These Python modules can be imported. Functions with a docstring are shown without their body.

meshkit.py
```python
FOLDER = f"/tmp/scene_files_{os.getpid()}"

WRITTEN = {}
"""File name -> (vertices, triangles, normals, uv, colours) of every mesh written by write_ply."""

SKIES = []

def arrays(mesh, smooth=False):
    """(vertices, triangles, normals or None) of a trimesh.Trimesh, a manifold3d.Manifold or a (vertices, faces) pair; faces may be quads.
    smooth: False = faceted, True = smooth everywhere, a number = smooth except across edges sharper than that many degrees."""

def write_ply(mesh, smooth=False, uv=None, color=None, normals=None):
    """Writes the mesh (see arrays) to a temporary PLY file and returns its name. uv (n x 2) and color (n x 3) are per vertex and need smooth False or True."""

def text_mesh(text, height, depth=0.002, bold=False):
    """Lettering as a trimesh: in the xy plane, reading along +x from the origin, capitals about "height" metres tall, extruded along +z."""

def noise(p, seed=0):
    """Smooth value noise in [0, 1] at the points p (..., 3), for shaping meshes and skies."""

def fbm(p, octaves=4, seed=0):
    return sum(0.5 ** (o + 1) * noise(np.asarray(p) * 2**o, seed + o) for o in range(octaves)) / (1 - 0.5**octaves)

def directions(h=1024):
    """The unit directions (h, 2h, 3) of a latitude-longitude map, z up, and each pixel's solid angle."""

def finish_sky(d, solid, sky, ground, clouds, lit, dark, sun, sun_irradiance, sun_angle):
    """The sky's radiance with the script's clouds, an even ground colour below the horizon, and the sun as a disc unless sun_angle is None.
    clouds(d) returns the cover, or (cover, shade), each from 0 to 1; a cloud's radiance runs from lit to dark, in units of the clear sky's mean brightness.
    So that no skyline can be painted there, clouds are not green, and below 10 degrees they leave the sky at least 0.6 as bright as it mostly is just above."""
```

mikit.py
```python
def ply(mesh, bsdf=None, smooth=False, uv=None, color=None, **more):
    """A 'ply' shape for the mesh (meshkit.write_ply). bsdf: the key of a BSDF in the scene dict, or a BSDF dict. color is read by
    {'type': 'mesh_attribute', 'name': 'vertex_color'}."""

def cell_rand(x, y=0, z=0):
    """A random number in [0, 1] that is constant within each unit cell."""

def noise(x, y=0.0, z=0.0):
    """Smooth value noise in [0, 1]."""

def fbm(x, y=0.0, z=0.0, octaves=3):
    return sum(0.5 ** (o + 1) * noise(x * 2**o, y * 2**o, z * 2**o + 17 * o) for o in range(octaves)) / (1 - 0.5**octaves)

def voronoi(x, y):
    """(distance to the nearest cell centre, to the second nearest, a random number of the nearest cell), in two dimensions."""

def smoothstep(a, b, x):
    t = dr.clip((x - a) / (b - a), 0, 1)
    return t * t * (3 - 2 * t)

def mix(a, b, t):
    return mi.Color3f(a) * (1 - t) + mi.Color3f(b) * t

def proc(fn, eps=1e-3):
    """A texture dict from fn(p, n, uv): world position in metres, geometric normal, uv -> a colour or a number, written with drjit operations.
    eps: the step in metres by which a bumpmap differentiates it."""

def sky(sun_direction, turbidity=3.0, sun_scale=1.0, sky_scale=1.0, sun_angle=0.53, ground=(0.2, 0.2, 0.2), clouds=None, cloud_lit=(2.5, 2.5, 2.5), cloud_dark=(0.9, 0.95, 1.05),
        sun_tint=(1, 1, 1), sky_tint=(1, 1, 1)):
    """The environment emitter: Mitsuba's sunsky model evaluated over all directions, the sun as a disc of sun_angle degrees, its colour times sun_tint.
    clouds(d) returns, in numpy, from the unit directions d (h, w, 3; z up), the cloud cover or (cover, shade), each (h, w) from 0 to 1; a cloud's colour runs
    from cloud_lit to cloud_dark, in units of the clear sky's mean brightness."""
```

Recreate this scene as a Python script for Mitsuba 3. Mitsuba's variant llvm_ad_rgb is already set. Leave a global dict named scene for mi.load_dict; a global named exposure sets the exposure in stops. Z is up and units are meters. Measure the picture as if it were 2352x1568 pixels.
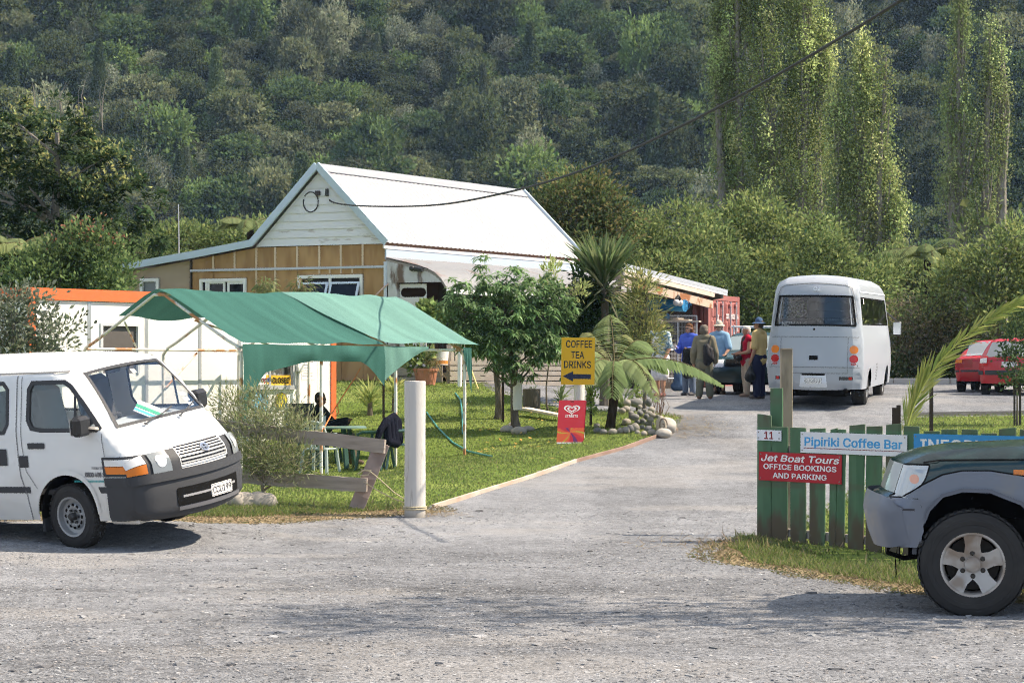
import math
import numpy as np, trimesh, shapely, manifold3d
from shapely.geometry import Polygon, LineString, Point, box as sbox
from shapely.ops import unary_union
from scipy.spatial import Delaunay
import drjit as dr
import mitsuba as mi
import mikit, meshkit
from mikit import proc, noise, fbm, smoothstep, mix

T = mi.ScalarTransform4f
scene, labels = {}, {}
# ---------------------------------------------------------------- camera, sky, exposure
CAM_H = 1.75
scene['camera'] = {'type': 'perspective', 'fov': 2 * math.degrees(math.atan(1176 / 5200)), 'fov_axis': 'x', 'near_clip': 0.3, 'far_clip': 4000.0,
                   'principal_point_offset_y': -80 / 1568,
                   'to_world': T().look_at(origin=[0, 0, CAM_H], target=[0, 10, CAM_H], up=[0, 0, 1])}
SUN = (0.65, 0.03, 0.76)


def cloud_cover(d):
    q = d[..., :2] / np.maximum(d[..., 2:3], .06)
    p = np.concatenate([q * .9 + 4.0, np.zeros_like(q[..., :1])], -1)
    n = meshkit.fbm(p, 5, 3)
    c = np.clip((n - .44) / .16, 0, 1)
    s = SUN / np.linalg.norm(SUN)
    c = c * np.clip((np.arccos(np.clip(d @ s, -1, 1)) - .12) / .25, 0, 1)       # the sun stands in a gap
    return c * .9, np.clip((n - .55) / .25, 0, 1) * .5


scene['sky'] = mikit.sky(SUN, turbidity=3, ground=(0.16, 0.17, 0.13), sun_tint=(0.95, 0.99, 1.07), clouds=cloud_cover, cloud_lit=(2.4, 2.4, 2.4))
exposure = 2.55

# ---------------------------------------------------------------- helpers
F = 5200.0


def at(px, py, Y):
    """A point of the place at distance Y, from where it shows in a 2352 x 1568 view."""
    return np.array([(px - 1176) / F * Y, Y, CAM_H - (py - 864) / F * Y])


def V(*a):
    return np.array(a, float)


def unit(a):
    a = np.asarray(a, float)
    return a / (np.linalg.norm(a, axis=-1, keepdims=True) + 1e-12)


def ss(a, b, x):
    t = np.clip((np.asarray(x, float) - a) / (b - a), 0, 1)
    return t * t * (3 - 2 * t)


def cat(*ms):
    ms = [m for m in (ms[0] if len(ms) == 1 and isinstance(ms[0], list) else ms) if m is not None and len(m[0])]
    vs, fs, n = [], [], 0
    for m in ms:
        vs.append(np.asarray(m[0], float)); fs.append(np.asarray(m[1], int) + n); n += len(m[0])
    return np.vstack(vs), np.vstack(fs)


def xf(m, M):
    M = np.asarray(M, float)
    f = np.asarray(m[1])
    return np.asarray(m[0]) @ M[:3, :3].T + M[:3, 3], f[:, ::-1] if np.linalg.det(M[:3, :3]) < 0 else f


def frame(o, ux, uy, uz):
    M = np.eye(4); M[:3, 0], M[:3, 1], M[:3, 2], M[:3, 3] = ux, uy, uz, o
    return M


def rotz(a):
    c, s = math.cos(a), math.sin(a)
    return np.array([[c, -s, 0, 0], [s, c, 0, 0], [0, 0, 1, 0], [0, 0, 0, 1.0]])


def roty(a):
    c, s = math.cos(a), math.sin(a)
    return np.array([[c, 0, s, 0], [0, 1, 0, 0], [-s, 0, c, 0], [0, 0, 0, 1.0]])


def rotx(a):
    c, s = math.cos(a), math.sin(a)
    return np.array([[1, 0, 0, 0], [0, c, -s, 0], [0, s, c, 0], [0, 0, 0, 1.0]])


def trans(p):
    M = np.eye(4); M[:3, 3] = p
    return M


def tri(q):
    q = np.asarray(q)
    return np.vstack([q[:, [0, 1, 2]], q[:, [0, 2, 3]]])


def box(c, s, ch=0.0):
    """Box with centre c and size s, its edges chamfered by ch."""
    h = np.asarray(s, float) / 2
    if ch <= 0:
        v = np.array([[x, y, z] for x in (-1, 1) for y in (-1, 1) for z in (-1, 1)]) * h
        return v + c, np.array([[0, 1, 3], [0, 3, 2], [4, 6, 7], [4, 7, 5], [0, 4, 5], [0, 5, 1], [2, 3, 7], [2, 7, 6], [0, 2, 6], [0, 6, 4], [1, 5, 7], [1, 7, 3]])
    ch = min(ch, h.min() * .9)
    pts = []
    for sx in (-1, 1):
        for sy in (-1, 1):
            for sz in (-1, 1):
                g = np.array([sx, sy, sz])
                for k in range(3):
                    q = h - ch; q[k] = h[k]
                    pts.append(g * q)
    m = trimesh.convex.convex_hull(np.array(pts))
    return np.array(m.vertices) + c, np.array(m.faces)


def beam(p0, p1, w, h, up=(0, 0, 1), ch=0.0, ext=0.0):
    """A bar from p0 to p1: w wide sideways, h high along up."""
    p0, p1 = np.asarray(p0, float), np.asarray(p1, float)
    d = p1 - p0; L = np.linalg.norm(d); d = d / L
    s = unit(np.cross(up, d)); u = np.cross(d, s)
    return xf(box((0, 0, 0), (L + 2 * ext, w, h), ch), frame((p0 + p1) / 2, d, s, u))


def tube(pts, r, sides=8, cap=True):
    p = np.asarray(pts, float)
    r = np.broadcast_to(r, (len(p),)).astype(float)
    t = unit(np.gradient(p, axis=0))
    a = np.zeros_like(p)
    a0 = np.cross(t[0], V(0, 0, 1) if abs(t[0][2]) < .9 else V(1, 0, 0))
    for i in range(len(p)):
        a0 = a0 - t[i] * (a0 @ t[i]); a0 = a0 / np.linalg.norm(a0); a[i] = a0
    b = np.cross(t, a)
    g = np.arange(sides) * 2 * np.pi / sides
    v = p[:, None] + r[:, None, None] * (np.cos(g)[None, :, None] * a[:, None] + np.sin(g)[None, :, None] * b[:, None])
    n = len(p)
    i, j = np.meshgrid(np.arange(n - 1), np.arange(sides), indexing='ij')
    q = np.stack([i * sides + j, i * sides + (j + 1) % sides, (i + 1) * sides + (j + 1) % sides, (i + 1) * sides + j], -1).reshape(-1, 4)
    v = v.reshape(-1, 3); f = tri(q)
    if cap:
        k = np.arange(sides)
        v = np.vstack([v, p[:1], p[-1:]])
        f = np.vstack([f, np.stack([np.full(sides, n * sides), (k + 1) % sides, k], 1), np.stack([np.full(sides, n * sides + 1), (n - 1) * sides + k, (n - 1) * sides + (k + 1) % sides], 1)])
    return v, f


def lathe(prof, n=24, axis='z'):
    """Profile of (radius, height) turned about an axis."""
    prof = np.asarray(prof, float)
    g = np.arange(n) * 2 * np.pi / n
    v = np.stack([prof[:, None, 0] * np.cos(g), prof[:, None, 0] * np.sin(g), np.broadcast_to(prof[:, None, 1], (len(prof), n))], -1).reshape(-1, 3)
    i, j = np.meshgrid(np.arange(len(prof) - 1), np.arange(n), indexing='ij')
    f = tri(np.stack([i * n + j, i * n + (j + 1) % n, (i + 1) * n + (j + 1) % n, (i + 1) * n + j], -1).reshape(-1, 4))
    if axis == 'y':
        v = v[:, [0, 2, 1]]; f = f[:, ::-1]
    if axis == 'x':
        v = v[:, [2, 0, 1]]
    return v, f


def fill2(poly, h):
    """Evenly triangulated 2-D polygon (holes allowed): points n x 2 and triangles."""
    out = []
    for g in getattr(poly, 'geoms', [poly]):
        if g.area < 1e-9:
            continue
        g = g.segmentize(h)
        b = np.vstack([np.array(r.coords)[:-1] for r in [g.exterior, *g.interiors]])
        x0, y0, x1, y1 = g.bounds
        xs, ys = np.meshgrid(np.arange(x0 + h / 2, x1, h), np.arange(y0 + h / 2, y1, h * .87))
        xs = xs + (np.arange(len(xs)) % 2)[:, None] * h / 2
        q = np.stack([xs.ravel(), ys.ravel()], 1)
        if len(q):
            pts = shapely.points(q)
            q = q[shapely.contains(g, pts) & (shapely.distance(g.boundary, pts) > .45 * h)]
        p = np.vstack([b, q])
        p = p + np.random.default_rng(1).normal(0, 1e-7, p.shape)
        t = Delaunay(p).simplices
        c = p[t].mean(1)
        e1, e2 = p[t][:, 1] - p[t][:, 0], p[t][:, 2] - p[t][:, 0]
        e = e1[:, 0] * e2[:, 1] - e1[:, 1] * e2[:, 0]
        t = np.where(e[:, None] < 0, t[:, ::-1], t)
        keep = shapely.contains(g.buffer(1e-6), shapely.points(c)) & (np.abs(e) > 2e-3 * h * h)
        out.append((np.c_[p, np.zeros(len(p))], t[keep]))
    if not out:
        return np.zeros((0, 2)), np.zeros((0, 3), int)
    v, f = cat(out)
    return v[:, :2], f


def prism(poly, depth):
    """2-D polygon raised along +z by depth."""
    ms = [trimesh.creation.extrude_polygon(g, depth, engine='earcut') for g in getattr(poly, 'geoms', [poly])]
    return cat([(np.array(m.vertices), np.array(m.faces)) for m in ms])


def plate(o, ux, uy, w, h, t, r=0.0, ch=0.0):
    """A sheet of w x h, its middle at o, front along ux x uy."""
    ux, uy = unit(ux), unit(uy)
    p = sbox(-w / 2 + r, -h / 2 + r, w / 2 - r, h / 2 - r)
    if r > 0:
        p = p.buffer(r, 4)
    return xf(prism(p, t), frame(np.asarray(o) - np.cross(ux, uy) * t, ux, uy, np.cross(ux, uy)))


def text(s, h, o, ux, uy, depth=.003, bold=False, centre=True, width=None, slant=0.0, stretch=None):
    """Lettering in capitals of height h whose middle (or left end) is at o."""
    m = meshkit.text_mesh(s, h, depth, bold)
    v = np.array(m.vertices)
    if stretch:
        v[:, 0] *= stretch
    if width:
        v[:, 0] *= width / (v[:, 0].max() - v[:, 0].min())
    v[:, 0] += slant * v[:, 1]
    if centre:
        v[:, 0] -= (v[:, 0].max() + v[:, 0].min()) / 2
        v[:, 1] -= h / 2
    ux, uy = unit(ux), unit(uy)
    return xf((v, np.array(m.faces)), frame(o, ux, uy, np.cross(ux, uy)))


def blob(r=1.0, sub=2, seed=0, amp=.15, scale=(1, 1, 1), freq=1.6):
    m = trimesh.creation.icosphere(sub, 1.0)
    v = np.array(m.vertices)
    v = v * (1 + amp * 2 * (meshkit.fbm(v * freq + 7.3 * seed + 50, 3, seed) - .5))[:, None]
    return v * np.asarray(scale) * r, np.array(m.faces)


def hull(*sph):
    """Convex hull of balls (x, y, z, r)."""
    return manifold3d.Manifold.batch_hull([manifold3d.Manifold.sphere(s[3], 20).translate(list(map(float, s[:3]))) for s in sph])


def flesh(chains, length=.03, taubin=8, cut=None):
    """Union of hulls of neighbouring balls along each chain, smoothed."""
    parts = []
    for c in chains:
        for a, b in zip(c[:-1], c[1:]):
            parts.append(hull(a, b))
        if len(c) == 1:
            parts.append(hull(c[0]))
    m = manifold3d.Manifold.batch_boolean(parts, manifold3d.OpType.Add)
    m = m.refine_to_length(length).to_mesh()
    t = trimesh.Trimesh(m.vert_properties[:, :3], m.tri_verts, process=False)
    t.merge_vertices(digits_vertex=5)
    if taubin:
        trimesh.smoothing.filter_taubin(t, iterations=taubin)
    return np.array(t.vertices), np.array(t.faces)


_used = set()


def uniq(k):
    if k not in _used:
        _used.add(k); return k
    i = 1
    while f'{k}_{i:03d}' in _used:
        i += 1
    _used.add(f'{k}_{i:03d}')
    return f'{k}_{i:03d}'


def thing(name, label, cat_, group=None):
    k = uniq(name)
    labels[k] = {'label': label, 'category': cat_}
    if group:
        labels[k]['group'] = group
    return k


def put(parent, name, mesh, m, smooth=35, color=None, label=None, kind=None, M=None):
    k = uniq(parent + '__' + name)
    if M is not None:
        mesh = xf(mesh, M)
    scene[k] = mikit.ply(mesh, m, True if (color is not None and smooth) else smooth, color=color)
    if label or kind:
        labels[k] = {**({'label': label} if label else {}), **({'kind': kind} if kind else {})}
    return k


def single(name, mesh, m, label, cat_, group=None, smooth=35, color=None, kind=None, M=None):
    k = thing(name, label, cat_, group)
    if kind:
        labels[k]['kind'] = kind
    if M is not None:
        mesh = xf(mesh, M)
    scene[k] = mikit.ply(mesh, m, True if (color is not None and smooth) else smooth, color=color)
    return k


def ground_part(name, mesh, m, smooth=True):
    scene[name] = mikit.ply(mesh, m, smooth)
    _used.add(name)
    labels[name] = {'kind': 'structure'}


# ---------------------------------------------------------------- materials
def rgb(c):
    return {'type': 'rgb', 'value': list(map(float, c))}


_pm = {}


def P(c, rough=.5, spec=.4, metal=0.0, coat=0.0):
    """A plain material; alike ones are shared."""
    k = (tuple(np.round(c, 4)), rough, spec, metal, coat)
    if k not in _pm:
        _pm[k] = f'mat_{len(_pm):03d}'
        d = {'type': 'principled', 'base_color': rgb(c), 'roughness': rough, 'metallic': metal, 'specular': spec}
        if coat:
            d |= {'clearcoat': coat, 'clearcoat_gloss': .95}
        scene[_pm[k]] = {'type': 'twosided', 'bsdf': d}
    return _pm[k]


def PM(name, fn, rough=.7, spec=.3, metal=0.0, bump=None, bscale=.01, eps=2e-3, coat=0.0):
    """A patterned material from fn(p, n, uv)."""
    d = {'type': 'principled', 'base_color': proc(fn), 'roughness': rough if not callable(rough) else proc(rough), 'metallic': metal, 'specular': spec}
    if coat:
        d |= {'clearcoat': coat, 'clearcoat_gloss': .9}
    if bump is not None:
        d = {'type': 'bumpmap', 'arbitrary': proc(bump, eps), 'scale': bscale, 'bsdf': d}
    scene['m_' + name] = {'type': 'twosided', 'bsdf': d}
    return 'm_' + name


vc = {'type': 'mesh_attribute', 'name': 'vertex_color'}
vcl = {'type': 'mesh_attribute', 'name': 'vertex_color', 'scale': 1.5}
scene['leafy'] = {'type': 'principledthin', 'base_color': vcl, 'roughness': .25, 'spec_trans': 0.0, 'diff_trans': .9, 'eta': 1.45}
scene['leafy_matt'] = {'type': 'principledthin', 'base_color': vc, 'roughness': .65, 'spec_trans': 0.0, 'diff_trans': .9, 'eta': 1.35}
scene['far_leafy'] = {'type': 'principledthin', 'base_color': vc, 'roughness': .7, 'spec_trans': 0.0, 'diff_trans': .8, 'eta': 1.3}
scene['stony'] = {'type': 'twosided', 'bsdf': {'type': 'principled', 'base_color': vc, 'roughness': .8, 'specular': .25}}
scene['pane'] = {'type': 'thindielectric', 'int_ior': 1.5}
scene['tinted_pane'] = {'type': 'thindielectric', 'int_ior': 1.5, 'specular_transmittance': rgb((.28, .3, .3))}
# ---------------------------------------------------------------- the lie of the land
def edge_x(y):
    """Where the lawn's timber edging runs along the drive."""
    return np.interp(y, [20, 28.8, 31.5, 35, 39, 43, 46, 50, 60], [-1.6, -1.03, -.35, .55, 1.75, 3.15, 3.6, 3.8, 4.2])


def right_x(y):
    """Where the grass right of the drive begins."""
    return np.interp(y, [18, 24, 28, 36, 45.8], [2.0, 2.75, 3.7, 6.0, 7.9])


def G(x, y):
    x, y = np.asarray(x, float), np.asarray(y, float)
    zd = np.interp(y, [0, 26, 30, 34, 40, 47.3, 50, 53, 58, 64, 90, 140, 300], [0, 0, .1, .24, .5, 1.05, 1.24, 1.32, 1.38, 1.5, 2.2, 3.5, 8])
    zl = np.interp(y, [0, 22.7, 24.5, 28, 32, 38, 41, 44, 47, 49.5, 52, 56, 64, 90, 140, 300], [0, 0, .11, .12, .1, .1, .28, .68, 1.05, 1.36, 1.58, 1.66, 1.7, 2.2, 3.5, 8])
    t = ss(-4.2, -.3, x - edge_x(y))
    z = zl * (1 - t) + zd * t
    z = z - .13 * np.exp(-((x - 3.6) / 1.1) ** 2 - ((y - 21.9) / 1.0) ** 2)
    z = z + .05 * (meshkit.noise(np.stack([x * .35, y * .35, x * 0], -1), 3) - .5) * ss(10, 14, y)
    z = z + .13 * np.exp(-((x + 3.7) / 1.1) ** 2 - ((y - 24.6) / .8) ** 2)
    # the hill behind the valley
    D = y + .12 * np.abs(x) - 14 * (meshkit.noise(np.stack([x / 60 + 3, y / 60, x * 0], -1), 5) - .5)
    k = np.clip(D - 296, 0, None)
    z = z + .56 * k * k / (k + 18) + (ss(300, 330, D)) * 7 * (meshkit.fbm(np.stack([x / 26, y / 26, x * 0], -1), 3, 8) - .5)
    return z


def on(x, y, dz=0.0):
    return np.array([x, y, float(G(x, y)) + dz])


def gp(px, py, y0=15.0, y1=75.0):
    """The point of the ground that shows at (px, py)."""
    Y = np.linspace(y0, y1, 3000)
    s = 864 + (CAM_H - G((px - 1176) / F * Y, Y)) / Y * F
    i = int(np.argmax(s <= py)) if (s <= py).any() else int(np.argmin(s))
    return on((px - 1176) / F * Y[i], Y[i])


def foot(px, Y, dz=0.0):
    x = (px - 1176) / F * Y
    return on(x, Y, dz)


def sheet(xs, ys):
    X, Y = np.meshgrid(xs, ys)
    v = np.stack([X, Y, G(X, Y)], -1).reshape(-1, 3)
    nx = len(xs)
    i, j = np.meshgrid(np.arange(len(ys) - 1), np.arange(nx - 1), indexing='ij')
    return v, tri(np.stack([i * nx + j, i * nx + j + 1, (i + 1) * nx + j + 1, (i + 1) * nx + j], -1).reshape(-1, 4))


def lump(lo, hi, n, p=2.0):
    t = np.linspace(-1, 1, n)
    return (lo + hi) / 2 + (hi - lo) / 2 * np.sign(t) * np.abs(t) ** p


def gravel_col(p, n, uv):
    x, y = p.x, p.y
    big = fbm(x * .35 + 3, y * .35, 0.0, 3)
    mid = fbm(x * 2.3, y * 1.6, 2.0, 3)
    v1, v2, r1 = mikit.voronoi(x * 42, y * 42)
    _, _, r2 = mikit.voronoi(x * 13 + 5, y * 13)
    fine = noise(x * 120, y * 120)
    trk = fbm(x * .16 + 5, y * 1.3, 5.0, 3) * smoothstep(26., 21., y) + fbm(x * 1.5 + 2, y * .16, 8.0, 3) * smoothstep(21., 26., y)
    k = .18 + .10 * (trk - .5) + .09 * (big - .5) + .07 * (mid - .5) + .085 * (r1 - .5) * smoothstep(.75, .2, v1) + .06 * (r2 - .5) + .07 * (fine - .5)
    c = mi.Color3f(k * .955, k * .98, k * 1.035)
    dust = smoothstep(.53, .72, fbm(x * .5 + 31, y * .9 + 7, 1.0, 4))
    c = mix(c, mi.Color3f(.33, .31, .285), dust * .25)
    return dr.maximum(c, .03)


def gravel_bump(p, n, uv):
    d, d2, r = mikit.voronoi(p.x * 30, p.y * 30)
    return smoothstep(.6, .0, d) * (.4 + r) + .6 * noise(p.x * 9, p.y * 9) + .3 * noise(p.x * 80, p.y * 80)


PM('gravel_ground', gravel_col, .95, .1, bump=gravel_bump, bscale=.008, eps=3e-3)


def earth_col(p, n, uv):
    k = fbm(p.x * .3, p.y * .3, p.z * .3, 4)
    return mix(mi.Color3f(.035, .045, .022), mi.Color3f(.085, .085, .045), k)


PM('bush_floor', earth_col, .95, .1)


def lawn_col(p, n, uv):
    k = fbm(p.x * 1.1, p.y * .8, 0.0, 4)
    f = noise(p.x * 26, p.y * 26)
    c = mix(mi.Color3f(.135, .195, .042), mi.Color3f(.24, .29, .08), smoothstep(.3, .75, k * .75 + f * .25))
    return c


def straw_col(p, n, uv):
    k = fbm(p.x * 2.2, p.y * 1.6, 0.0, 4)
    f = noise(p.x * 40, p.y * 40)
    return mix(mi.Color3f(.17, .125, .075), mi.Color3f(.31, .25, .15), smoothstep(.3, .75, k * .6 + f * .4))


PM('lawn_base', lawn_col, .95, .1, bump=lambda p, n, uv: noise(p.x * 40, p.y * 40) + noise(p.x * 90, p.y * 90), bscale=.02)
PM('straw_base', straw_col, .95, .1, bump=lambda p, n, uv: noise(p.x * 60, p.y * 60), bscale=.01)

near = sheet(np.linspace(-14, 16, 151), np.linspace(9, 66, 286))
ground_part('gravel_ground', near, 'm_gravel_ground')
ground_part('rough_ground', cat(sheet(np.r_[np.linspace(-120, -14, 40), np.linspace(-13, 15, 3), np.linspace(16, 120, 40)], np.linspace(65.98, 282, 60)),
                                 sheet(np.linspace(-120, -14, 40), np.linspace(-60, 66, 50)), sheet(np.linspace(16, 120, 40), np.linspace(-60, 66, 50)),
                                 sheet(np.linspace(-14, 16, 20), np.linspace(-60, 9, 30))), 'm_bush_floor')
ground_part('hill', sheet(np.linspace(-260, 260, 131), np.linspace(281.9, 620, 130)), 'm_bush_floor')
# the ground of the road side out of view to the left and right of the yard is gravel too
LAWN = Polygon([(-13.9, 26.2), (-6.5, 26.6), (-3.3, 26.9), (-2.0, 27.7)] + [(float(edge_x(y)) - .06, y) for y in np.arange(28.8, 46.1, .8)] + [(3.0, 46.6), (1.0, 47.4), (-.3, 50.0), (-.6, 52.4), (-13.9, 58)])
RIGHT = Polygon([(float(right_x(y)), y) for y in np.arange(24.2, 45.9, .8)] + [(15.9, 46.6), (15.9, 18.2), (4.0, 18.7), (2.8, 20.6), (2.3, 22.0), (2.35, 23.4), (2.75, 24.2)])
VERGE0 = Polygon([(-9, 25.4), (-6.0, 25.6), (-4.2, 25.9), (-2.8, 26.5), (-1.6, 27.5), (-.75, 28.4), (-1.02, 28.85), (-2.4, 28.2), (-4, 27.4), (-13, 26.9), (-13, 25.4)])
VERGE_R0 = Polygon([(2.6, 24.3), (2.15, 23.2), (1.9, 22.3), (1.9, 21.6), (2.15, 20.9), (2.45, 20.1), (2.8, 19.1), (3.25, 18.0), (3.8, 17.3), (4.4, 17.2), (4.4, 18.9), (3.1, 21), (2.7, 23.3)])


def ragged(poly, amp, seed, f=1.7):
    c = np.array(poly.segmentize(.12).exterior.coords)[:-1]
    q = np.c_[c * f, c[:, 0] * 0]
    d = np.stack([meshkit.fbm(q + 9.1, 3, seed), meshkit.fbm(q + 31.7, 3, seed + 1)], 1) - .5
    return Polygon(c + 2 * amp * d).buffer(0)


def laid(poly, h, lift):
    p, t = fill2(poly, h)
    d = shapely.distance(poly.boundary, shapely.points(p))
    return np.c_[p, G(p[:, 0], p[:, 1]) - .012 + (lift + .012) * np.clip(d / .08, 0, 1)], t


VERGE, VERGE_R = ragged(VERGE0, .22, 2), ragged(VERGE_R0, .2, 4)
ground_part('lawn', laid(LAWN, .2, .008), 'm_lawn_base')
ground_part('right_lawn', laid(RIGHT, .2, .008), 'm_lawn_base')
ground_part('dry_verge', laid(VERGE, .2, .012), 'm_straw_base')
ground_part('dry_verge_right', laid(VERGE_R, .2, .012), 'm_straw_base')


# ---------------------------------------------------------------- leaves
def leaves(B, D, N, L, W, C, bend=0.0, seg=1, taper=.5):
    """Leaf blades: base B, direction D, face normal N, length L, width W, colour C, drooping by bend."""
    n = len(B)
    D = unit(D); S = unit(np.cross(D, N)); U = np.cross(S, D)
    L = np.broadcast_to(L, (n,))[:, None]; W = np.broadcast_to(W, (n,))[:, None]; bend = np.broadcast_to(bend, (n,))[:, None]
    C = np.broadcast_to(C, (n, 3))
    C = C * .82 + .18 * (C @ np.array([.3, .55, .15]))[:, None]
    dn = V(0, 0, -1)
    if seg == 1:
        m = B + D * L * taper + dn * bend * L * .25
        v = np.stack([B, m + S * W / 2 + U * W * .12, B + D * L + dn * bend * L, m - S * W / 2 + U * W * .12], 1)
        f = np.array([[0, 1, 2], [0, 2, 3]])
    else:
        m1 = B + D * L * .35 + dn * bend * L * .12
        m2 = B + D * L * .7 + dn * bend * L * .5
        v = np.stack([B, m1 + S * W / 2, m2 + S * W * .38, B + D * L * .97 + dn * bend * L, m2 - S * W * .38, m1 - S * W / 2], 1)
        f = np.array([[0, 1, 5], [1, 2, 5], [2, 4, 5], [2, 3, 4]])
    k = v.shape[1]
    F_ = (f[None] + (np.arange(n) * k)[:, None, None]).reshape(-1, 3)
    return v.reshape(-1, 3), F_, np.repeat(C, k, 0)


def catc(*ls):
    v, f = cat([(l[0], l[1]) for l in ls])
    return v, f, np.vstack([l[2] for l in ls])


def rdir(r, n, up=0.0):
    d = r.normal(size=(n, 3)); d[:, 2] += up
    return unit(d)


def tint(r, n, base, var=.25, hue=.12):
    c = np.asarray(base, float)
    k = np.exp(r.normal(0, var, (n, 1)))
    h = 1 + r.normal(0, hue, (n, 1)) * np.array([[1.0, .15, -.3]])
    return np.clip(c * k * h, .004, .85)


def pick(r, n, cols, p=None):
    cols = np.asarray(cols, float)
    return cols[r.choice(len(cols), n, p=p)]


def crown(r, C, R, clumps, per, size, L, W, cols, shell=.55, up=.3, droop=.0, seg=1, bend=.0, p=None, var=.2, squash=1.0, tuft=False, nr=.42):
    """A crown of leaf clumps spread through an uneven ellipsoid."""
    d = rdir(r, clumps, .15)
    rad = (shell + (1 - shell) * r.random(clumps) ** .6) * (1 + .5 * (meshkit.noise(d * 2.2 + r.random(3) * 9, 2) - .5))
    cc = np.asarray(C) + d * rad[:, None] * np.asarray(R)
    n = clumps * per
    off = r.normal(size=(n, 3)) * size * np.array([1, 1, .75 * squash])
    B = np.repeat(cc, per, 0) + off
    out = np.repeat(d, per, 0)
    D = unit(unit(off) * .8 + out * .5 + r.normal(size=(n, 3)) * .45 + V(0, 0, up - droop))
    N = unit(r.normal(size=(n, 3)) * nr + V(0, 0, .45) + out * .4 + unit(off) * .85)
    if tuft:        # rosettes of leaves at the shoot tips
        B = np.repeat(cc, per, 0) + off * .28
        az = r.random(n) * 2 * np.pi; el = r.uniform(-.35, 1.0, n)
        D = unit(np.stack([np.cos(az) * np.cos(el), np.sin(az) * np.cos(el), np.sin(el)], 1) + out * .25)
        N = np.cross(np.cross(D, V(0, 0, 1)), D) + r.normal(0, .25, (n, 3))
    ck = np.exp(r.normal(0, .26, clumps))
    col = tint(r, n, 1.0, var) * pick(r, n, cols, p) * np.repeat(ck, per)[:, None]
    return leaves(B, D, N, L * np.exp(r.normal(0, .2, n)), W * np.exp(r.normal(0, .2, n)), np.clip(col, .004, .8), bend, seg), cc


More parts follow.
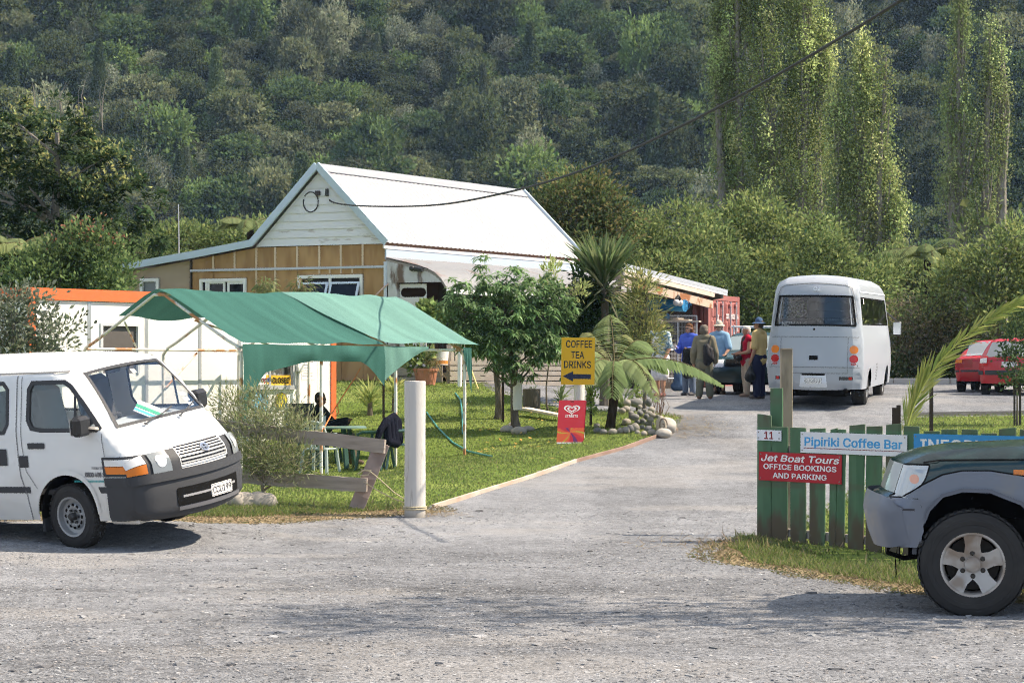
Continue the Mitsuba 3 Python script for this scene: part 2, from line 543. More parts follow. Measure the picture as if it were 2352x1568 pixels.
def limb_tree(r, base, top, r0, targets, bark_r=.35, wiggle=.06, n=9, sides=7):
    """Trunk from base to top, and limbs that leave it towards the targets."""
    base, top = np.asarray(base, float), np.asarray(top, float)
    t = np.linspace(0, 1, n)[:, None]
    H = np.linalg.norm(top - base)
    tr = base + (top - base) * t + np.cumsum(r.normal(0, wiggle * H / n, (n, 3)), 0) * (t > 0)
    rad = r0 * (1 - .75 * t[:, 0]) * (1 + .5 * np.exp(-t[:, 0] * 14))
    ms = [tube(tr, rad, sides)]
    for g in targets:
        d = np.linalg.norm(tr - g, axis=1) + 1.2 * np.maximum(0, tr[:, 2] - g[2] + .15 * H)
        i = int(np.argmin(d[: n - 1])); i = max(i, 2)
        a = tr[i]
        m = (a + g) / 2 + V(0, 0, .08 * np.linalg.norm(g - a)) + r.normal(0, .05, 3) * np.linalg.norm(g - a)
        ms.append(tube([a, (a + m) / 2 + r.normal(0, .02, 3), m, g], [rad[i] * .6, rad[i] * .45, rad[i] * .3, rad[i] * .08 + .004], 5))
    return cat(ms)


def bark_col(p, n, uv):
    k = fbm(p.x * 9, p.y * 9, p.z * 2.2, 4)
    return mix(mi.Color3f(.055, .045, .035), mi.Color3f(.2, .175, .145), k)


PM('bark', bark_col, .9, .15, bump=lambda p, n, uv: fbm(p.x * 22, p.y * 22, p.z * 5, 3), bscale=.03)
PM('pale_bark', lambda p, n, uv: mix(mi.Color3f(.16, .14, .12), mi.Color3f(.36, .33, .29), fbm(p.x * 5, p.y * 5, p.z * 3, 4)), .9, .15)


# ---------------------------------------------------------------- the forest on the hill
def forest_kinds():
    r = np.random.default_rng(11)
    out = []

    def lit(n, cols, var=.1):
        return np.clip(pick(r, n, cols) * np.exp(r.normal(0, var, (n, 1))), .004, .7) * 1.0
    # round dark crowns
    for k, cols in enumerate([[(.042, .052, .026), (.055, .06, .03)], [(.05, .068, .028), (.035, .055, .025)], [(.07, .075, .045), (.085, .085, .055)]]):
        l, _ = crown(r, (0, 0, 4.2), (2.9, 2.9, 2.3), 95, 26, .34, .36, .27, cols, .8, .2, squash=.6, var=.08, nr=.2)
        out.append((l, 1.0))
    # tall pointed crowns
    for k, cols in enumerate([[(.06, .07, .045), (.085, .09, .06)], [(.045, .062, .03), (.06, .075, .035)]]):
        n = 2200
        t = r.random(n) ** .7
        a = r.random(n) * 2 * np.pi
        rad = (1.5 * (1 - t) ** .75 + .12) * (.6 + .5 * meshkit.noise(np.stack([np.cos(a) * 1.5, np.sin(a) * 1.5, t * 7], -1), k)) * (.55 + .45 * r.random(n))
        B = np.stack([np.cos(a) * rad, np.sin(a) * rad, .6 + 8.2 * t], 1)
        D = unit(np.stack([np.cos(a), np.sin(a), .9 + 0 * a], 1) + r.normal(size=(n, 3)) * .5)
        NN = np.stack([np.cos(a), np.sin(a), .7 + 0 * a], 1) + r.normal(0, .2, (n, 3))
        out.append((leaves(B, D, NN, .36, .18, lit(n, cols)), 1.0))
    # grey feathery crowns
    l, _ = crown(r, (0, 0, 4.0), (2.0, 2.0, 2.9), 85, 26, .32, .3, .2, [(.12, .12, .095), (.145, .14, .115), (.1, .105, .075)], .75, .3, var=.1, nr=.2)
    out.append((l, 1.0))
    # mid green broad crowns
    l, _ = crown(r, (0, 0, 3.2), (2.2, 2.2, 1.9), 85, 25, .34, .36, .25, [(.07, .1, .03), (.09, .12, .04)], .7, .2, var=.08, nr=.2)
    out.append((l, 1.0))
    # tree ferns: flat stars of fronds
    n = 0
    ms = []
    for c in range(3):
        c0 = V(r.normal(0, 1.3), r.normal(0, 1.3), 3 + r.random() * 1.6)
        m = 15
        a = np.arange(m) / m * 2 * np.pi + r.random()
        for s in range(5):
            t0 = s / 5
            B = c0 + np.stack([np.cos(a) * 2.0 * t0, np.sin(a) * 2.0 * t0, .6 * t0 - 1.0 * t0 ** 2 + 0 * a], 1)
            D = np.stack([np.cos(a), np.sin(a), .25 - 1.0 * t0 + 0 * a], 1)
            ms.append(leaves(B, D, np.tile(V(0, 0, 1), (m, 1)), .62, .5 * (1 - .6 * t0), lit(m, [(.13, .165, .05), (.16, .19, .065)], .15)))
        ms.append(leaves(np.tile(c0 - V(0, 0, 2.5), (3, 1)), np.tile(V(0, 0, 1), (3, 1)), rdir(r, 3), 2.5, .25, lit(3, [(.04, .03, .02)])))
    out.append((catc(*ms), 1.0))
    return out


labels['hillside_forest'] = {'label': 'dense native bush of round, pointed, grey and ferny crowns covering the whole hillside', 'category': 'forest', 'kind': 'stuff'}
_used.add('hillside_forest')
kinds = forest_kinds()
TONES = [np.array([.72, .72, .74]), np.array([1.0, 1.0, 1.0]), np.array([1.28, 1.24, 1.15])]
FOREST = np.array([2.3, 2.55, 2.2])
for k, (l, s) in enumerate(kinds):
    for j, tn in enumerate(TONES):
        scene[f'forest_kind_{k}_{j}'] = {'type': 'shapegroup', 'crown': mikit.ply((l[0], l[1]), 'far_leafy', False, color=np.clip(l[2] * FOREST * tn, 0, .8))}
r = np.random.default_rng(5)
cnt = 0
for yy in np.arange(298, 452, 3.3):
    for xx in np.arange(-160, 160, 3.7):
        x, y = xx + r.normal(0, 1.4), yy + r.normal(0, 1.3)
        if abs(x) > .36 * y + 4 or r.random() < .04:
            continue
        z = float(G(x, y))
        e = (z - CAM_H) / y
        if e > .215 or e < .028:
            continue
        a = meshkit.noise(np.array([[x / 22, y / 22, 1.0]]), 4)[0]
        b = meshkit.noise(np.array([[x / 13, y / 13, 4.0]]), 9)[0]
        low = float(ss(.135, .06, e))
        left = float(ss(20, -30, x))
        w = np.array([1.9, 1.8, 1.0 + 1.2 * a, .08 + .5 * b * (1 - .4 * low), .08 + .45 * b, .2 + .9 * (a > .58), 1.0, (.2 + 1.3 * low * left) * (1.5 - b)])
        w = w * np.array([.6 + 1.2 * a, 1.4 - a, 1, 1, 1, 1, 1, 1])
        k = r.choice(8, p=w / w.sum())
        s = 1.08 * np.exp(r.normal(0, .26)) * (1.0 if k != 7 else .72) * (.95 if k < 3 else 1)
        cnt += 1
        scene[f'hillside_forest__{cnt:04d}'] = {'type': 'instance', 'group': {'type': 'ref', 'id': f'forest_kind_{k}_{r.integers(3)}'},
            'to_world': T().translate([float(x), float(y), z - .9]).rotate([0, 0, 1], float(r.random() * 360)).scale([float(s), float(s), float(s * np.exp(r.normal(.08, .2)))])}
print('forest', cnt)


# ---------------------------------------------------------------- grass blades and loose stones
def blades(poly, n, h, w, cols, seed, lean=.5, keep=None, p=None):
    r = np.random.default_rng(seed)
    x0, y0, x1, y1 = poly.bounds
    q = np.stack([r.uniform(x0, x1, 3 * n), r.uniform(y0, y1, 3 * n)], 1)
    q = q[np.abs(q[:, 0]) < .232 * q[:, 1] + .6]
    q = q[shapely.contains(poly, shapely.points(q))]
    if keep is not None:
        q = q[keep(q, r)]
    q = q[:n]; n = len(q)
    B = np.c_[q, G(q[:, 0], q[:, 1]) + .012]
    D = np.c_[r.normal(0, lean, (n, 2)), np.ones(n)]
    N = np.c_[r.normal(size=(n, 2)), r.normal(0, .3, n)]
    k = np.exp(r.normal(0, .3, n)) * (.6 + .8 * meshkit.fbm(np.c_[q * .9, q[:, 0] * 0], 3, 2))
    return leaves(B, D, N, h * k, w * np.exp(r.normal(0, .2, n)), tint(r, n, 1.0, .25) * pick(r, n, cols, p), .15, 1, .35)


GC = [(.17, .245, .05), (.225, .29, .07), (.28, .31, .10), (.34, .31, .15)]
g1 = blades(LAWN, 110000, .042, .016, GC, 1, p=[.42, .38, .15, .05])
g2 = blades(RIGHT, 48000, .05, .016, GC, 2, p=[.36, .34, .18, .12])
k = thing('lawn_grass', 'short green mown grass on the sloping lawn and behind the green fence', 'grass')
labels[k]['kind'] = 'stuff'
gg = catc(g1, g2)
scene[k] = mikit.ply((gg[0], gg[1]), 'leafy_matt', False, color=gg[2])
SC = [(.34, .27, .15), (.25, .19, .1), (.38, .32, .2), (.16, .19, .055)]
v1 = blades(VERGE.buffer(.15), 12000, .04, .012, SC, 3, lean=1.6, p=[.38, .3, .2, .12])
v2 = blades(VERGE_R.buffer(.15), 6500, .045, .012, SC, 4, lean=1.4, p=[.3, .25, .2, .25])
strip = Polygon([(-9, 26.3), (-5, 26.4), (-3.2, 27.0), (-1.7, 28.2), (-1.3, 28.9), (-2.2, 29), (-9, 28)])
strip = ragged(strip, .25, 9)
v3 = blades(strip, 12000, .07, .016, GC, 6, lean=.6, p=[.35, .35, .2, .1])
strip2 = ragged(Polygon([(2.5, 24.2), (2.2, 22.6), (2.35, 21.2), (2.75, 19.8), (3.3, 18.7), (4.2, 17.8), (4.4, 19.6), (3.2, 21), (2.9, 22.5), (2.7, 24.2)]), .2, 7)
v4 = blades(strip2, 9000, .075, .014, GC, 7, lean=.6, p=[.35, .3, .2, .15])
gg = catc(v1, v2, v3, v4)
k = thing('verge_grass', 'dry straw and longer grass along the edge of the gravel', 'grass')
labels[k]['kind'] = 'stuff'
scene[k] = mikit.ply((gg[0], gg[1]), 'leafy_matt', False, color=gg[2])


def stones(q, size, seed, cols):
    r = np.random.default_rng(seed)
    n = len(q)
    o = np.array([[1, 0, 0], [0, 1, 0], [-1, 0, 0], [0, -1, 0], [.55, .55, .62], [-.55, .55, .62], [-.55, -.55, .62], [.55, -.55, .62]], float)
    f = np.array([[0, 1, 4], [1, 2, 5], [2, 3, 6], [3, 0, 7], [4, 1, 5], [5, 2, 6], [6, 3, 7], [7, 0, 4], [4, 5, 6], [4, 6, 7]])
    v = o[None] * (1 + r.normal(0, .22, (n, 8, 3)))
    s = size * np.exp(r.normal(0, .42, n))
    v = v * (s[:, None] * np.c_[1 + .5 * r.random(n), .7 + .4 * r.random(n), .35 + .45 * r.random(n)])[:, None]
    a = r.random(n) * 2 * np.pi
    c, si = np.cos(a)[:, None], np.sin(a)[:, None]
    v = np.stack([v[..., 0] * c - v[..., 1] * si, v[..., 0] * si + v[..., 1] * c, v[..., 2]], -1)
    v = v + np.c_[q, G(q[:, 0], q[:, 1]) - .12 * s][:, None]
    col = np.repeat(np.clip(pick(r, n, cols) * np.exp(r.normal(0, .22, (n, 1))), .02, .7), 8, 0)
    return v.reshape(-1, 3), (f[None] + (np.arange(n) * 8)[:, None, None]).reshape(-1, 3), col


r = np.random.default_rng(21)
N0 = 62000
yy = 12.2 + 17 * r.random(N0) ** 1.5
xx = (r.random(N0) * 2 - 1) * (.228 * yy + .25)
q = np.stack([xx, yy], 1)
dens = meshkit.fbm(np.c_[q * .55, q[:, 0] * 0], 3, 4)
q = q[(dens + r.random(N0) * .45 > .60) & ~shapely.contains(unary_union([LAWN, RIGHT, VERGE, VERGE_R]), shapely.points(q))]
CG = [(.17, .175, .185), (.2, .205, .215), (.24, .245, .25), (.125, .13, .14), (.21, .2, .195)]
s1 = stones(q, .0082, 22, CG)
big = q[r.choice(len(q), 420, replace=False)]
s2 = stones(big, .022, 23, [(.17, .175, .18), (.22, .22, .225), (.12, .12, .125)])
gg = catc(s1, s2)
k = thing('loose_gravel', 'loose grey stones scattered over the gravel road', 'gravel')
labels[k]['kind'] = 'stuff'
scene[k] = mikit.ply((gg[0], gg[1]), 'stony', False, color=gg[2])
# ---------------------------------------------------------------- building materials
WHITE = P((.8, .8, .78), .55)
TIMBER = P((.66, .52, .37), .75, .2)


def wear(base, dirt, lo, hi, sx, sz, k=1.0):
    def fn(p, n, uv):
        t = smoothstep(lo, hi, fbm((p.x + p.y) * sx, (p.x - p.y) * sx, p.z * sz, 4))
        return mix(mi.Color3f(*base), mi.Color3f(*dirt), t * k)
    return fn


PM('weatherboard', lambda p, n, uv: mix(mi.Color3f(.74, .74, .73), mi.Color3f(.55, .52, .48), smoothstep(.66, .74, fbm((p.x + p.y) * 2.2, (p.x - p.y) * 2.2, p.z * 9, 4)) * smoothstep(5.9, 5.2, p.z)), .6, .3)


def ply_col(p, n, uv):
    s = p.x * .92 - p.y * .39
    wob = fbm(s * 1.3, p.z * .6, 3.0, 3)
    g = fbm(s * 6 + wob * 3, p.z * 1.6, 1.0, 3)
    c = mix(mi.Color3f(.36, .205, .09), mi.Color3f(.47, .29, .135), smoothstep(.25, .75, g))
    return c * (.78 + .4 * fbm(s * .8, p.z * 1.2, 9.0, 3))


PM('plywood', ply_col, .7, .2)
PM('peeling', lambda p, n, uv: mix(mi.Color3f(.56, .56, .55), mi.Color3f(.17, .12, .09), smoothstep(.46, .68, fbm((p.x * .9 - p.y * .4) * 6, p.z * 1.7, 2.0, 4))), .8, .15)
PM('roof_iron', lambda p, n, uv: mi.Color3f(.31, .32, .335) * (.93 + .1 * noise(p.x * 1.3, p.y * 1.3)), .38, .5)
PM('rusty_iron', lambda p, n, uv: mix(mi.Color3f(.28, .285, .295), mi.Color3f(.24, .17, .14), smoothstep(.55, .78, fbm(p.x * 2.4, p.y * 2.4, p.z * 5, 4)) * .85), .6, .3)
PM('old_wood', lambda p, n, uv: mix(mi.Color3f(.2, .175, .155), mi.Color3f(.40, .355, .31), fbm(p.x * 5 + p.y * 5, p.z * 30, p.x * 5 - p.y * 5, 4)), .85, .15)
PM('pale_wood', lambda p, n, uv: mix(mi.Color3f(.46, .385, .31), mi.Color3f(.72, .64, .54), fbm(p.x * 3 + p.y * 3, p.z * 12, p.x * 3 - p.y * 3, 4)), .85, .15)
DARKGLASS = P((.012, .014, .018), .06, .35)
GALV = P((.55, .57, .6), .35, .5, .6)
PALEBLUE = P((.5, .6, .68), .45, .4)

# ---------------------------------------------------------------- the cottage
C0 = V(-2.96, 53.5, 0)                       # the gable's right corner
g_ = unit(V(-.92, .39, 0)); r_ = unit(V(.539, .842, 0)); up = V(0, 0, 1)
n_ = V(-.39, -.92, 0)                        # out of the gable, towards the road
EAVE, RIDGE, BASE, WID, LEN = 5.0, 6.79, 1.45, 3.5, 8.85
house = thing('cottage', 'small white gabled cottage with plywood lower walls, iron roof and rusty veranda', 'house')


def hp(w, z, out=0.0, l=0.0):
    """A point of the gable wall's plane: w to the left of the corner, height z, out towards the road, l along the ridge."""
    return C0 + g_ * w + n_ * out + r_ * l + up * z


def hpanel(w0, w1, z0, z1, t=.02, out=0.0):
    return cat(xf(box(((w0 + w1) / 2, -(out + t / 2), (z0 + z1) / 2), (w1 - w0, t, z1 - z0)), frame(C0, g_, -n_, up)))


def hpoly(pts, t=.02, out=0.0):
    return xf(prism(Polygon(pts), t), frame(C0 + n_ * out, g_, up, n_)) if True else None


# solid core behind the cladding: main gable, left wing
put(house, 'wall', cat(xf(prism(Polygon([(.06, BASE - .6), (.06, EAVE - .14), (WID / 2, RIDGE - .14), (WID - .06, EAVE - .14), (WID - .06, BASE - .6)]), .06), frame(C0 - n_ * .2, g_, up, n_)),
                       beam(hp(.1, 3.0, -.1), hp(.1, 3.0, -.1, LEN), .06, 3.9), beam(hp(3.4, 3.0, -.1), hp(3.4, 3.0, -.1, LEN), .06, 3.9),
                       xf(prism(Polygon([(.06, BASE - .6), (.06, EAVE - .14), (WID / 2, RIDGE - .14), (WID - .06, EAVE - .14), (WID - .06, BASE - .6)]), .06), frame(C0 + r_ * LEN - n_ * .06, g_, up, n_)),
                       xf(prism(Polygon([(WID - .06, BASE - .6), (WID - .06, EAVE - .3), (7.3, 4.24), (7.3, BASE - .6)]), .05), frame(C0 - n_ * .2, g_, up, n_)),
                       beam(hp(7.3, 2.7, -.1), hp(7.3, 2.7, -.1, 6), .06, 3.0)), P((.3, .25, .18), .9, .1), False)
# weatherboards of the gable
zb = 4.88
k = 0
while zb < RIDGE - .25:
    z1 = zb + .195
    hw0 = max(.02, (RIDGE - .12 - zb) / (RIDGE - EAVE) * WID / 2)
    hw1 = max(.02, (RIDGE - .12 - z1) / (RIDGE - EAVE) * WID / 2)
    m = WID / 2
    put(house, 'weatherboard', xf(prism(Polygon([(m - hw0, zb), (m + hw0, zb), (m + hw1, z1 + .02), (m - hw1, z1 + .02)]), .018),
        frame(C0 + n_ * .008, g_, unit(up - n_ * .09), unit(n_ + up * .09))) if False else
        (lambda v, f: (v + (np.clip((z1 - v[:, 2:3]) / .195, 0, 1)) * n_ * .032, f))(*hpoly([(m - hw0, zb), (m + hw0, zb), (m + hw1, z1 + .012), (m - hw1, z1 + .012)], .014, .004)), 'm_weatherboard', False)
    zb = z1
# plywood sheets with battens
xs = [0.02, .62, 1.2, 1.78, 2.38, 2.98, 3.5, 4.1, 4.7, 5.3]
STRIP = 4.34


def roof_under(w):
    return np.interp(w, [0, 3.5, 7.4], [4.88, 4.86, 4.3])


wins = [(.62, 2.36, 2.95, 4.16), (3.78, 5.08, 3.05, 4.12), (6.25, 6.78, 3.0, 4.16)]


def minus_windows(poly):
    return poly.difference(unary_union([sbox(a - .02, c - .02, b + .02, d + .02) for a, b, c, d in wins]))


for i in range(len(xs) - 1):
    a, b = xs[i] + .006, xs[i + 1] - .006
    put(house, 'plywood_panel', hpoly([(a, STRIP + .03), (b, STRIP + .03), (b, roof_under(b)), (a, roof_under(a))], .012, .0), 'm_plywood', False)
    q = minus_windows(sbox(a, BASE, b, STRIP - .03))
    for q1 in getattr(q, 'geoms', [q]):
        if q1.area > .02:
            put(house, 'plywood_panel', xf(prism(q1, .012), frame(C0, g_, up, n_)), 'm_plywood', False)
q = minus_windows(Polygon([(5.36, BASE), (5.36, roof_under(5.36)), (7.3, roof_under(7.3)), (7.3, BASE)]))
for q1 in getattr(q, 'geoms', [q]):
    put(house, 'plywood_panel', xf(prism(q1, .012), frame(C0 - n_ * .02, g_, up, n_)), PM('aged_ply', lambda p, n, uv: mix(mi.Color3f(.34, .25, .17), mi.Color3f(.46, .37, .28), fbm(p.x * 2 + p.y, p.z * 3, p.y * 2, 3)), .8, .15), False, label='greyed plywood sheet at the far left end')
for x in xs[1:-1] + [.3, 3.2] [:0]:
    put(house, 'batten', hpanel(x - .022, x + .022, STRIP + .03, float(roof_under(x)), .03, .0125), TIMBER, False)
    if not any(a - .03 < x < b + .03 for a, b, c, d in wins):
        put(house, 'batten', hpanel(x - .022, x + .022, BASE, STRIP - .03, .03, .0125), TIMBER, False)
for x in (1.2, 1.78, 1.5, .9):
    put(house, 'batten', hpanel(x - .018, x + .018, 4.2, STRIP - .03, .03, .0125), TIMBER, False)
put(house, 'flashing', cat(hpanel(.02, 5.34, STRIP - .03, STRIP + .026, .05, .0125)), GALV, False)
put(house, 'corner_flashing', cat(hpanel(5.335, 5.365, BASE, roof_under(5.36), .03, .0)), P((.1, .08, .07), .8), False)
# the cottage's windows
for i, (a, b, c, d) in enumerate(wins):
    w = put(house, 'window', cat(hpanel(a, b, d - .07, d + .01, .07, -.01), hpanel(a, b, c - .01, c + .06, .07, -.01), hpanel(a, a + .07, c + .06, d - .07, .07, -.01), hpanel(b - .07, b, c + .06, d - .07, .07, -.01)), WHITE, False)
    if i == 0:
        m = (a + b) / 2
        put(w, 'recess', hpanel(a + .07, b - .07, c + .06, d - .07, .01, -.05), P((.02, .02, .022), .5), False)
        put(w, 'mullion', hpanel(m - .03, m + .03, c + .06, d - .07, .06, -.01), WHITE, False)
        for (p0, p1) in ((m + .03, b - .06), (a + .06, m - .03)):      # top-hung sashes pushed open
            top = d - .17; L = d - c - .2
            o = C0 + up * top + n_ * .06
            dn = unit(-up + n_ * .42)
            fr = frame(o, g_, dn, unit(np.cross(g_, dn)))
            s = put(w, 'sash', xf(cat(box(((p0 + p1) / 2, .025, 0), (p1 - p0, .05, .04)), box(((p0 + p1) / 2, L - .025, 0), (p1 - p0, .05, .04)), box((p0 + .025, L / 2, 0), (.05, L - .1, .04)), box((p1 - .025, L / 2, 0), (.05, L - .1, .04))), fr), P((.62, .7, .8), .4), False)
            put(w, 'sash_glass', xf(box(((p0 + p1) / 2, L / 2, 0), (p1 - p0 - .1, L - .1, .006)), fr), DARKGLASS, False)
    elif i == 1:
        put(w, 'glass', cat(hpanel(a + .07, b - .07, c + .06, d - .07, .008, -.03)), DARKGLASS, False)
        for x in (a + .5, a + .62, b - .18, b - .24):
            put(w, 'sash_bar', hpanel(x - .025, x + .025, c + .06, d - .07, .05, -.015), WHITE, False)
        put(w, 'sash_frame', cat(hpanel(a + .07, a + .5, d - .13, d - .07, .045, -.015), hpanel(a + .64, b - .25, d - .11, d - .07, .045, -.015)), WHITE, False)
    else:
        put(w, 'glass', hpanel(a + .07, b - .07, c + .06, d - .07, .008, -.03), P((.12, .14, .15), .1, .6), False)


def corrugated(o, du, dv, L, W, pitch, depth, prof=None, nv=None):
    """Corrugated sheet: ribs run along dv (length W), repeated along du (length L). prof: (distance, height) curve bent down towards -z."""
    n = int(L / pitch * 6)
    s = np.linspace(0, L, n + 1)
    h = depth / 2 * np.sin(2 * np.pi * s / pitch)
    nz = unit(np.cross(du, dv)); nz = nz if nz[2] > 0 else -nz
    if prof is None:
        prof = [(0, 0), (W, 0)]
    rows = []
    prof = np.asarray(prof, float)
    tg = unit(np.gradient(prof, axis=0))
    for (a, b), t in zip(prof, tg):
        nn = unit(nz * t[0] - unit(dv) * t[1])
        rows.append(o + np.outer(s, unit(du)) + unit(dv) * a + nz * b + np.outer(h, nn))
    v = np.array(rows).reshape(-1, 3); m = n + 1
    i, j = np.meshgrid(np.arange(len(rows) - 1), np.arange(n), indexing='ij')
    return v, tri(np.stack([i * m + j, i * m + j + 1, (i + 1) * m + j + 1, (i + 1) * m + j], -1).reshape(-1, 4))


# main roof: two slopes of ribbed iron, ridge cap, barge boards
ov = .16
sl = unit(-g_ * (WID / 2) - up * (RIDGE - EAVE)); slL = math.hypot(WID / 2, RIDGE - EAVE) + .14
sl2 = unit(g_ * (WID / 2) - up * (RIDGE - EAVE)); slL2 = math.hypot(WID / 2, RIDGE - EAVE) + .05
ap = C0 + g_ * WID / 2 + up * RIDGE - r_ * ov
rf = put(house, 'roof', corrugated(ap, r_, sl, LEN + 2 * ov, slL, .19, .026), 'm_roof_iron', True)
put(house, 'roof', corrugated(ap, r_, sl2, LEN + 2 * ov, slL2, .19, .026), 'm_roof_iron', True)
put(rf, 'ridge_cap', cat(beam(ap + sl * .13 + up * .035, ap + sl * .13 + up * .035 + r_ * (LEN + 2 * ov), .28, .012, np.cross(r_, sl) * (1 if np.cross(r_, sl)[2] > 0 else -1)),
                         beam(ap + sl2 * .13 + up * .035, ap + sl2 * .13 + up * .035 + r_ * (LEN + 2 * ov), .28, .012, np.cross(r_, sl2) * (1 if np.cross(r_, sl2)[2] > 0 else -1))), 'm_roof_iron', False)
for e in (0, 1):
    o = ap + r_ * e * (LEN + 2 * ov) + (n_ * .02 if e == 0 else -n_ * .02)
    put(house, 'barge_board', cat(beam(o + up * .0, o + sl * slL, .05, .17, np.cross(r_, sl)), ), PALEBLUE, False)
    put(house, 'barge_board', cat(beam(o + up * .0, o + sl2 * slL2, .05, .17, np.cross(r_, sl2))), PALEBLUE, False)
# left wing roof, its slope gentler
e0 = C0 + g_ * (WID + .0) + up * (EAVE - .03) - r_ * ov
e1 = C0 + g_ * 7.45 + up * 4.42 - r_ * ov
m_ = C0 + g_ * 5.2 + up * 4.72 - r_ * ov
for a, b in ((e0, m_), (m_, e1)):
    put(house, 'wing_roof', corrugated(a + up * .03, r_, b - a, 6.6, np.linalg.norm(b - a), .19, .026), 'm_roof_iron', True)
    put(house, 'barge_board', beam(a + n_ * .02, b + n_ * .02, .05, .17, (0, 0, 1)), PALEBLUE, False)
# eave fascia on the veranda side and the band above the veranda roof
ee = C0 + up * EAVE
put(house, 'eave_board', cat(beam(ee - up * .13 - r_ * ov, ee - up * .13 + r_ * (LEN + ov), .03, .07)), P((.3, .16, .11), .8), False)
put(house, 'fascia', cat(beam(ee - up * .20 + n_ * 0 - r_ * ov - g_ * .02, ee - up * .20 + r_ * (LEN + ov) - g_ * .02, .04, .08)), P((.72, .68, .66), .6), False)
put(house, 'upper_wall', cat(beam(ee - up * .36 - r_ * .05, ee - up * .36 + r_ * (LEN + .05), .04, .25)), P((.42, .49, .57), .6), False)
# bull-nosed veranda roof
VW = 1.66
vo = C0 + up * 4.56 - r_ * .08
prof = [(0, 0), (.45, -.10), (.85, -.20), (1.1, -.28), (1.3, -.38), (1.46, -.52), (1.57, -.68), (1.63, -.86)]
put(house, 'veranda_roof', corrugated(vo, r_, -g_, LEN + .2, VW, .076, .02, prof), 'm_rusty_iron', True)
vb = [(0, 3.95), (0, 4.52)] + [(a, 4.53 + b) for a, b in prof[1:-2]] + [(1.5, 3.95)]
for a, b in ((0.02, .85), (.86, 1.6)):
    q = Polygon(vb).intersection(sbox(a, 3.9, b, 4.6))
    put(house, 'end_board', xf(prism(q, .022), frame(C0 + n_ * .05, -g_, up, np.cross(-g_, up)) if np.cross(-g_, up) @ n_ > 0 else frame(C0 + n_ * .072, -g_, up, np.cross(-g_, up))), 'm_peeling', False)
put(house, 'end_trim', cat(*[beam(C0 - g_ * a + up * (4.5 + b) + n_ * .06, C0 - g_ * c + up * (4.5 + d) + n_ * .06, .03, .05) for (a, b), (c, d) in zip(prof[:-2], prof[1:-1])]), 'm_old_wood', False)
go = C0 - g_ * 1.66 + up * 3.72
put(house, 'gutter', cat(beam(go + n_ * .1 - r_ * .05, go + r_ * (LEN + .1), .11, .11, ch=.02)), WHITE, False)
for l in (0.05, 2.9, 5.8, 8.7):
    put(house, 'veranda_post', beam(C0 - g_ * 1.56 + r_ * l + up * 1.2, C0 - g_ * 1.56 + r_ * l + up * 3.98, .11, .11), WHITE, False)
put(house, 'corner_post', cat(beam(hp(-.18, 1.2, .0), hp(-.18, 4.0, .0), .24, .12, n_)), 'm_peeling', False, label='white corner post with flaking paint')
put(house, 'downpipe', cat(tube([hp(-.0, 4.45, .08), hp(-.0, 1.3, .08)], .04, 8)), P((.6, .66, .72), .4), 30)
put(house, 'conduit', tube([hp(-.1, 3.93, .1), hp(.0, 3.85, .14), hp(.22, 3.65, .16), hp(.25, 3.5, .16), hp(.12, 3.3, .12), hp(.1, 2.6, .1)], .02, 7), P((.62, .45, .4), .6), 30)
put(house, 'screen', xf(prism(Polygon([(.32, 1.6), (.32, 3.92), (1.02, 3.92), (1.02, 1.6)]).difference(unary_union([LineString([(.46, 3.72), (.9, 3.72)]).buffer(.11), LineString([(.76, 2.95), (.9, 2.95)]).buffer(.1)])), .02), frame(C0 - n_ * .05, -g_, up, np.cross(-g_, up))), P((.66, .65, .62), .6), False, label='white board screen with rounded cut-outs')
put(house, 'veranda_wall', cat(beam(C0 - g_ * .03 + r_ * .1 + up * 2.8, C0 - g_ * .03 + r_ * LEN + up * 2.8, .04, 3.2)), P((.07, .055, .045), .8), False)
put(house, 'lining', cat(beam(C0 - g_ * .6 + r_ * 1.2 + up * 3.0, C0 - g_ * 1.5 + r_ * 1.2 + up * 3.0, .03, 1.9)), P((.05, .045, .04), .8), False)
put(house, 'veranda_floor', xf(box((.8, LEN / 2, 1.78), (1.7, LEN, .12)), frame(C0, -g_, r_, up)), 'm_old_wood', False)
put(house, 'floodlight', cat(xf(blob(.07, 2, 1, .0), trans(hp(-.72, 4.28, .12))), tube([hp(-.78, 4.27, .1), hp(-1.0, 4.24, .14)], [.06, .05], 8)), P((.03, .03, .03), .4), 40)
# lower skirt of the veranda: base boards seen under the canopy
for i in range(2):
    put(house, 'base_board', beam(C0 + n_ * .12 - g_ * .1 + up * (1.62 + .26 * i), C0 + n_ * .12 - g_ * 1.5 + up * (1.62 + .26 * i), .04, .22), 'm_old_wood', False)
# service cable bracket and coil on the gable
put(house, 'cable_coil', tube([hp(2.0 + .2 * math.cos(t) , 5.92 + .24 * math.sin(t), .05) for t in np.linspace(.6, 6.6, 30)], .014, 6), P((.03, .03, .035), .5), 30)
put(house, 'insulator', cat(xf(box((0, 0, 0), (.13, .1, .12), .02), trans(hp(1.8, 6.12, .08)))), P((.05, .04, .04), .5), False)
put(house, 'insulator', cat(tube([hp(1.56, 6.05, .06), hp(1.56, 6.22, .06)], [.05, .04], 8)), P((.05, .05, .05), .5), 30)
single('antenna_pole', tube([at(411, 585, 57), at(410, 470, 57)], [.018, .012], 6), P((.6, .6, .62), .4, .5, .7), 'thin grey aerial pole standing up behind the low wing roof', 'pole')

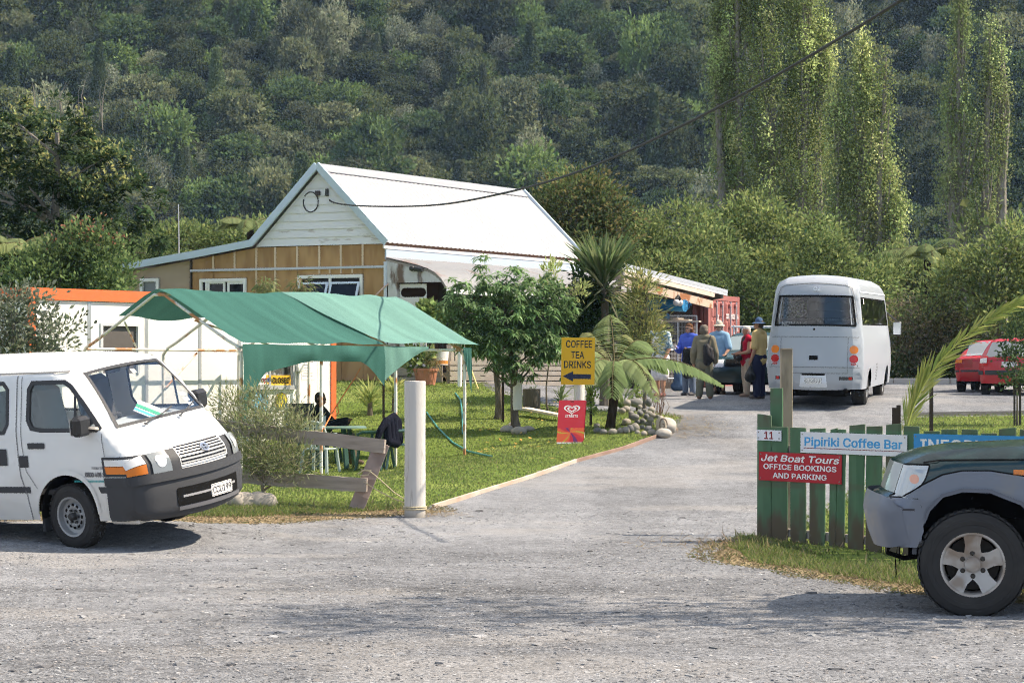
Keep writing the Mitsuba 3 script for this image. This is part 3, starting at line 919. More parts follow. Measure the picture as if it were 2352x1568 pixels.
# ---------------------------------------------------------------- veranda front fence of slats, and its crates
df = thing('slatted_deck_front', 'pale slatted timber deck front of upright and level boards before the veranda', 'fence')
d0 = C0 - g_ * 1.55 + n_ * .55; d0 = V(-1.43, 52.0, 0); d1 = V(2.45, 53.1, 0)
dd = unit(d1 - d0); Ld = np.linalg.norm(d1 - d0)
zb0 = float(G(0, 52.4)) - .05
for i in range(5):
    z = zb0 + .06 + i * .118
    put(df, 'slat', beam(d0 + up * z, d1 + up * z, .025, .095), 'm_pale_wood', False)
n = int(Ld / .13)
for i in range(n):
    a = d0 + dd * (i + .5) * Ld / n - up * 0
    put(df, 'picket', beam(a + up * (zb0 + .88) + V(0, .06, 0), a + up * (zb0 + 1.5) + V(0, .06, 0), .1, .02, (0, 1, 0)) if False else xf(box((0, .05, zb0 + .8), (.105, .02, .44)), frame(a, dd, np.cross(up, dd), up)), 'm_pale_wood', False)
for i in range(6):
    a = d0 + dd * Ld * i / 5
    put(df, 'post', xf(box((0, .08, zb0 + .45), (.09, .09, 1.0)), frame(a, dd, np.cross(up, dd), up)), 'm_old_wood', False)

# ---------------------------------------------------------------- the white kiosk
kd = unit(V(.632, .775, 0)); kn = V(.775, -.632, 0)
KO = V(-8.22, 38.5, .30)                      # the near left corner, sunk a little into the sloping lawn
KL = 7.45
kiosk = thing('kiosk', 'white panelled portable kiosk with orange trim and a serving hatch behind the green canopy', 'kiosk')
KM = frame(KO, kd, -kn, up)                   # x along the front, y into the kiosk, z up
ORANGE = P((.75, .16, .05), .5)
KWHITE = PM('kiosk_panel', lambda p, n, uv: mi.Color3f(.82, .82, .8) * (.97 + .04 * noise(p.x * 2, p.y * 2, p.z * .5)), .45, .4)
KTOP = 2.95
hatch = (5.12, 6.28, 1.27, 1.93); dark = (1.58, 2.39, 1.5, 2.34)
front = sbox(.12, 0, KL - .06, KTOP - .2).difference(sbox(hatch[0], hatch[2], hatch[1], hatch[3])).difference(sbox(dark[0], dark[2], dark[1], dark[3]))
cuts = [.12, 1.29, 2.61, 3.9, 4.9, 6.42, 7.0, KL - .06]
for a, b in zip(cuts[:-1], cuts[1:]):
    q = front.intersection(sbox(a + .004, 0, b - .004, KTOP))
    put(kiosk, 'wall_panel', xf(prism(q, .04), KM @ frame((0, 0, 0), (1, 0, 0), (0, 0, 1), (0, -1, 0))), KWHITE, False)
for x in cuts[1:5]:
    put(kiosk, 'joint_strip', xf(box((x, -.047, KTOP / 2 - .1), (.07, .012, KTOP - .22)), KM), GALV, False)
put(kiosk, 'end_wall', xf(cat(box((.04, 1.3, KTOP / 2 - .1), (.05, 2.5, KTOP - .2))), KM), KWHITE, False)
put(kiosk, 'end_wall', xf(box((KL - .04, 1.3, KTOP / 2 - .1), (.05, 2.5, KTOP - .2)), KM), KWHITE, False)
put(kiosk, 'back_wall', xf(box((KL / 2, 2.56, KTOP / 2 - .1), (KL - .1, .05, KTOP - .2)), KM), KWHITE, False)
put(kiosk, 'roof', xf(box((KL / 2, 1.28, KTOP - .03), (KL + .02, 2.66, .06)), KM), KWHITE, False)
put(kiosk, 'top_trim', xf(cat(box((KL / 2, -.06, KTOP - .09), (KL + .1, .06, .2)), box((-.02, 1.28, KTOP - .09), (.06, 2.6, .2)), box((KL + .02, 1.28, KTOP - .09), (.06, 2.6, .2))), KM), ORANGE, False)
for x in (0.03, KL - .03):
    put(kiosk, 'corner_trim', xf(box((x, -.045, KTOP / 2 - .1), (.13, .05, KTOP - .2)), KM), ORANGE, False)
put(kiosk, 'floor', xf(box((KL / 2, 1.28, .02), (KL - .14, 2.5, .04)), KM), P((.2, .19, .18), .8), False)
a, b, c, d = dark
o = put(kiosk, 'window', xf(cat(box(((a + b) / 2, -.05, d + .02), (b - a + .1, .04, .05)), box((a - .02, -.05, (c + d) / 2), (.05, .04, d - c)), box((b + .02, -.05, (c + d) / 2), (.05, .04, d - c))), KM), P((.6, .62, .64), .5), False)
put(o, 'pane', xf(box(((a + b) / 2, -.0, (c + d) / 2), (b - a, .02, d - c)), KM), P((.11, .1, .095), .5), False, label='dark board in the left opening')
a, b, c, d = hatch
o = put(kiosk, 'serving_window', xf(cat(box(((a + b) / 2, -.05, d + .02), (b - a + .14, .05, .06)), box(((a + b) / 2, -.06, c - .03), (b - a + .16, .09, .08)), box((a - .04, -.05, (c + d) / 2), (.07, .05, d - c)), box((b + .04, -.05, (c + d) / 2), (.07, .05, d - c)), box(((a + b) / 2 - .02, -.045, (c + d) / 2), (.045, .05, d - c))), KM), P((.5, .51, .52), .4, .5, .3), False)
put(o, 'pane', xf(box(((a + b) / 2, -.02, (c + d) / 2), (b - a, .004, d - c)), KM), 'pane', False)
put(o, 'shelf', xf(cat(box(((a + b) / 2, .32, c + .02), (b - a + .3, .5, .03)), box(((a + b) / 2, .32, c + .55), (b - a + .3, .4, .02)), box(((a + b) / 2, .6, (c + d) / 2), (b - a + .3, .02, d - c + .3))), KM), P((.3, .3, .31), .7), False)
r = np.random.default_rng(3)
for i in range(9):
    x = a + .1 + i * (b - a - .2) / 8
    h = .38 + .06 * r.random()
    put(o, 'jar', xf(lathe([(0, 0), (.05, 0), (.056, .02), (.05, h * .9), (.042, h), (0, h)], 10), KM @ trans((x, .1 + .05 * r.random(), c + (.02 if i > 3 else .2)))), P((.66, .67, .68), .35), 40)


def kw(x, z, out=.05):
    return (KM @ V(x, -out, z, 1))[:3]


RED = P((.75, .03, .03), .5); NAVY = P((.02, .025, .07), .6); BLACK = P((.015, .015, .017), .6)
for x, z, w in ((a + .86, d - .12, .5), (a + .28, c + .12, .5)):
    s = single('ice_cream_poster', plate(kw(x, z, .052), kd, up, w, .2, .008), P((.85, .85, .84), .5), 'white and red printed ice cream poster ' + ('at the top right of the serving window' if z > 1.6 else 'at the bottom left of the serving window'), 'poster', smooth=False)
    put(s, 'lettering', text('Tip Top', .1, kw(x - .02, z, .054), kd, up, .002, True, slant=.25), RED, False)
    put(s, 'emblem', cat(plate(kw(x + .23, z, .055), kd, up, .09, .18, .002)), P((.8, .45, .05), .5), False)
    put(s, 'emblem', cat(plate(kw(x + .235, z - .01, .057), kd, up, .07, .08, .002, .03)), P((.15, .2, .6), .5), False)
s = single('closed_sign', plate(kw(b - .3, c + .1, .05), kd, up, .54, .2, .008), P((.72, .43, .03), .5), 'yellow CLOSED sign in the serving window', 'sign', smooth=False)
put(s, 'lettering', text('CLOSED', .115, kw(b - .3, c + .1, .052), kd, up, .002, True, width=.46), BLACK, False)
s = single('round_sticker', xf(lathe([(0, .012), (.165, .012), (.165, 0), (0, 0)], 28), KM @ frame((5.99, -.041, .98), (1, 0, 0), (0, 0, 1), (0, -1, 0))), P((.72, .62, .05), .5), 'round yellow sticker with dark script below the serving window', 'sign')
put(s, 'ring', xf(lathe([(.15, .016), (.165, .016), (.165, 0), (.15, 0)], 28), KM @ frame((5.99, -.0412, .98), (1, 0, 0), (0, 0, 1), (0, -1, 0))), P((.2, .1, .05), .5))
put(s, 'lettering', text('Frosté', .08, kw(5.98, 1.02, .054), kd, unit(up + kd * .0), .002, False, slant=.2, width=.2), P((.12, .1, .05), .5), False)
put(s, 'flourish', xf(tube([(5.98, -.056, .95), (6.0, -.056, .92), (6.02, -.056, .89), (5.99, -.056, .87), (5.95, -.056, .875)], .006, 5), KM), P((.55, .2, .04), .5))
s = single('blue_wall_emblem', xf(lathe([(0, .012), (.24, .012), (.24, 0), (0, 0)], 28), KM @ frame((5.41, -.041, .98), (1, 0, 0), (0, 0, 1), (0, -1, 0))), P((.03, .25, .42), .5), 'large blue round emblem below the left of the serving window', 'sign')
for i in range(10):
    t = i / 10 * 2 * np.pi
    put(s, 'petal', xf(tube([(5.41 + .05 * math.cos(t), -.055, .98 + .05 * math.sin(t)), (5.41 + .14 * math.cos(t + .3), -.055, .98 + .14 * math.sin(t + .3)), (5.41 + .2 * math.cos(t + .75), -.055, .98 + .2 * math.sin(t + .75))], [.006, .018, .006], 5), KM), P((.4, .6, .7), .5))
s = single('price_notice', plate(kw(6.72, 1.62, .05), kd, up, .34, .46, .006), P((.84, .84, .83), .5), 'white printed price notice on the kiosk wall right of the hatch', 'notice', smooth=False)
rr = np.random.default_rng(4)
put(s, 'print', cat(*[box((0, 0, 0), (0, 0, 0)) if False else plate(kw(6.70 + .03 * rr.normal(), 1.78 - .055 * i, .0525), kd, up, .2 + .12 * rr.random(), .016, .001) for i in range(7)]), P((.25, .25, .25), .6), False)
s = single('meter_box', xf(box((6.45, -.08, 1.62), (.17, .09, .16), .01), KM), P((.78, .78, .76), .5), 'small white meter box with conduit on the kiosk wall', 'meter box')
put(s, 'conduit', xf(cat(tube([(6.45, -.07, 1.54), (6.45, -.07, .3)], .025, 8)), KM), P((.7, .7, .69), .5))

# ---------------------------------------------------------------- open shed and red container
shed = thing('open_shed', 'open-fronted timber shed with a sloping iron roof beside the red container', 'shed')
A = at(1433, 612, 53.5); B = at(1672, 673, 60.5)
sd = unit((B - A) * V(1, 1, 0)); sb = V(-.15, .99, 0)
rp_ = [A - up * .0, B, B + sb * 2.2, A + sb * 4.6]
put(shed, 'roof', (np.array(rp_ + [p + up * .05 for p in rp_]), tri([[3, 2, 1, 0], [4, 5, 6, 7], [0, 1, 5, 4], [1, 2, 6, 5], [2, 3, 7, 6], [3, 0, 4, 7]])), P((.36, .38, .41), .45), False)
put(shed, 'roof_edge', beam(A - V(.03, .05, 0) + up * .03, B - V(.03, .05, 0) + up * .03, .04, .1), P((.42, .45, .5), .4), False)
put(shed, 'roof_trim', beam(A - V(.04, .06, 0) - up * .05, B - V(.04, .06, 0) - up * .05, .04, .05), P((.7, .72, .74), .4), False)
put(shed, 'fascia', beam(A - up * .15, A + (B - A) * .85 - up * .15, .04, .11), 'm_pale_wood', False)
put(shed, 'beam', beam(A + sb * .12 - up * .36, A + (B - A) * .84 + sb * .12 - up * .40, .06, .2), PM('stained_wood', wear((.5, .4, .31), (.3, .13, .06), .5, .62, 2, 2), .8, .2), False)
for t, s in ((.02, .1), (.02, 4.2)):
    p0 = A + (B - A) * t + sb * s
    put(shed, 'post', beam(V(p0[0], p0[1], G(p0[0], p0[1]) - .1), p0 - up * .1, .12, .12), 'm_pale_wood', False)
for t in np.linspace(.08, .95, 7):
    p0 = A + (B - A) * t
    put(shed, 'rafter', beam(p0 + sb * .1 - up * .1, p0 + sb * (4.4 - 2.3 * t) - up * .1, .05, .14), 'm_old_wood', False)
p0, p1 = A + sb * 4.4, B + sb * 2.0
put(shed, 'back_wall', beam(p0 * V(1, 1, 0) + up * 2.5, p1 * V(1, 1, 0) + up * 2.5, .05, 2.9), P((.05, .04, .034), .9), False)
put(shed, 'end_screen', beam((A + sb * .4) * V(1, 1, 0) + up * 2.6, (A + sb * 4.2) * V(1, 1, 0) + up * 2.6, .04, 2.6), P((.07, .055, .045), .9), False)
# spotlights on the beam
lp = A + (B - A) * .47 - up * .45 - sb * .03
for i in range(2):
    s = put(shed, 'spotlight', xf(blob(.085, 2, 1, 0), trans(lp + sd * (.27 * i) - up * .12)), P((.6, .6, .6), .15, .6), 60)
    put(s, 'holder', tube([lp + sd * (.27 * i) - up * .06, lp + sd * .14 + up * .06], [.05, .03], 7), BLACK)
# mesh cage, planks and a blue roll inside
cg = thing('wire_cage', 'wire mesh cage standing in the dark of the open shed', 'cage')
ca, cb = at(1512, 700, 59.3), at(1600, 700, 60.0)
ca[2] = cb[2] = 0
put(cg, 'frame', cat(*[tube([ca + (cb - ca) * t + up * 1.6, ca + (cb - ca) * t + up * 3.35], .022, 6) for t in (0, .5, 1)], *[tube([ca + up * z, cb + up * z], .02, 6) for z in (1.7, 2.45, 3.35)]), GALV)
put(cg, 'wire_mesh', cat(*[tube([ca + (cb - ca) * t + up * 1.6, ca + (cb - ca) * t + up * 3.35], .006, 4) for t in np.linspace(.03, .97, 26)], *[tube([ca + up * z, cb + up * z], .006, 4) for z in np.linspace(1.75, 3.3, 14)]), P((.3, .3, .31), .5), kind='stuff')
for i in range(3):
    q0 = at(1490 + 14 * i, 738 - 4 * i, 57.5 + .3 * i); q1 = at(1608 - 22 * i, 738 - 3 * i, 57.0 + .3 * i)
    single('plank', beam(q0, q1, .2, .035), 'm_pale_wood', ['lowest pale plank sticking out of the rack in the shed', 'middle pale plank in the shed rack', 'topmost pale plank in the shed rack'][i], 'plank', smooth=False)
br = at(1490, 700, 58.0); br1 = at(1574, 702, 57.4)
s = single('blue_roll', tube([br, br1], .155, 18), P((.03, .22, .45), .6), 'bright blue foam roll hung up under the shed roof', 'roll')
put(s, 'rolled_edge', tube([br1 + .02 * unit(br1 - br) + V(.13 * math.cos(t) * (1 - t / 22), 0, .13 * math.sin(t) * (1 - t / 22)) for t in np.linspace(0, 14, 40)], .01, 5), P((.02, .14, .32), .6))
s = single('lower_blue_roll', tube([br - V(0, 0, .3), br1 - V(.45, 0, .27)], .08, 12), P((.02, .1, .22), .6), 'thin dark blue roll below the bright blue one', 'roll')


def container_col(p, n, uv):
    k = fbm(p.x * 1.2 + p.y, p.z * 2.5, p.y * 1.2, 4)
    return mix(mi.Color3f(.28, .085, .08), mi.Color3f(.40, .17, .15), k)


PM('red_steel', container_col, .6, .3)
PM('dark_red_steel', lambda p, n, uv: container_col(p, n, uv) * .75, .6, .3)
cont = thing('shipping_container', 'faded red shipping container with locking bars on its sunlit doors', 'container')
E0 = at(1627, 676, 61.5) * V(1, 1, 0); ed = unit(V(.44, .9, 0)); en = V(.9, -.44, 0); es = V(-.9, .44, 0)
CH = CAM_H + (864 - 676) / F * 61.5; CB = float(G(5.4, 61.5)) + .02
CMt = frame(E0 + up * CB, ed, es, up); hC = CH - CB
n = 38
s = np.linspace(0, 6.0, n * 4 + 1); off = .036 * np.clip(1.6 * np.sin(2 * np.pi * s / .28), -1, 1)


def ribbed(y, sgn):
    v = np.array([[y + 0 * t, 0, 0] for t in s]); m = len(s)
    a = np.stack([np.full(m, y) + off * 0, s, np.full(m, .15)], 1); b = a.copy(); b[:, 2] = hC - .12
    a[:, 0] += sgn * off; b[:, 0] += sgn * off
    q = np.stack([np.arange(m - 1), np.arange(1, m), m + np.arange(1, m), m + np.arange(m - 1)], 1)
    return np.vstack([a, b]), tri(q)


put(cont, 'side_wall', xf(cat(ribbed(.04, 1), ribbed(2.40, 1)), CMt), 'm_dark_red_steel', False)
put(cont, 'roof', xf(box((1.22, 3, hC - .05), (2.3, 5.9, .05)), CMt), 'm_red_steel', False)
put(cont, 'frame', xf(cat(*[box((x, y, hC / 2), (.14, .14, hC), .01) for x in (.07, 2.37) for y in (.07, 5.95)], *[box((1.22, y, z), (2.3, .13, .14)) for y in (.07, 5.95) for z in (.08, hC - .07)], *[box((x, 3, z), (.12, 5.7, .13)) for x in (.07, 2.37) for z in (.08, hC - .07)]), CMt), 'm_red_steel', False)
for i, x0 in enumerate((.15, 1.23)):
    dr_ = put(cont, 'door', xf(cat(box((x0 + .53, .02, hC / 2), (1.05, .04, hC - .32), .01), *[box((x0 + .53, -.005, hC * t), (.9, .04, hC * .16), .02) for t in (.2, .42, .64, .84)]), CMt), 'm_red_steel', False)
    for x in (x0 + .3, x0 + .75):
        bar = put(dr_, 'locking_bar', xf(tube([(x, -.07, .16), (x, -.07, hC - .16)], .025, 8), CMt), P((.45, .42, .43), .5, .5, .3))
    put(dr_, 'bracket', xf(cat(*[box((x, -.05, z), (.12, .06, .06)) for x in (x0 + .3, x0 + .75) for z in (.25, hC * .34, hC * .66, hC - .25)]), CMt), P((.45, .2, .18), .6), False)
cu = ed
WHT = P((.8, .74, .72), .6)
for tx, w, x, z in (('CRX', .3, 1.42, 1.95), ('651881 6', .55, 1.95, 1.95), ('22G1', .34, 2.05, 1.62)):
    o = (CMt @ V(x, -.03, z, 1))[:3]
    put(cont, 'lettering', text(tx, .13, o, ed, up, .01, True, width=w), WHT, False)
put(cont, 'lettering', text('J', .16, (CMt @ V(.62, -.03, 1.9, 1))[:3], ed, up, .01, True), WHT, False)
# ---------------------------------------------------------------- the green shade canopy
def rust_pipe(p, n, uv):
    k = fbm(p.x * 4, p.y * 4, p.z * 3, 4)
    return mix(mi.Color3f(.72, .7, .66), mi.Color3f(.48, .22, .10), smoothstep(.52, .64, k))


PM('rusty_pipe', rust_pipe, .55, .3)


def cloth_col(p, n, uv):
    a = noise(p.x * 130, p.y * 130, p.z * 130)
    s = p.x * .57 + p.y * .82
    b = fbm(s * 5, p.z * .8, 4.0, 3)
    return mi.Color3f(.07, .185, .16) * (.75 + .3 * a + .35 * (b - .5))


scene['shade_cloth'] = {'type': 'principledthin', 'base_color': proc(cloth_col), 'roughness': .6, 'spec_trans': 0.0, 'diff_trans': .55, 'eta': 1.3}
scene['light_cloth'] = {'type': 'principledthin', 'base_color': proc(lambda p, n, uv: cloth_col(p, n, uv) * mi.Color3f(2.7, 1.95, 2.0)), 'roughness': .6, 'spec_trans': 0.0, 'diff_trans': .5, 'eta': 1.3}
Q1 = at(738, 1090, 38.0); Q3 = at(1067, 1055, 40.9)
cu_ = unit((Q3 - Q1) * V(1, 1, 0)); cv_ = V(-cu_[1], cu_[0], 0)
cstep = np.linalg.norm((Q3 - Q1) * V(1, 1, 0)) / 2
Q0 = Q1 - cu_ * cstep
CWD = 3.9
ZE, ZR = 2.25, 3.13
can = thing('shade_canopy', 'green shade cloth canopy on a rusty white pipe frame over the lawn tables', 'canopy')


def cp(i, v, z):
    """Canopy point: i bays along the front, v across, height z."""
    q = Q0 + cu_ * cstep * i + cv_ * CWD * v
    return V(q[0], q[1], z)


def arch(i):
    return [cp(i, 0, ZE - .12), cp(i, .03, ZE), cp(i, .08, ZE + .08), cp(i, .42, ZR - .12), cp(i, .47, ZR - .02), cp(i, .53, ZR - .02), cp(i, .58, ZR - .12), cp(i, .92, ZE + .08), cp(i, .97, ZE), cp(i, 1, ZE - .12)]


for i in range(4):
    for v in (0, 1):
        b = cp(i, v, 0); zg = float(G(b[0], b[1]))
        nm = put(can, 'post', tube([V(b[0], b[1], zg - .05), V(b[0], b[1], zg + 1.0), cp(i, v, ZE - .11)], [.027, .03, .027], 9), 'm_rusty_pipe')
    put(can, 'arch_pipe', tube(arch(i), .027, 8), 'm_rusty_pipe')
for v, z in ((0.03, ZE - .03), (.97, ZE - .03), (.5, ZR)):
    for i in range(3):
        put(can, 'rail_pipe', tube([cp(i, v, z), cp(i + 1, v, z)], .024, 8), 'm_rusty_pipe')
for v in (.28, .72):
    put(can, 'brace', tube([cp(0, v, ZE + .42), cp(.55, v + (.22 if v > .5 else -.2), ZE + .0)], .018, 6), 'm_rusty_pipe')
put(can, 'brace', tube([cp(1, .98, ZE - .7), cp(1.4, .98, ZE - .08)], .018, 6), 'm_rusty_pipe')


def roofz(v):
    return np.interp(v, [-.02, .06, .42, .5, .58, .94, 1.02], [ZE + .0, ZE + .12, ZR - .07, ZR + .04, ZR - .07, ZE + .12, ZE + .0])


def tarp(i0, i1, v0, v1, lift, skew, seed, sag=.08, nu=50, nv=46, dv0=0.0):
    """Cloth over the ridge, from bay i0 to i1; skew shifts the sheet's edges along the ridge as they go down."""
    u, v = np.meshgrid(np.linspace(0, 1, nu), np.linspace(v0, v1, nv), indexing='ij')
    uu = i0 + (i1 - i0) * u + skew(u, v)
    z = roofz(v) + lift
    ph = uu % 1.0
    z = z - sag * np.sin(np.pi * ph) ** 2 * np.sin(np.pi * np.clip(np.abs(v - .5) * 2, 0, 1))
    z = z + .045 * (meshkit.noise(np.stack([uu * 4, v * 2.2, 0 * v], -1), seed) - .5) + .012 * np.abs(np.sin(uu * 9 + v * 4)) * np.sin(np.pi * np.clip(v * 2, 0, 1))
    q = Q0 + cu_ * (cstep * uu)[..., None] + cv_ * (CWD * v)[..., None]
    P_ = np.stack([q[..., 0], q[..., 1], z], -1).reshape(-1, 3)
    i, j = np.meshgrid(np.arange(nu - 1), np.arange(nv - 1), indexing='ij')
    return P_, tri(np.stack([i * nv + j, i * nv + j + 1, (i + 1) * nv + j + 1, (i + 1) * nv + j], -1).reshape(-1, 4))


lt = put(can, 'cloth', tarp(-.02, 1.78, -.02, .75, .055, lambda u, v: u * .02 * (1 - v), 1), 'shade_cloth', True, label='darker green cloth over the left bays')
rt = put(can, 'cloth', tarp(1.52, 3.16, -.03, .78, .08, lambda u, v: (1 - u) * .30 * np.clip(.5 - v, 0, 1) * 2, 2, .06), 'light_cloth', True, label='paler green cloth over the right bays')


def valance(i0, i1, drop, m, name, par, bulge):
    u, t = np.meshgrid(np.linspace(0, 1, 40), np.linspace(0, 1, 12), indexing='ij')
    d = drop(u)
    q = Q0 + cu_ * (cstep * (i0 + (i1 - i0) * u))[..., None] - cv_ * (.07 + bulge * np.sin(np.pi * t) * (.5 + .5 * np.sin(u * 19)))[..., None]
    z = ZE + .02 - d * t + .0 * u
    v = np.stack([q[..., 0], q[..., 1], z], -1).reshape(-1, 3)
    i, j = np.meshgrid(np.arange(39), np.arange(11), indexing='ij')
    return put(par, name, (v, tri(np.stack([i * 12 + j, i * 12 + j + 1, (i + 1) * 12 + j + 1, (i + 1) * 12 + j], -1).reshape(-1, 4))), m, True)


valance(-.02, 1.80, lambda u: .27 + .95 * np.clip(1 - u / .16, 0, 1) ** 1.6 + .28 * np.clip((.45 - u) / .45, 0, 1) ** 1.0 * (u > .0) + .42 * np.clip((u - .82) / .18, 0, 1) ** 1.5, 'shade_cloth', 'hanging_edge', lt, .05)
valance(1.80, 2.42, lambda u: .05 + .55 * (1 - u) ** 1.3, 'light_cloth', 'hanging_edge', rt, .02)
valance(2.93, 3.06, lambda u: .08 + .75 * u ** 1.2, 'shade_cloth', 'hanging_edge', rt, .02)
# ---------------------------------------------------------------- vehicles
RUBBER = PM('tyre_rubber', lambda p, n, uv: mi.Color3f(.026, .026, .027) + mi.Color3f(.05, .046, .04) * fbm(p.x * 7, p.y * 7, p.z * 7, 3) * .5, .85, .2)
PLASTIC = P((.045, .047, .052), .6, .35)
SHADOW_BLACK = P((.012, .012, .012), .95, .05)
CHROME = P((.75, .76, .78), .18, .5, .9)
LENS = P((.72, .74, .74), .08, .8)
AMBER = P((.72, .2, .02), .15, .6)
REDLENS = P((.45, .015, .015), .15, .6)
SEAT = P((.1, .105, .115), .9, .1)


class Body:
    """A car body from its side view: sil = closed outline (x forward, z up); w(z) = half width; r = edge rounding."""

    def __init__(s, key, M, sil, wz, r=.12, crown=.03, bow=(0, 0), mirror=True):
        s.key, s.M, s.r, s.crown, s.bow = key, M, r, crown, bow
        s.sil = np.asarray(sil, float); s.poly = Polygon(s.sil)
        zz, ww = np.array(wz, float).T
        s.wz = lambda z: np.interp(z, zz, ww)
        z0 = s.sil[:, 1].min()
        s.x0, s.x1 = s.sil[:, 0].min(), s.sil[:, 0].max()
        i = np.argsort(s.sil[:, 1])[:2]
        # the open outline, from the rear bottom corner over the roof to the front bottom corner
        c = s.sil
        a = min(i, key=lambda k: c[k, 0]); b = max(i, key=lambda k: c[k, 0])
        step = 1 if (a + 1) % len(c) != b else -1
        idx = [a]
        while idx[-1] != b:
            idx.append((idx[-1] + step) % len(c))
        s.line = c[idx]
        s.ls = LineString(s.line)
        seg = np.linalg.norm(np.diff(s.line, axis=0), axis=1)
        s.cum = np.r_[0, np.cumsum(seg)]

    def warp(s, v):
        v = np.array(v, float)
        t = np.clip((v[:, 0] - (s.x1 - 1.0)) / 1.0, 0, 1); q = (v[:, 1] / s.wz(v[:, 2])) ** 2
        v[:, 0] -= s.bow[0] * q * t * t * (3 - 2 * t)
        t = np.clip(((s.x0 + 1.0) - v[:, 0]) / 1.0, 0, 1)
        v[:, 0] += s.bow[1] * q * t * t * (3 - 2 * t)
        return v

    def w(s, p):
        d = shapely.distance(s.ls, shapely.points(p))
        d = np.where(shapely.contains(s.poly.buffer(1e-6), shapely.points(p)), d, 0)
        e = np.clip(s.r - d, 0, s.r)
        return s.wz(p[:, 1]) - s.r + np.sqrt(np.maximum(s.r ** 2 - e ** 2, 0))

    def side(s, poly, off=0.0, h=.07, sides=(1, -1)):
        ms = []
        p, t = fill2(poly, h)
        for g in sides:
            y = g * (s.w(p) + off)
            ms.append((s.warp(np.stack([p[:, 0], y, p[:, 1]], 1)), t if g < 0 else t[:, ::-1]))
        return cat(ms)

    def sat(s, x=None, z=None, front=True):
        """Distance along the outline where it passes height z on the front (or rear) or place x on top."""
        n = 600
        u = np.linspace(0, s.cum[-1], n); P_ = s.pt(u)
        if z is not None:
            half = P_[:, 0] > (s.x0 + s.x1) / 2 if front else P_[:, 0] < (s.x0 + s.x1) / 2
            return u[half][np.argmin(np.abs(P_[half, 1] - z))]
        top = P_[:, 1] > P_[:, 1].min() + .4 * np.ptp(P_[:, 1])
        return u[top][np.argmin(np.abs(P_[top, 0] - x))]

    def pt(s, u):
        return np.stack([np.interp(u, s.cum, s.line[:, 0]), np.interp(u, s.cum, s.line[:, 1])], -1)

    def nrm(s, u):
        e = .04
        t = unit(s.pt(np.clip(u + e, 0, s.cum[-1])) - s.pt(np.clip(u - e, 0, s.cum[-1])))
        return np.stack([-t[:, 1], t[:, 0]], -1)

    def over(s, poly, off=0.0, h=.08):
        """A patch on the swept surface: poly in (distance along outline, y / edge half width)."""
        p, t = fill2(poly, h)
        q = s.pt(p[:, 0]); n = s.nrm(p[:, 0])
        y = p[:, 1]
        we = s.wz(q[:, 1]) - s.r
        k = off + s.crown * np.clip(1 - (y / np.maximum(we, .1)) ** 2, 0, 1)
        # past the edge the patch follows the rounding
        ex = np.clip(np.abs(y) - we, 0, s.r * 1.4)
        a = ex / s.r
        rr = s.r + off
        yy = np.sign(y) * (np.minimum(np.abs(y), we) + rr * np.sin(np.minimum(a, 1.5)))
        dn = np.where(ex > 0, s.r - rr * np.cos(np.minimum(a, 1.5)), 0)
        k = np.where(ex > 0, -dn, k)
        v = np.stack([q[:, 0] + n[:, 0] * k, yy, q[:, 1] + n[:, 1] * k], 1)
        return s.warp(v), t if n[:, 1].mean() > 0 or True else t

    def rim(s, holes=None, h=.09):
        pts = []
        u = np.linspace(0, s.cum[-1], int(s.cum[-1] / h) + 2)
        we = s.wz(s.pt(u)[:, 1]) - s.r
        poly = Polygon(np.r_[np.c_[u, we], np.c_[u, -we][::-1]])
        if holes is not None:
            poly = poly.difference(holes)
        return s.over(poly, 0, h)

    def put(s, name, mesh, m, parent=None, smooth=True, **k):
        return put(parent or s.key, name, mesh, m, smooth, M=s.M, **k)


def arch(x, z, r, bottom):
    return unary_union([Point(x, z).buffer(r, 24), sbox(x - r, bottom - .5, x + r, z)])


def liner(x, z, r, y0, y1, n=18):
    g = np.linspace(-.15, math.pi + .15, n)
    p = np.stack([x + r * np.cos(g), z + r * np.sin(g)], 1)
    v = np.vstack([np.c_[p[:, 0], np.full(n, y0), p[:, 1]], np.c_[p[:, 0], np.full(n, y1), p[:, 1]]])
    k = np.arange(n - 1)
    return v, tri(np.stack([k, k + 1, n + k + 1, n + k], 1))


def liners(C, xs, z, r, y0, y1):
    for x in xs:
        for g in (1, -1):
            C.put('wheel_liner', cat(liner(x, z, r, g * y0, g * y1), box((x, g * y0, z + r * .5), (1.7 * r, .02, r * .9))), SHADOW_BLACK, smooth=False)


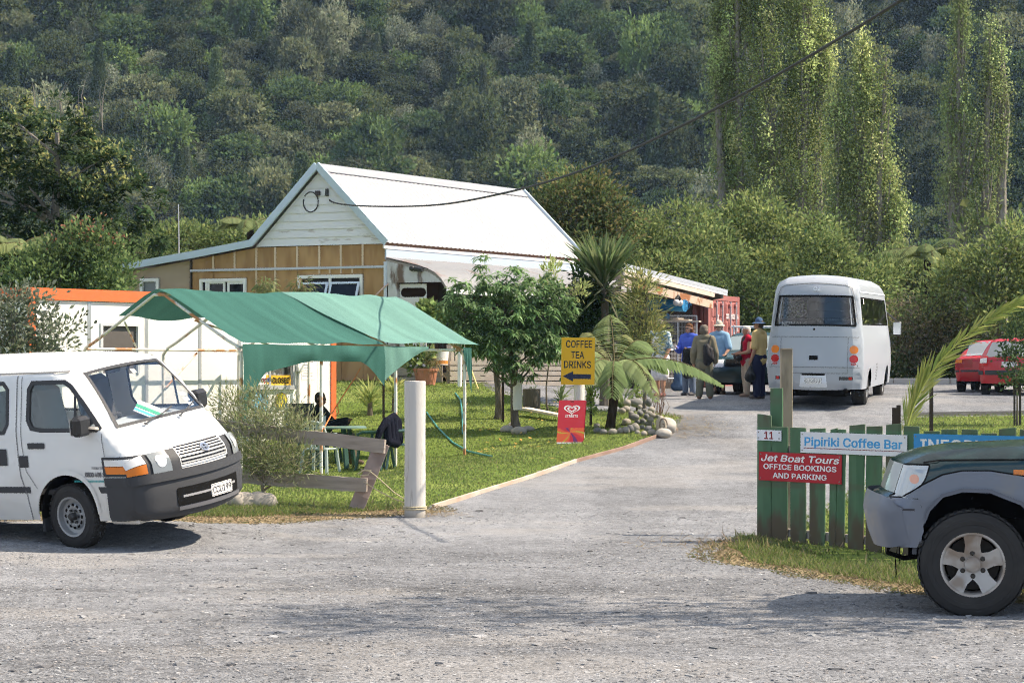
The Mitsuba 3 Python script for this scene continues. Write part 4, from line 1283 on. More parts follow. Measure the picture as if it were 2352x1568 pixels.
def wheel(key, M, x, y, z, R, W, rim, kind, steer=0.0, name='wheel'):
    """Wheel with tyre and rim; its outer face on the side of y's sign."""
    sg = 1 if y > 0 else -1
    L = M @ trans((x, y, z)) @ rotz(steer) @ np.diag([1, sg, 1, 1.0])
    w = put(key, name, xf(lathe([(rim * .55, -W / 2), (rim, -W / 2), (R * .74, -W / 2), (R * .75, -W / 2 - .004), (R * .83, -W / 2 - .005), (R * .84, -W / 2), (R * .9, -W * .49), (R * .97, -W * .42), (R, -W * .3), (R, W * .3), (R * .97, W * .42), (R * .9, W * .49), (R * .84, W / 2), (R * .83, W / 2 + .005), (R * .75, W / 2 + .004), (R * .74, W / 2), (rim * 1.04, W / 2), (rim, W * .44), (rim * .98, W * .2), (rim * .9, -W * .1)], 44, 'y'), L), RUBBER, 30)
    n = 40
    put(w, 'tread', xf(cat(*[xf(box((0, k, R + .004), (R * .1, W * .2, .014)), roty(2 * np.pi * (i + (.5 if k > 0 else 0)) / n)) for i in range(n) for k in (-W * .33, W * .33)] + [xf(box((0, 0, R + .003), (R * .1, W * .3, .01)), roty(2 * np.pi * i / n)) for i in range(n)]), L), RUBBER, False, kind='stuff')
    if kind == 'steel':
        col = P((.33, .34, .35), .45, .5, .5)
        put(w, 'rim', xf(lathe([(rim * 1.03, W * .47), (rim * 1.03, W * .5), (rim * .93, W * .48), (rim * .88, W * .2), (rim * .7, W * .16), (rim * .62, W * .28), (rim * .5, W * .32), (rim * .36, W * .26), (0, W * .24)], 40, 'y'), L), col, 40)
        put(w, 'hub', xf(cat(lathe([(rim * .2, W * .24), (rim * .2, W * .52), (rim * .13, W * .6), (0, W * .6)], 20, 'y'), *[xf(lathe([(.014, W * .24), (.014, W * .38), (0, W * .38)], 6, 'y'), trans((rim * .33 * math.cos(a), 0, rim * .33 * math.sin(a)))) for a in np.arange(6) * math.pi / 3]), L), P((.06, .06, .06), .6, .4, .4), 40)
        put(w, 'vent_hole', xf(cat(*[xf(lathe([(.02, W * .24), (.02, W * .262), (0, W * .262)], 8, 'y'), trans((rim * .56 * math.cos(a) * 1.0, W * .05, rim * .56 * math.sin(a)))) for a in np.arange(12) * math.pi / 6]), L), SHADOW_BLACK, False, kind='stuff')
    elif kind == 'alloy':
        col = PM('dusty_alloy', lambda p, n, uv: mix(mi.Color3f(.42, .40, .38), mi.Color3f(.25, .2, .16), smoothstep(.4, .7, fbm(p.x * 8, p.y * 8, p.z * 8, 3))), .4, .5, .45)
        put(w, 'rim', xf(lathe([(rim * 1.03, W * .46), (rim * 1.04, W * .51), (rim * .97, W * .51), (rim * .93, W * .44), (rim * .9, -W * .1)], 48, 'y'), L), col, 40)
        put(w, 'disc', xf(lathe([(rim * .85, -W * .05), (0, -W * .05)], 32, 'y'), L), P((.05, .045, .04), .7), False)
        sp = []
        for k in range(5):
            a = math.pi / 2 + k * 2 * math.pi / 5
            q = Polygon([(-.30 * rim, rim * .22), (-.235 * rim, rim * .62), (-.30 * rim, rim * .96), (.30 * rim, rim * .96), (.235 * rim, rim * .62), (.30 * rim, rim * .22)])
            m = prism(q, W * .1)
            m2 = prism(Polygon([(-.12 * rim, rim * .4), (-.14 * rim, rim * .93), (.14 * rim, rim * .93), (.12 * rim, rim * .4)]), W * .13)
            for mm, z0 in ((m, W * .28), (m2, W * .28)):
                v, f = mm
                rad = np.hypot(v[:, 0], v[:, 1]) / rim
                v = np.stack([v[:, 0], z0 + v[:, 2] + (rad - .3) * W * .16, v[:, 1]], 1)
                put(w, 'spoke', xf((v, f[:, ::-1]), L @ roty(a - math.pi / 2)), col, False) if z0 else None
        put(w, 'hub', xf(lathe([(rim * .47, W * .24), (rim * .47, W * .37), (rim * .43, W * .39), (rim * .25, W * .39), (rim * .25, W * .5), (rim * .2, W * .53), (0, W * .53)], 32, 'y'), L), col, 35)
        put(w, 'nut', xf(cat(*[xf(lathe([(.019, W * .3), (.019, W * .43), (.012, W * .45), (0, W * .45)], 8, 'y'), trans((rim * .37 * math.cos(a), 0, rim * .37 * math.sin(a)))) for a in np.arange(6) * math.pi / 3 + .5]), L), P((.04, .035, .03), .5, .4, .3), 30, kind='stuff')
    else:
        col = P((.62, .62, .63), .35, .5, .3)
        put(w, 'rim', xf(lathe([(rim * 1.03, W * .46), (rim * 1.03, W * .5), (rim * .9, W * .46), (rim * .8, W * .36), (rim * .5, W * .44), (rim * .3, W * .5), (0, W * .5)], 28, 'y'), L), col, 40)
    return w


def nz_plate(parent, o, ux, uy, s, key='number_plate', w=.36, h=.125):
    k = put(parent, key, plate(o, ux, uy, w, h, .006, .012), P((.82, .82, .8), .4), False)
    n = np.cross(unit(ux), unit(uy))
    put(k, 'lettering', text(s, h * .56, np.asarray(o) + n * .002, ux, uy, .003, False, width=w * .86), P((.02, .02, .025), .5), False)
    b = sbox(-w / 2, -h / 2, w / 2, h / 2).buffer(-.006).buffer(0); b = b.difference(b.buffer(-.005))
    put(k, 'border', xf(prism(b, .002), frame(np.asarray(o), unit(ux), unit(uy), n)), P((.02, .02, .025), .5), False)
    return k


def placed(px, Y, heading, z=None, pitch=0.0, roll=0.0):
    """Where the middle of a front wheel axle's near side stands: frame with x along the heading."""
    h = unit(V(*heading, 0)); l = V(-h[1], h[0], 0)
    o = foot(px, Y) if z is None else V((px - 1176) / F * Y, Y, z)
    return frame(o, h, l, up) @ roty(-pitch) @ rotx(roll)


def L2W(M, p):
    return (M @ np.r_[np.asarray(p, float), 1])[:3]


def Dir(M, d):
    return M[:3, :3] @ np.asarray(d, float)


# ---- white van, nose towards the lawn
a = math.radians(28)
hv = V(math.cos(a), -math.sin(a), 0); lv = V(math.sin(a), math.cos(a), 0)
VO = V((180 - 1176) / F * 23.0, 23.0, 0) + lv * .80 + up * .115
MV = frame(VO, hv, lv, up) @ roty(math.radians(-1.2)) @ rotx(math.radians(7.4))
van = thing('van', 'white passenger van with black bumper parked with its nose over the verge', 'van')
VS = [(-3.25, .34), (-3.3, .8), (-3.27, 1.3), (-3.15, 1.72), (-3.0, 1.81), (-2.5, 1.85), (-1.4, 1.86), (-.5, 1.85), (-.14, 1.83), (.04, 1.80), (.15, 1.735), (.38, 1.505), (.66, 1.215), (.84, 1.09), (1.0, .93), (1.07, .84), (1.09, .7), (1.11, .55), (1.11, .35), (1.06, .30), (.96, .29)]
VS[0] = (-3.25, .29)
vw = [(.2, .86), (.5, .885), (.9, .895), (1.2, .885), (1.75, .79), (1.9, .76), (2.0, .75)]
B = Body(van, MV, VS, vw, .15, .025, (.2, .06))
VWHITE = PM('van_paint', lambda p, n, uv: mix(mi.Color3f(.72, .73, .72), mi.Color3f(.5, .46, .4), smoothstep(.95, .25, p.z + .5 * (fbm(p.x * 4, p.y * 4, p.z * 3, 3) - .5)) * .55), .3, .5, coat=.6)
# window outlines in the side view
fw = Polygon([(-.40, 1.23), (-.45, 1.32), (-.44, 1.63), (-.39, 1.70), (.02, 1.70), (.10, 1.655), (.20, 1.555), (.55, 1.225), (.42, 1.205), (-.28, 1.21)])
rw = Polygon([(-1.78, 1.2), (-1.84, 1.3), (-1.84, 1.64), (-1.78, 1.7), (-.76, 1.70), (-.70, 1.63), (-.70, 1.28), (-.75, 1.19), (-1.2, 1.18)])
bw = Polygon([(-3.0, 1.25), (-3.0, 1.66), (-1.98, 1.7), (-1.98, 1.2)])
u0, u1 = B.sat(x=.655), B.sat(x=.13)
lo, hi = min(u0, u1), max(u0, u1)
ws = Polygon([(lo, .60), (hi, .73), (hi, -.73), (lo, -.60)]).buffer(.06).buffer(-.06)
wa = arch(0, .36, .40, .2); wr = arch(-2.33, .36, .39, .2)
bump_side = Polygon([(.44, .95), (.5, .62), (.48, .36), (.47, .2), (1.2, .2), (1.2, .95)])
shell = B.poly.difference(unary_union([fw, rw, bw, wa, wr]))
B.put('body', cat(B.side(shell, 0, .055), B.rim(ws, .06)), VWHITE)
liners(B, (0, -2.33), .36, .41, .5, .82)
B.put('underbody', cat(box((-1.1, 0, .42), (4.0, 1.3, .16)), box((-1.16, 0, .5), (1.4, 1.5, .2)), box((.78, 0, .42), (.5, 1.2, .2))), SHADOW_BLACK, smooth=False, kind='stuff')
# glass
gw = B.put('windscreen', B.over(ws, -.004, .08), 'pane')
seal = ws.buffer(.02).difference(ws.buffer(-.022))
B.put('seal', B.over(seal, .004, .04), PLASTIC, parent=gw)
for i, q in enumerate((fw, rw, bw)):
    for sd_, g in (('', -1), ('', 1)):
        k = B.put('side_window', B.side(q, -.012, .08, (g,)), 'pane')
        B.put('seal', B.side(q.buffer(.014).difference(q.buffer(-.028)), .004, .04, (g,)), PLASTIC, parent=k)
B.put('window_divider', B.side(sbox(.15, 1.21, .18, 1.6).intersection(fw), .0, .03), PLASTIC)
# seams, stripe and sill
seam = unary_union([LineString([(-.58, 1.76), (-.59, 1.2), (-.58, .75), (-.52, .55), (-.49, .3)]).buffer(.006), LineString([(-1.9, 1.78), (-1.92, .4)]).buffer(.006), LineString([(-.52, 1.75), (-.53, 1.1), (-.50, .8), (-.38, .62)]).buffer(.004), LineString([(.58, 1.17), (.62, .95)]).buffer(.005), LineString([(-3.2, 1.78), (.02, 1.79)]).buffer(.007)]).difference(unary_union([fw, rw]))
B.put('door_seam', B.side(seam, .006, .03), P((.22, .22, .22), .8), kind='stuff')
B.put('stripe', B.side(unary_union([sbox(-3.2, .575, -.47, .64), Polygon([(.45, .64), (.49, .575), (.61, .575), (.61, .64)])]), .006, .06, (-1,)), PLASTIC)
B.put('stripe', B.side(unary_union([sbox(-3.2, .575, -.47, .64), Polygon([(.45, .64), (.49, .575), (.61, .575), (.61, .64)])]), .006, .06, (1,)), PLASTIC)
flare = Point(0, .36).buffer(.455, 24).difference(Point(0, .36).buffer(.40, 24)).intersection(sbox(-1, .36, 1, 1))
B.put('wheel_arch_lip', B.side(flare, .012, .03, (-1,)), VWHITE)
for x in (-.56,):
    B.put('door_handle', B.side(sbox(-.45, 1.03, -.23, 1.09).buffer(-.01).buffer(.01), .012, .03, (-1,)), PLASTIC)
B.put('door_handle', B.side(sbox(-.84, .86, -.73, 1.03), .012, .03, (-1,)), PLASTIC, label='upright handle of the sliding door')
B.put('air_vent', B.side(sbox(-.575, .84, -.46, .96), .008, .03, (-1,)), PLASTIC)
# bumper
bu = B.sat(z=.655); be = B.cum[-1]
bs = Polygon([(.62, .655), (.61, .33), (.64, .29), (1.4, .29), (1.4, .655)]).intersection(B.poly)
bk = B.put('front_bumper', cat(B.side(bs, .02, .05), B.over(sbox(min(bu, be), -.90, max(bu, be), .90), .024, .05)), PLASTIC)
up1 = B.sat(z=.735)
B.put('bumper_ridge', cat(B.over(sbox(min(bu, up1), -.90, max(bu, up1), .90), .055, .018), B.side(Polygon([(.60, .735), (.61, .65), (1.4, .65), (1.4, .735)]).intersection(B.poly), .03, .05)), PLASTIC, parent=bk)
ga, gb = B.sat(z=.54), B.sat(z=.40)
B.put('air_intake', B.over(sbox(min(ga, gb), -.5, max(ga, gb), .5).buffer(.02), .032, .05), SHADOW_BLACK, parent=bk)
gm = B.sat(z=.47)
B.put('intake_bar', cat(B.over(sbox(gm - .012, -.45, gm + .012, .45), .034, .03)), P((.3, .3, .31), .5), parent=bk)
gl = B.sat(z=.37)
B.put('intake_lip', cat(B.over(sbox(gl - .012, -.52, gl + .012, .52), .05, .03)), P((.12, .12, .13), .5), parent=bk)
# headlights, indicators, grille
for g in (-1, 1):
    z0, z1 = B.sat(z=.757), B.sat(z=.925)
    lo_, hi_ = min(z0, z1), max(z0, z1)
    b0 = sorted((g * .5, g * 1.02))
    hs = B.put('headlight_surround', cat(B.over(sbox(lo_ - .01, min(g * .40, g * .95), hi_ + .02, max(g * .40, g * .95)), .022, .04), B.side(Polygon([(.575, .94), (.59, .745), (1.4, .745), (1.4, .94)]).intersection(B.poly), .016, .04, (g,))), PLASTIC)
    B.put('headlight', B.over(sbox(lo_ + .01, min(g * .54, g * .73), hi_ + .012, max(g * .54, g * .73)).buffer(.01), .04, .03), P((.2, .22, .23), .08, .8), parent=hs)
    B.put('reflector', B.over(Point((lo_ + hi_) / 2, g * .635).buffer(.055), .046, .02), P((.8, .8, .78), .15, .6, .5), parent=hs)
    B.put('side_lamp', cat(B.side(Polygon([(.63, .915), (.64, .85), (1.4, .85), (1.4, .915)]).intersection(B.poly), .026, .04, (g,)), B.over(sbox((lo_ + hi_) / 2, min(g * .78, g * .93), hi_, max(g * .78, g * .93)) if z1 > z0 else sbox(lo_, min(g * .78, g * .93), (lo_ + hi_) / 2, max(g * .78, g * .93)), .036, .03)), P((.78, .78, .76), .2), parent=hs)
    B.put('indicator', cat(B.side(Polygon([(.63, .845), (.65, .77), (1.4, .77), (1.4, .845)]).intersection(B.poly), .026, .04, (g,)), B.over(sbox((lo_ + hi_) / 2 + .006, min(g * .78, g * .93), hi_, max(g * .78, g * .93)), .036, .03)), AMBER, parent=hs)
z0, z1 = B.sat(z=.775), B.sat(z=.955)
lo_, hi_ = min(z0, z1), max(z0, z1)
gr = B.put('grille', B.over(sbox(lo_, -.39, hi_, .39), .004, .04), PLASTIC)
for i in range(7):
    c = lo_ + (hi_ - lo_) * (i + .5) / 7
    B.put('grille_slat', B.over(sbox(c - .007, -.385, c + .007, .385), .022, .03), P((.55, .54, .52), .4, .5, .3), parent=gr)
B.put('grille_frame', B.over(sbox(lo_ - .012, -.41, hi_ + .012, .41).difference(sbox(lo_, -.39, hi_, .39)), .02, .03), VWHITE, parent=gr)
cm = (lo_ + hi_) / 2
em = [LineString([(.06 * math.cos(t) + 0, .045 * math.sin(t)) for t in np.linspace(0, 2 * np.pi, 24)]).buffer(.006), LineString([(.024 * math.cos(t), .042 * math.sin(t)) for t in np.linspace(0, 2 * np.pi, 20)]).buffer(.005), LineString([(.042 * math.cos(t), .018 + .02 * math.sin(t)) for t in np.linspace(0, 2 * np.pi, 20)]).buffer(.005)]
q0 = B.pt(np.array([cm]))[0]
fz = Dir(MV, (0, 0, 1)); fx = Dir(MV, (0, 1, 0)); nn = B.nrm(np.array([cm]))[0]; nw = Dir(MV, (nn[0], 0, nn[1])); upv = np.cross(nw, fx)
put(gr, 'emblem', xf(prism(unary_union(em), .012), frame(L2W(MV, (q0[0], 0, q0[1])) + nw * .05, fx, upv, nw)), CHROME, False)
# number plate on the bumper
pn = Dir(MV, (1, 0, 0)); py = Dir(MV, (0, 0, 1)); pxv = np.cross(py, pn)
nz_plate(bk, L2W(MV, (1.175, .12, .46)), pxv, py, 'CCU199')
# windscreen wipers
for y0, y1 in ((-.44, .12), (.1, .58)):
    z0 = B.sat(x=.72); z1 = B.sat(x=.60)
    m0 = B.over(LineString([(z0, y0), (z1, y1)]).buffer(.009), .03, .05)
    k = B.put('wiper', m0, PLASTIC, smooth=False)
    B.put('pivot', B.over(Point(z0, y0).buffer(.022), .03, .02), PLASTIC, parent=k)
# registration labels and papers
cr = np.array([0, 0, 0])
lab = B.put('windscreen_label', cat(*[B.over(sbox(lo + (hi - lo) * t, .50 - .0 * t, lo + (hi - lo) * t + .05, .60), -.008, .04) for t in ((.14, .24, .34) if u0 < u1 else (.66, .76, .86))]), P((.7, .78, .85), .5), smooth=False, kind='stuff')
B.put('windscreen_label', B.over(sbox(hi - .2, .0, hi - .14, .1) if False else sbox(lo + .07, .05, lo + .13, .12), -.008, .04), P((.85, .85, .7), .5), smooth=False)
# cabin
B.put('cabin_floor', box((-1.4, 0, .56), (3.4, 1.5, .05)), P((.08, .08, .085), .9), smooth=False)
B.put('dashboard', cat(xf(box((0, 0, 0), (.5, 1.46, .2), .05), trans((.40, 0, 1.10)) @ roty(.22)), box((.55, 0, .92), (.3, 1.4, .3), .04)), P((.36, .4, .42), .8, .2), smooth=30)
st = B.put('steering_wheel', xf(tube([(.19 * math.cos(t), .19 * math.sin(t), 0) for t in np.linspace(0, 2 * np.pi, 26)], .016, 8), trans((.14, -.37, 1.2)) @ roty(-.6)), PLASTIC, smooth=40)
for y in (-.4, .4):
    k = B.put('front_seat', cat(box((-.25, y, .88), (.5, .5, .18), .06), xf(box((0, 0, .35), (.16, .5, .72), .06), trans((-.48, y, .92)) @ roty(-.2))), SEAT, smooth=30)
    B.put('headrest', xf(box((0, 0, .85), (.11, .3, .2), .05), trans((-.48, y, .92)) @ roty(-.2)), SEAT, parent=k, smooth=30)
for x in (-1.35, -2.2):
    k = B.put('bench_seat', cat(box((x + .2, 0, .85), (.5, 1.3, .18), .05), xf(box((0, 0, .3), (.14, 1.3, .62), .05), trans((x, 0, .92)) @ roty(-.18))), SEAT, smooth=30)
    for y in (-.4, .4):
        B.put('headrest', xf(box((0, 0, .7), (.1, .28, .18), .05), trans((x, y, .92)) @ roty(-.18)), SEAT, parent=k, smooth=30)
B.put('leaflet', cat(xf(box((0, 0, 0), (.3, .3, .006)), trans((.38, .08, 1.27)) @ roty(.55) @ rotz(.5))), P((.75, .8, .82), .6), smooth=False, label='white, blue and green leaflet lying on the dashboard')
B.put('leaflet', cat(xf(box((0, 0, .005), (.3, .08, .006)), trans((.38, .08, 1.27)) @ roty(.55) @ rotz(.5))), P((.05, .35, .2), .6), smooth=False, label='green band of the leaflet')
B.put('leaflet', cat(xf(box((0, -.1, .005), (.3, .06, .006)), trans((.38, .08, 1.27)) @ roty(.55) @ rotz(.5))), P((.1, .45, .65), .6), smooth=False, label='blue band of the leaflet')
B.put('rear_view_mirror', box((.02, 0, 1.72), (.03, .24, .07), .015), PLASTIC, smooth=False)
# mirrors and roof lines
for g in (-1, 1):
    k = B.put('door_mirror', cat(box((.34, g * 1.0, 1.27), (.12, .22, .2), .035), tube([(.46, g * .8, 1.2), (.42, g * .89, 1.22), (.37, g * .96, 1.24)], .03, 6)), P((.018, .018, .02), .35, .5), smooth=30)
    B.put('mirror_glass', box((.278, g * 1.0, 1.27), (.006, .19, .17)), CHROME, parent=k, smooth=False)
B.put('roof_rib', cat(*[B.over(sbox(B.sat(x=-2.9), y - .012, B.sat(x=-.35), y + .012) if B.sat(x=-2.9) < B.sat(x=-.35) else sbox(B.sat(x=-.35), y - .012, B.sat(x=-2.9), y + .012), .008, .05) for y in (-.42, -.2, .02, .24, .46)]), VWHITE, kind='stuff')
B.put('mud_flap', box((-.43, -.7, .3), (.03, .2, .3), .01), PLASTIC, smooth=False)
B.put('sill_step', box((.62, -.70, .27), (.34, .2, .05), .015), VWHITE, smooth=False)
for i, (x, y, s_) in enumerate(((0, -.70, .0), (0, .70, .0), (-2.33, -.70, 0), (-2.33, .70, 0))):
    wheel(van, MV, x, y * 1.09, .325, .325, .19, .2, 'steel', -.14 if x == 0 else 0)
# side lettering
so = lambda x, z: L2W(MV, (x, -float(B.w(np.array([[x, z]]))[0]) - .004, z))
dx, dz = Dir(MV, (1, 0, 0)), Dir(MV, (0, 0, 1))
put(van, 'lettering', text('PHONE TODAY', .026, so(.44, .83), dx, dz, .003, False, width=.19), P((.25, .25, .25), .6), False)
put(van, 'lettering', text('0800 408 888', .048, so(.40, .765), dx, dz, .003, True, width=.30), P((.1, .1, .11), .6), False)
put(van, 'lettering', text('www.whanganuirivercanoes.co.nz', .026, so(.34, .70), dx, dz, .003, False, width=.47), P((.05, .4, .42), .6), False)

# ---- dark green off-road car at the right edge, nose to the left
a = math.radians(11.0)
hp_ = V(-math.cos(a), math.sin(a), 0); lp_ = V(-math.sin(a), -math.cos(a), 0)
PO = V((2234 - 1176) / F * 16.5, 16.5, 0) - lp_ * .80
MP = frame(PO, hp_, lp_, up)
jeep = thing('off_road_car', 'dark green off-road car with grey flared arches at the right edge of the road', 'car')
PS = [(-3.4, .5), (-3.45, .9), (-3.3, 1.3), (-3.15, 1.8), (-2.6, 1.88), (-1.6, 1.88), (-1.35, 1.82), (-.75, 1.3), (-.6, 1.25), (-.36, 1.24), (.16, 1.213), (.40, 1.175), (.52, 1.135), (.585, 1.10), (.62, 1.0), (.66, .88), (.74, .855), (.755, .76), (.72, .6), (.68, .50)]
pw = [(.4, .80), (.85, .84), (1.1, .83), (1.3, .78), (1.9, .66)]
J = Body(jeep, MP, PS, pw, .13, .03, (.14, .06))
GREEN = PM('green_paint', lambda p, n, uv: mi.Color3f(.006, .028, .03) + mi.Color3f(.03, .027, .024) * smoothstep(.45, .8, fbm(p.x * 3, p.y * 3, p.z * 5, 3)) * smoothstep(1.2, .6, p.z) * .5, .16, .5, .0, coat=.8)
FLARE = PM('dusty_grey_trim', lambda p, n, uv: mix(mi.Color3f(.17, .19, .235), mi.Color3f(.24, .225, .2), smoothstep(.45, .75, fbm(p.x * 5, p.y * 5, p.z * 5, 4)) * .5), .42, .5, .25)
ac = Polygon([(-.60, .2), (-.585, .45), (-.50, .66), (-.34, .82), (-.12, .905), (.12, .91), (.30, .87), (.42, .77), (.485, .64), (.50, .2)])
ar = Polygon([(x - 2.67, z) for x, z in ac.exterior.coords])
jw = Polygon([(-1.35, 1.3), (-1.5, 1.72), (-2.25, 1.74), (-2.25, 1.3)]); jw2 = Polygon([(-2.35, 1.3), (-2.35, 1.74), (-3.0, 1.7), (-3.1, 1.3)])
jw0 = Polygon([(-.95, 1.3), (-1.36, 1.72), (-1.42, 1.72), (-1.28, 1.3)])
u0, u1 = J.sat(x=-.82), J.sat(x=-1.32)
jws = sbox(min(u0, u1), -.58, max(u0, u1), .58)
J.put('body', cat(J.side(J.poly.difference(unary_union([ac, ar, jw, jw2, sbox(-3, .3, .9, .5)])), 0, .06), J.rim(jws, .07)), GREEN)
J.put('windscreen', J.over(jws, -.004, .1), P((.03, .04, .045), .05, .7))
J.put('side_window', J.side(jw, -.01, .1, (1,)), P((.02, .025, .03), .05, .7)); J.put('side_window', J.side(jw2, -.01, .1, (1,)), P((.02, .025, .03), .05, .7))
J.put('underbody', cat(box((-1.5, 0, .58), (3.5, 1.0, .24)), box((-1.3, 0, .62), (1.4, 1.5, .25))), SHADOW_BLACK, smooth=False)
liners(J, (-.04, -2.71), .36, .60, .42, .79)
out = Polygon([(-.95, .2), (-.93, .5), (-.80, .76), (-.62, .92), (-.40, 1.02), (-.12, 1.062), (.12, 1.06), (.30, 1.03), (.48, .955), (.60, .885), (.62, .87), (.60, .86), (.52, .86), (.49, .8), (.52, .7), (.54, .2)])
lip = out.difference(ac).intersection(sbox(-3, .44, 3, 2))
for g in (1, -1):
    J.put('wheel_flare', J.side(lip.buffer(-.001), .028, .03, (g,)), FLARE)
    J.put('flare_edge', J.side(ac.buffer(.028).difference(ac).intersection(sbox(-3, .5, .47, 2)), .05, .02, (g,)), P((.12, .13, .16), .6))
    J.put('flare_edge', J.side(lip.buffer(.009).difference(lip.buffer(-.002)).intersection(sbox(-.95, .87, .63, 2)), .012, .02, (g,)), SHADOW_BLACK)
    J.put('wheel_flare', J.side(Polygon([(x - 2.67, z) for x, z in lip.exterior.coords]).buffer(0).intersection(J.poly), .03, .06, (g,)), FLARE)
    J.put('sill', J.side(sbox(-1.75, .46, -.93, .66), .02, .06, (g,)), FLARE)
    hl = Polygon([(.415, 1.098), (.455, 1.0), (.54, .90), (.60, .872), (.70, .87), (.9, 1.1)]).intersection(J.poly)
    v0, v1 = J.sat(z=.885), J.sat(z=1.095)
    k = J.put('headlight', cat(J.side(hl, .008, .04, (g,)), J.over(sbox(min(v0, v1), min(g * .42, g * .95), max(v0, v1), max(g * .42, g * .895)), .009, .05)), P((.52, .55, .56), .08, .8))
    J.put('reflector', J.side(Polygon([(.46, 1.07), (.50, .98), (.565, .92), (.60, .91), (.58, 1.07)]), .0095, .03, (g,)), P((.5, .52, .52), .2, .6, .4), parent=k)
    J.put('indicator', J.side(Point(.54, 1.0).buffer(.035), .011, .02, (g,)), P((.8, .42, .3), .2), parent=k)
    J.put('seal', J.side(hl.buffer(.012).difference(hl), .006, .02, (g,)), SHADOW_BLACK, parent=k)
    J.put('side_repeater', J.side(sbox(-.40, 1.035, -.29, 1.075), .012, .03, (g,)), AMBER)
bs = Polygon([(.50, .852), (.49, .75), (.47, .62), (.53, .50), (.8, .50), (.8, .86), (.62, .862)]).intersection(J.poly)
b0, b1 = J.sat(z=.855), J.cum[-1]
bk = J.put('front_bumper', cat(J.side(bs, .03, .04), J.over(sbox(min(b0, b1), -.895, max(b0, b1), .895), .034, .04)), FLARE)
J.put('bumper_groove', cat(J.side(Polygon([(.55, .785), (.55, .77), (.8, .77), (.8, .785)]).intersection(J.poly), .034, .03)), P((.05, .05, .06), .6), parent=bk)
J.put('corner_rod', tube([J.warp(np.array([[.72, .82, .855]]))[0], J.warp(np.array([[.72, .82, .885]]))[0]], .006, 6), PLASTIC, parent=bk)
v0, v1 = J.sat(z=.9), J.sat(z=1.1)
gk = J.put('grille', J.over(sbox(min(v0, v1), -.4, max(v0, v1), .4), .006, .05), P((.3, .31, .32), .3, .5, .6))
J.put('bonnet_seam', J.side(LineString([(-.62, 1.15), (.3, 1.14), (.45, 1.12)]).buffer(.005), .003, .03), SHADOW_BLACK)
J.put('door_seam', J.side(LineString([(-.98, 1.3), (-1.0, .55)]).buffer(.006), .003, .03), SHADOW_BLACK)
J.put('mirror', box((-.95, .98, 1.36), (.12, .2, .17), .04), PLASTIC, smooth=30)
J.put('tow_hook', tube([(.60, .55, .50), (.62, .55, .44), (.5, .55, .40), (.36, .55, .42)], .02, 6), SHADOW_BLACK)
for x, y in ((0, .74), (0, -.74), (-2.67, .74), (-2.67, -.74)):
    wheel(jeep, MP, x, y, .383, .388, .26, .225, 'alloy')

# ---- pale grey minibus seen from behind
hb = unit(V(.262, 1, 0)); lb = V(-hb[1], hb[0], 0)
BO = V((1868 - 1176) / F * 47.3, 47.3, 0); BO[2] = float(G(BO[0], BO[1] + 1))
MB = frame(BO, hb, lb, up) @ roty(math.radians(-1.3)) @ rotx(math.radians(.9))
bus = thing('minibus', 'pale grey minibus seen from behind on the gravel drive', 'bus')
BS = [(.03, .36), (-.04, .5), (-.05, .82), (.0, 1.3), (.03, 1.6), (.14, 2.35), (.24, 2.55), (.42, 2.66), (.7, 2.70), (5.2, 2.70), (5.9, 2.62), (6.2, 2.45), (6.35, 2.2), (6.7, 1.4), (6.72, .8), (6.7, .36)]
bwz = [(.3, .98), (.8, 1.02), (1.3, 1.005), (1.7, .95), (2.35, .89), (2.7, .84)]
U = Body(bus, MB, BS, bwz, .2, .05, (.2, .14))
BUSW = P((.345, .375, .42), .28, .5, 0, .7)
BUSG = P((.05, .055, .06), .05, .8)
ba1, ba2 = arch(1.55, .36, .42, .2), arch(5.45, .36, .42, .2)
sw = sbox(.42, 1.68, 5.95, 2.3)
wc = [(.45, 1.62), (.42, 2.3), (5.7, 2.26), (6.1, 2.2), (6.3, 1.68)]
sw = Polygon([(.42, 1.7), (.38, 2.29), (5.8, 2.27), (6.2, 1.68)])
v0, v1 = U.sat(z=1.68, front=False), U.sat(z=2.3, front=False)
rwn = Polygon([(min(v0, v1), .84), (max(v0, v1), .76), (max(v0, v1), -.76), (min(v0, v1), -.84)])
U.put('body', cat(U.side(U.poly.difference(unary_union([ba1, ba2, sw])), 0, .09), U.rim(rwn, .08)), BUSW)
k = U.put('rear_window', U.over(rwn, -.006, .1), 'tinted_pane')
U.put('seal', U.over(rwn.buffer(.02).difference(rwn.buffer(-.02)), .008, .05), SHADOW_BLACK, parent=k)
U.put('heater_line', cat(*[U.over(sbox(v0 + (v1 - v0) * t - .005, -.72, v0 + (v1 - v0) * t + .005, .72), -.012, .08) for t in (.2, .5, .8)]), P((.35, .35, .35), .6), parent=k, kind='stuff')
put(k, 'sticker', text('NOMADS', .09, L2W(MB, (.06, .42, 1.72)), Dir(MB, (0, -1, 0)), Dir(MB, (.1, 0, 1)), .003, False), P((.4, .42, .45), .6), False)
for g in (1, -1):
    cuts = [.42, 1.7, 2.9, 4.1, 5.1, 6.3]
    for a_, b_ in zip(cuts[:-1], cuts[1:]):
        w_ = U.put('side_window', U.side(sw.intersection(sbox(a_ + .012, 1, b_ - .012, 3)), -.008, .12, (g,)), 'tinted_pane')
        q = sw.intersection(sbox(a_, 1, b_, 3))
        U.put('window_frame', U.side(q.difference(q.buffer(-.03)), .002, .06, (g,)), SHADOW_BLACK, parent=w_)
U.put('side_sticker', U.side(sbox(.95, 2.14, 1.12, 2.26), .004, .05, (-1,)), P((.8, .72, .7), .5))
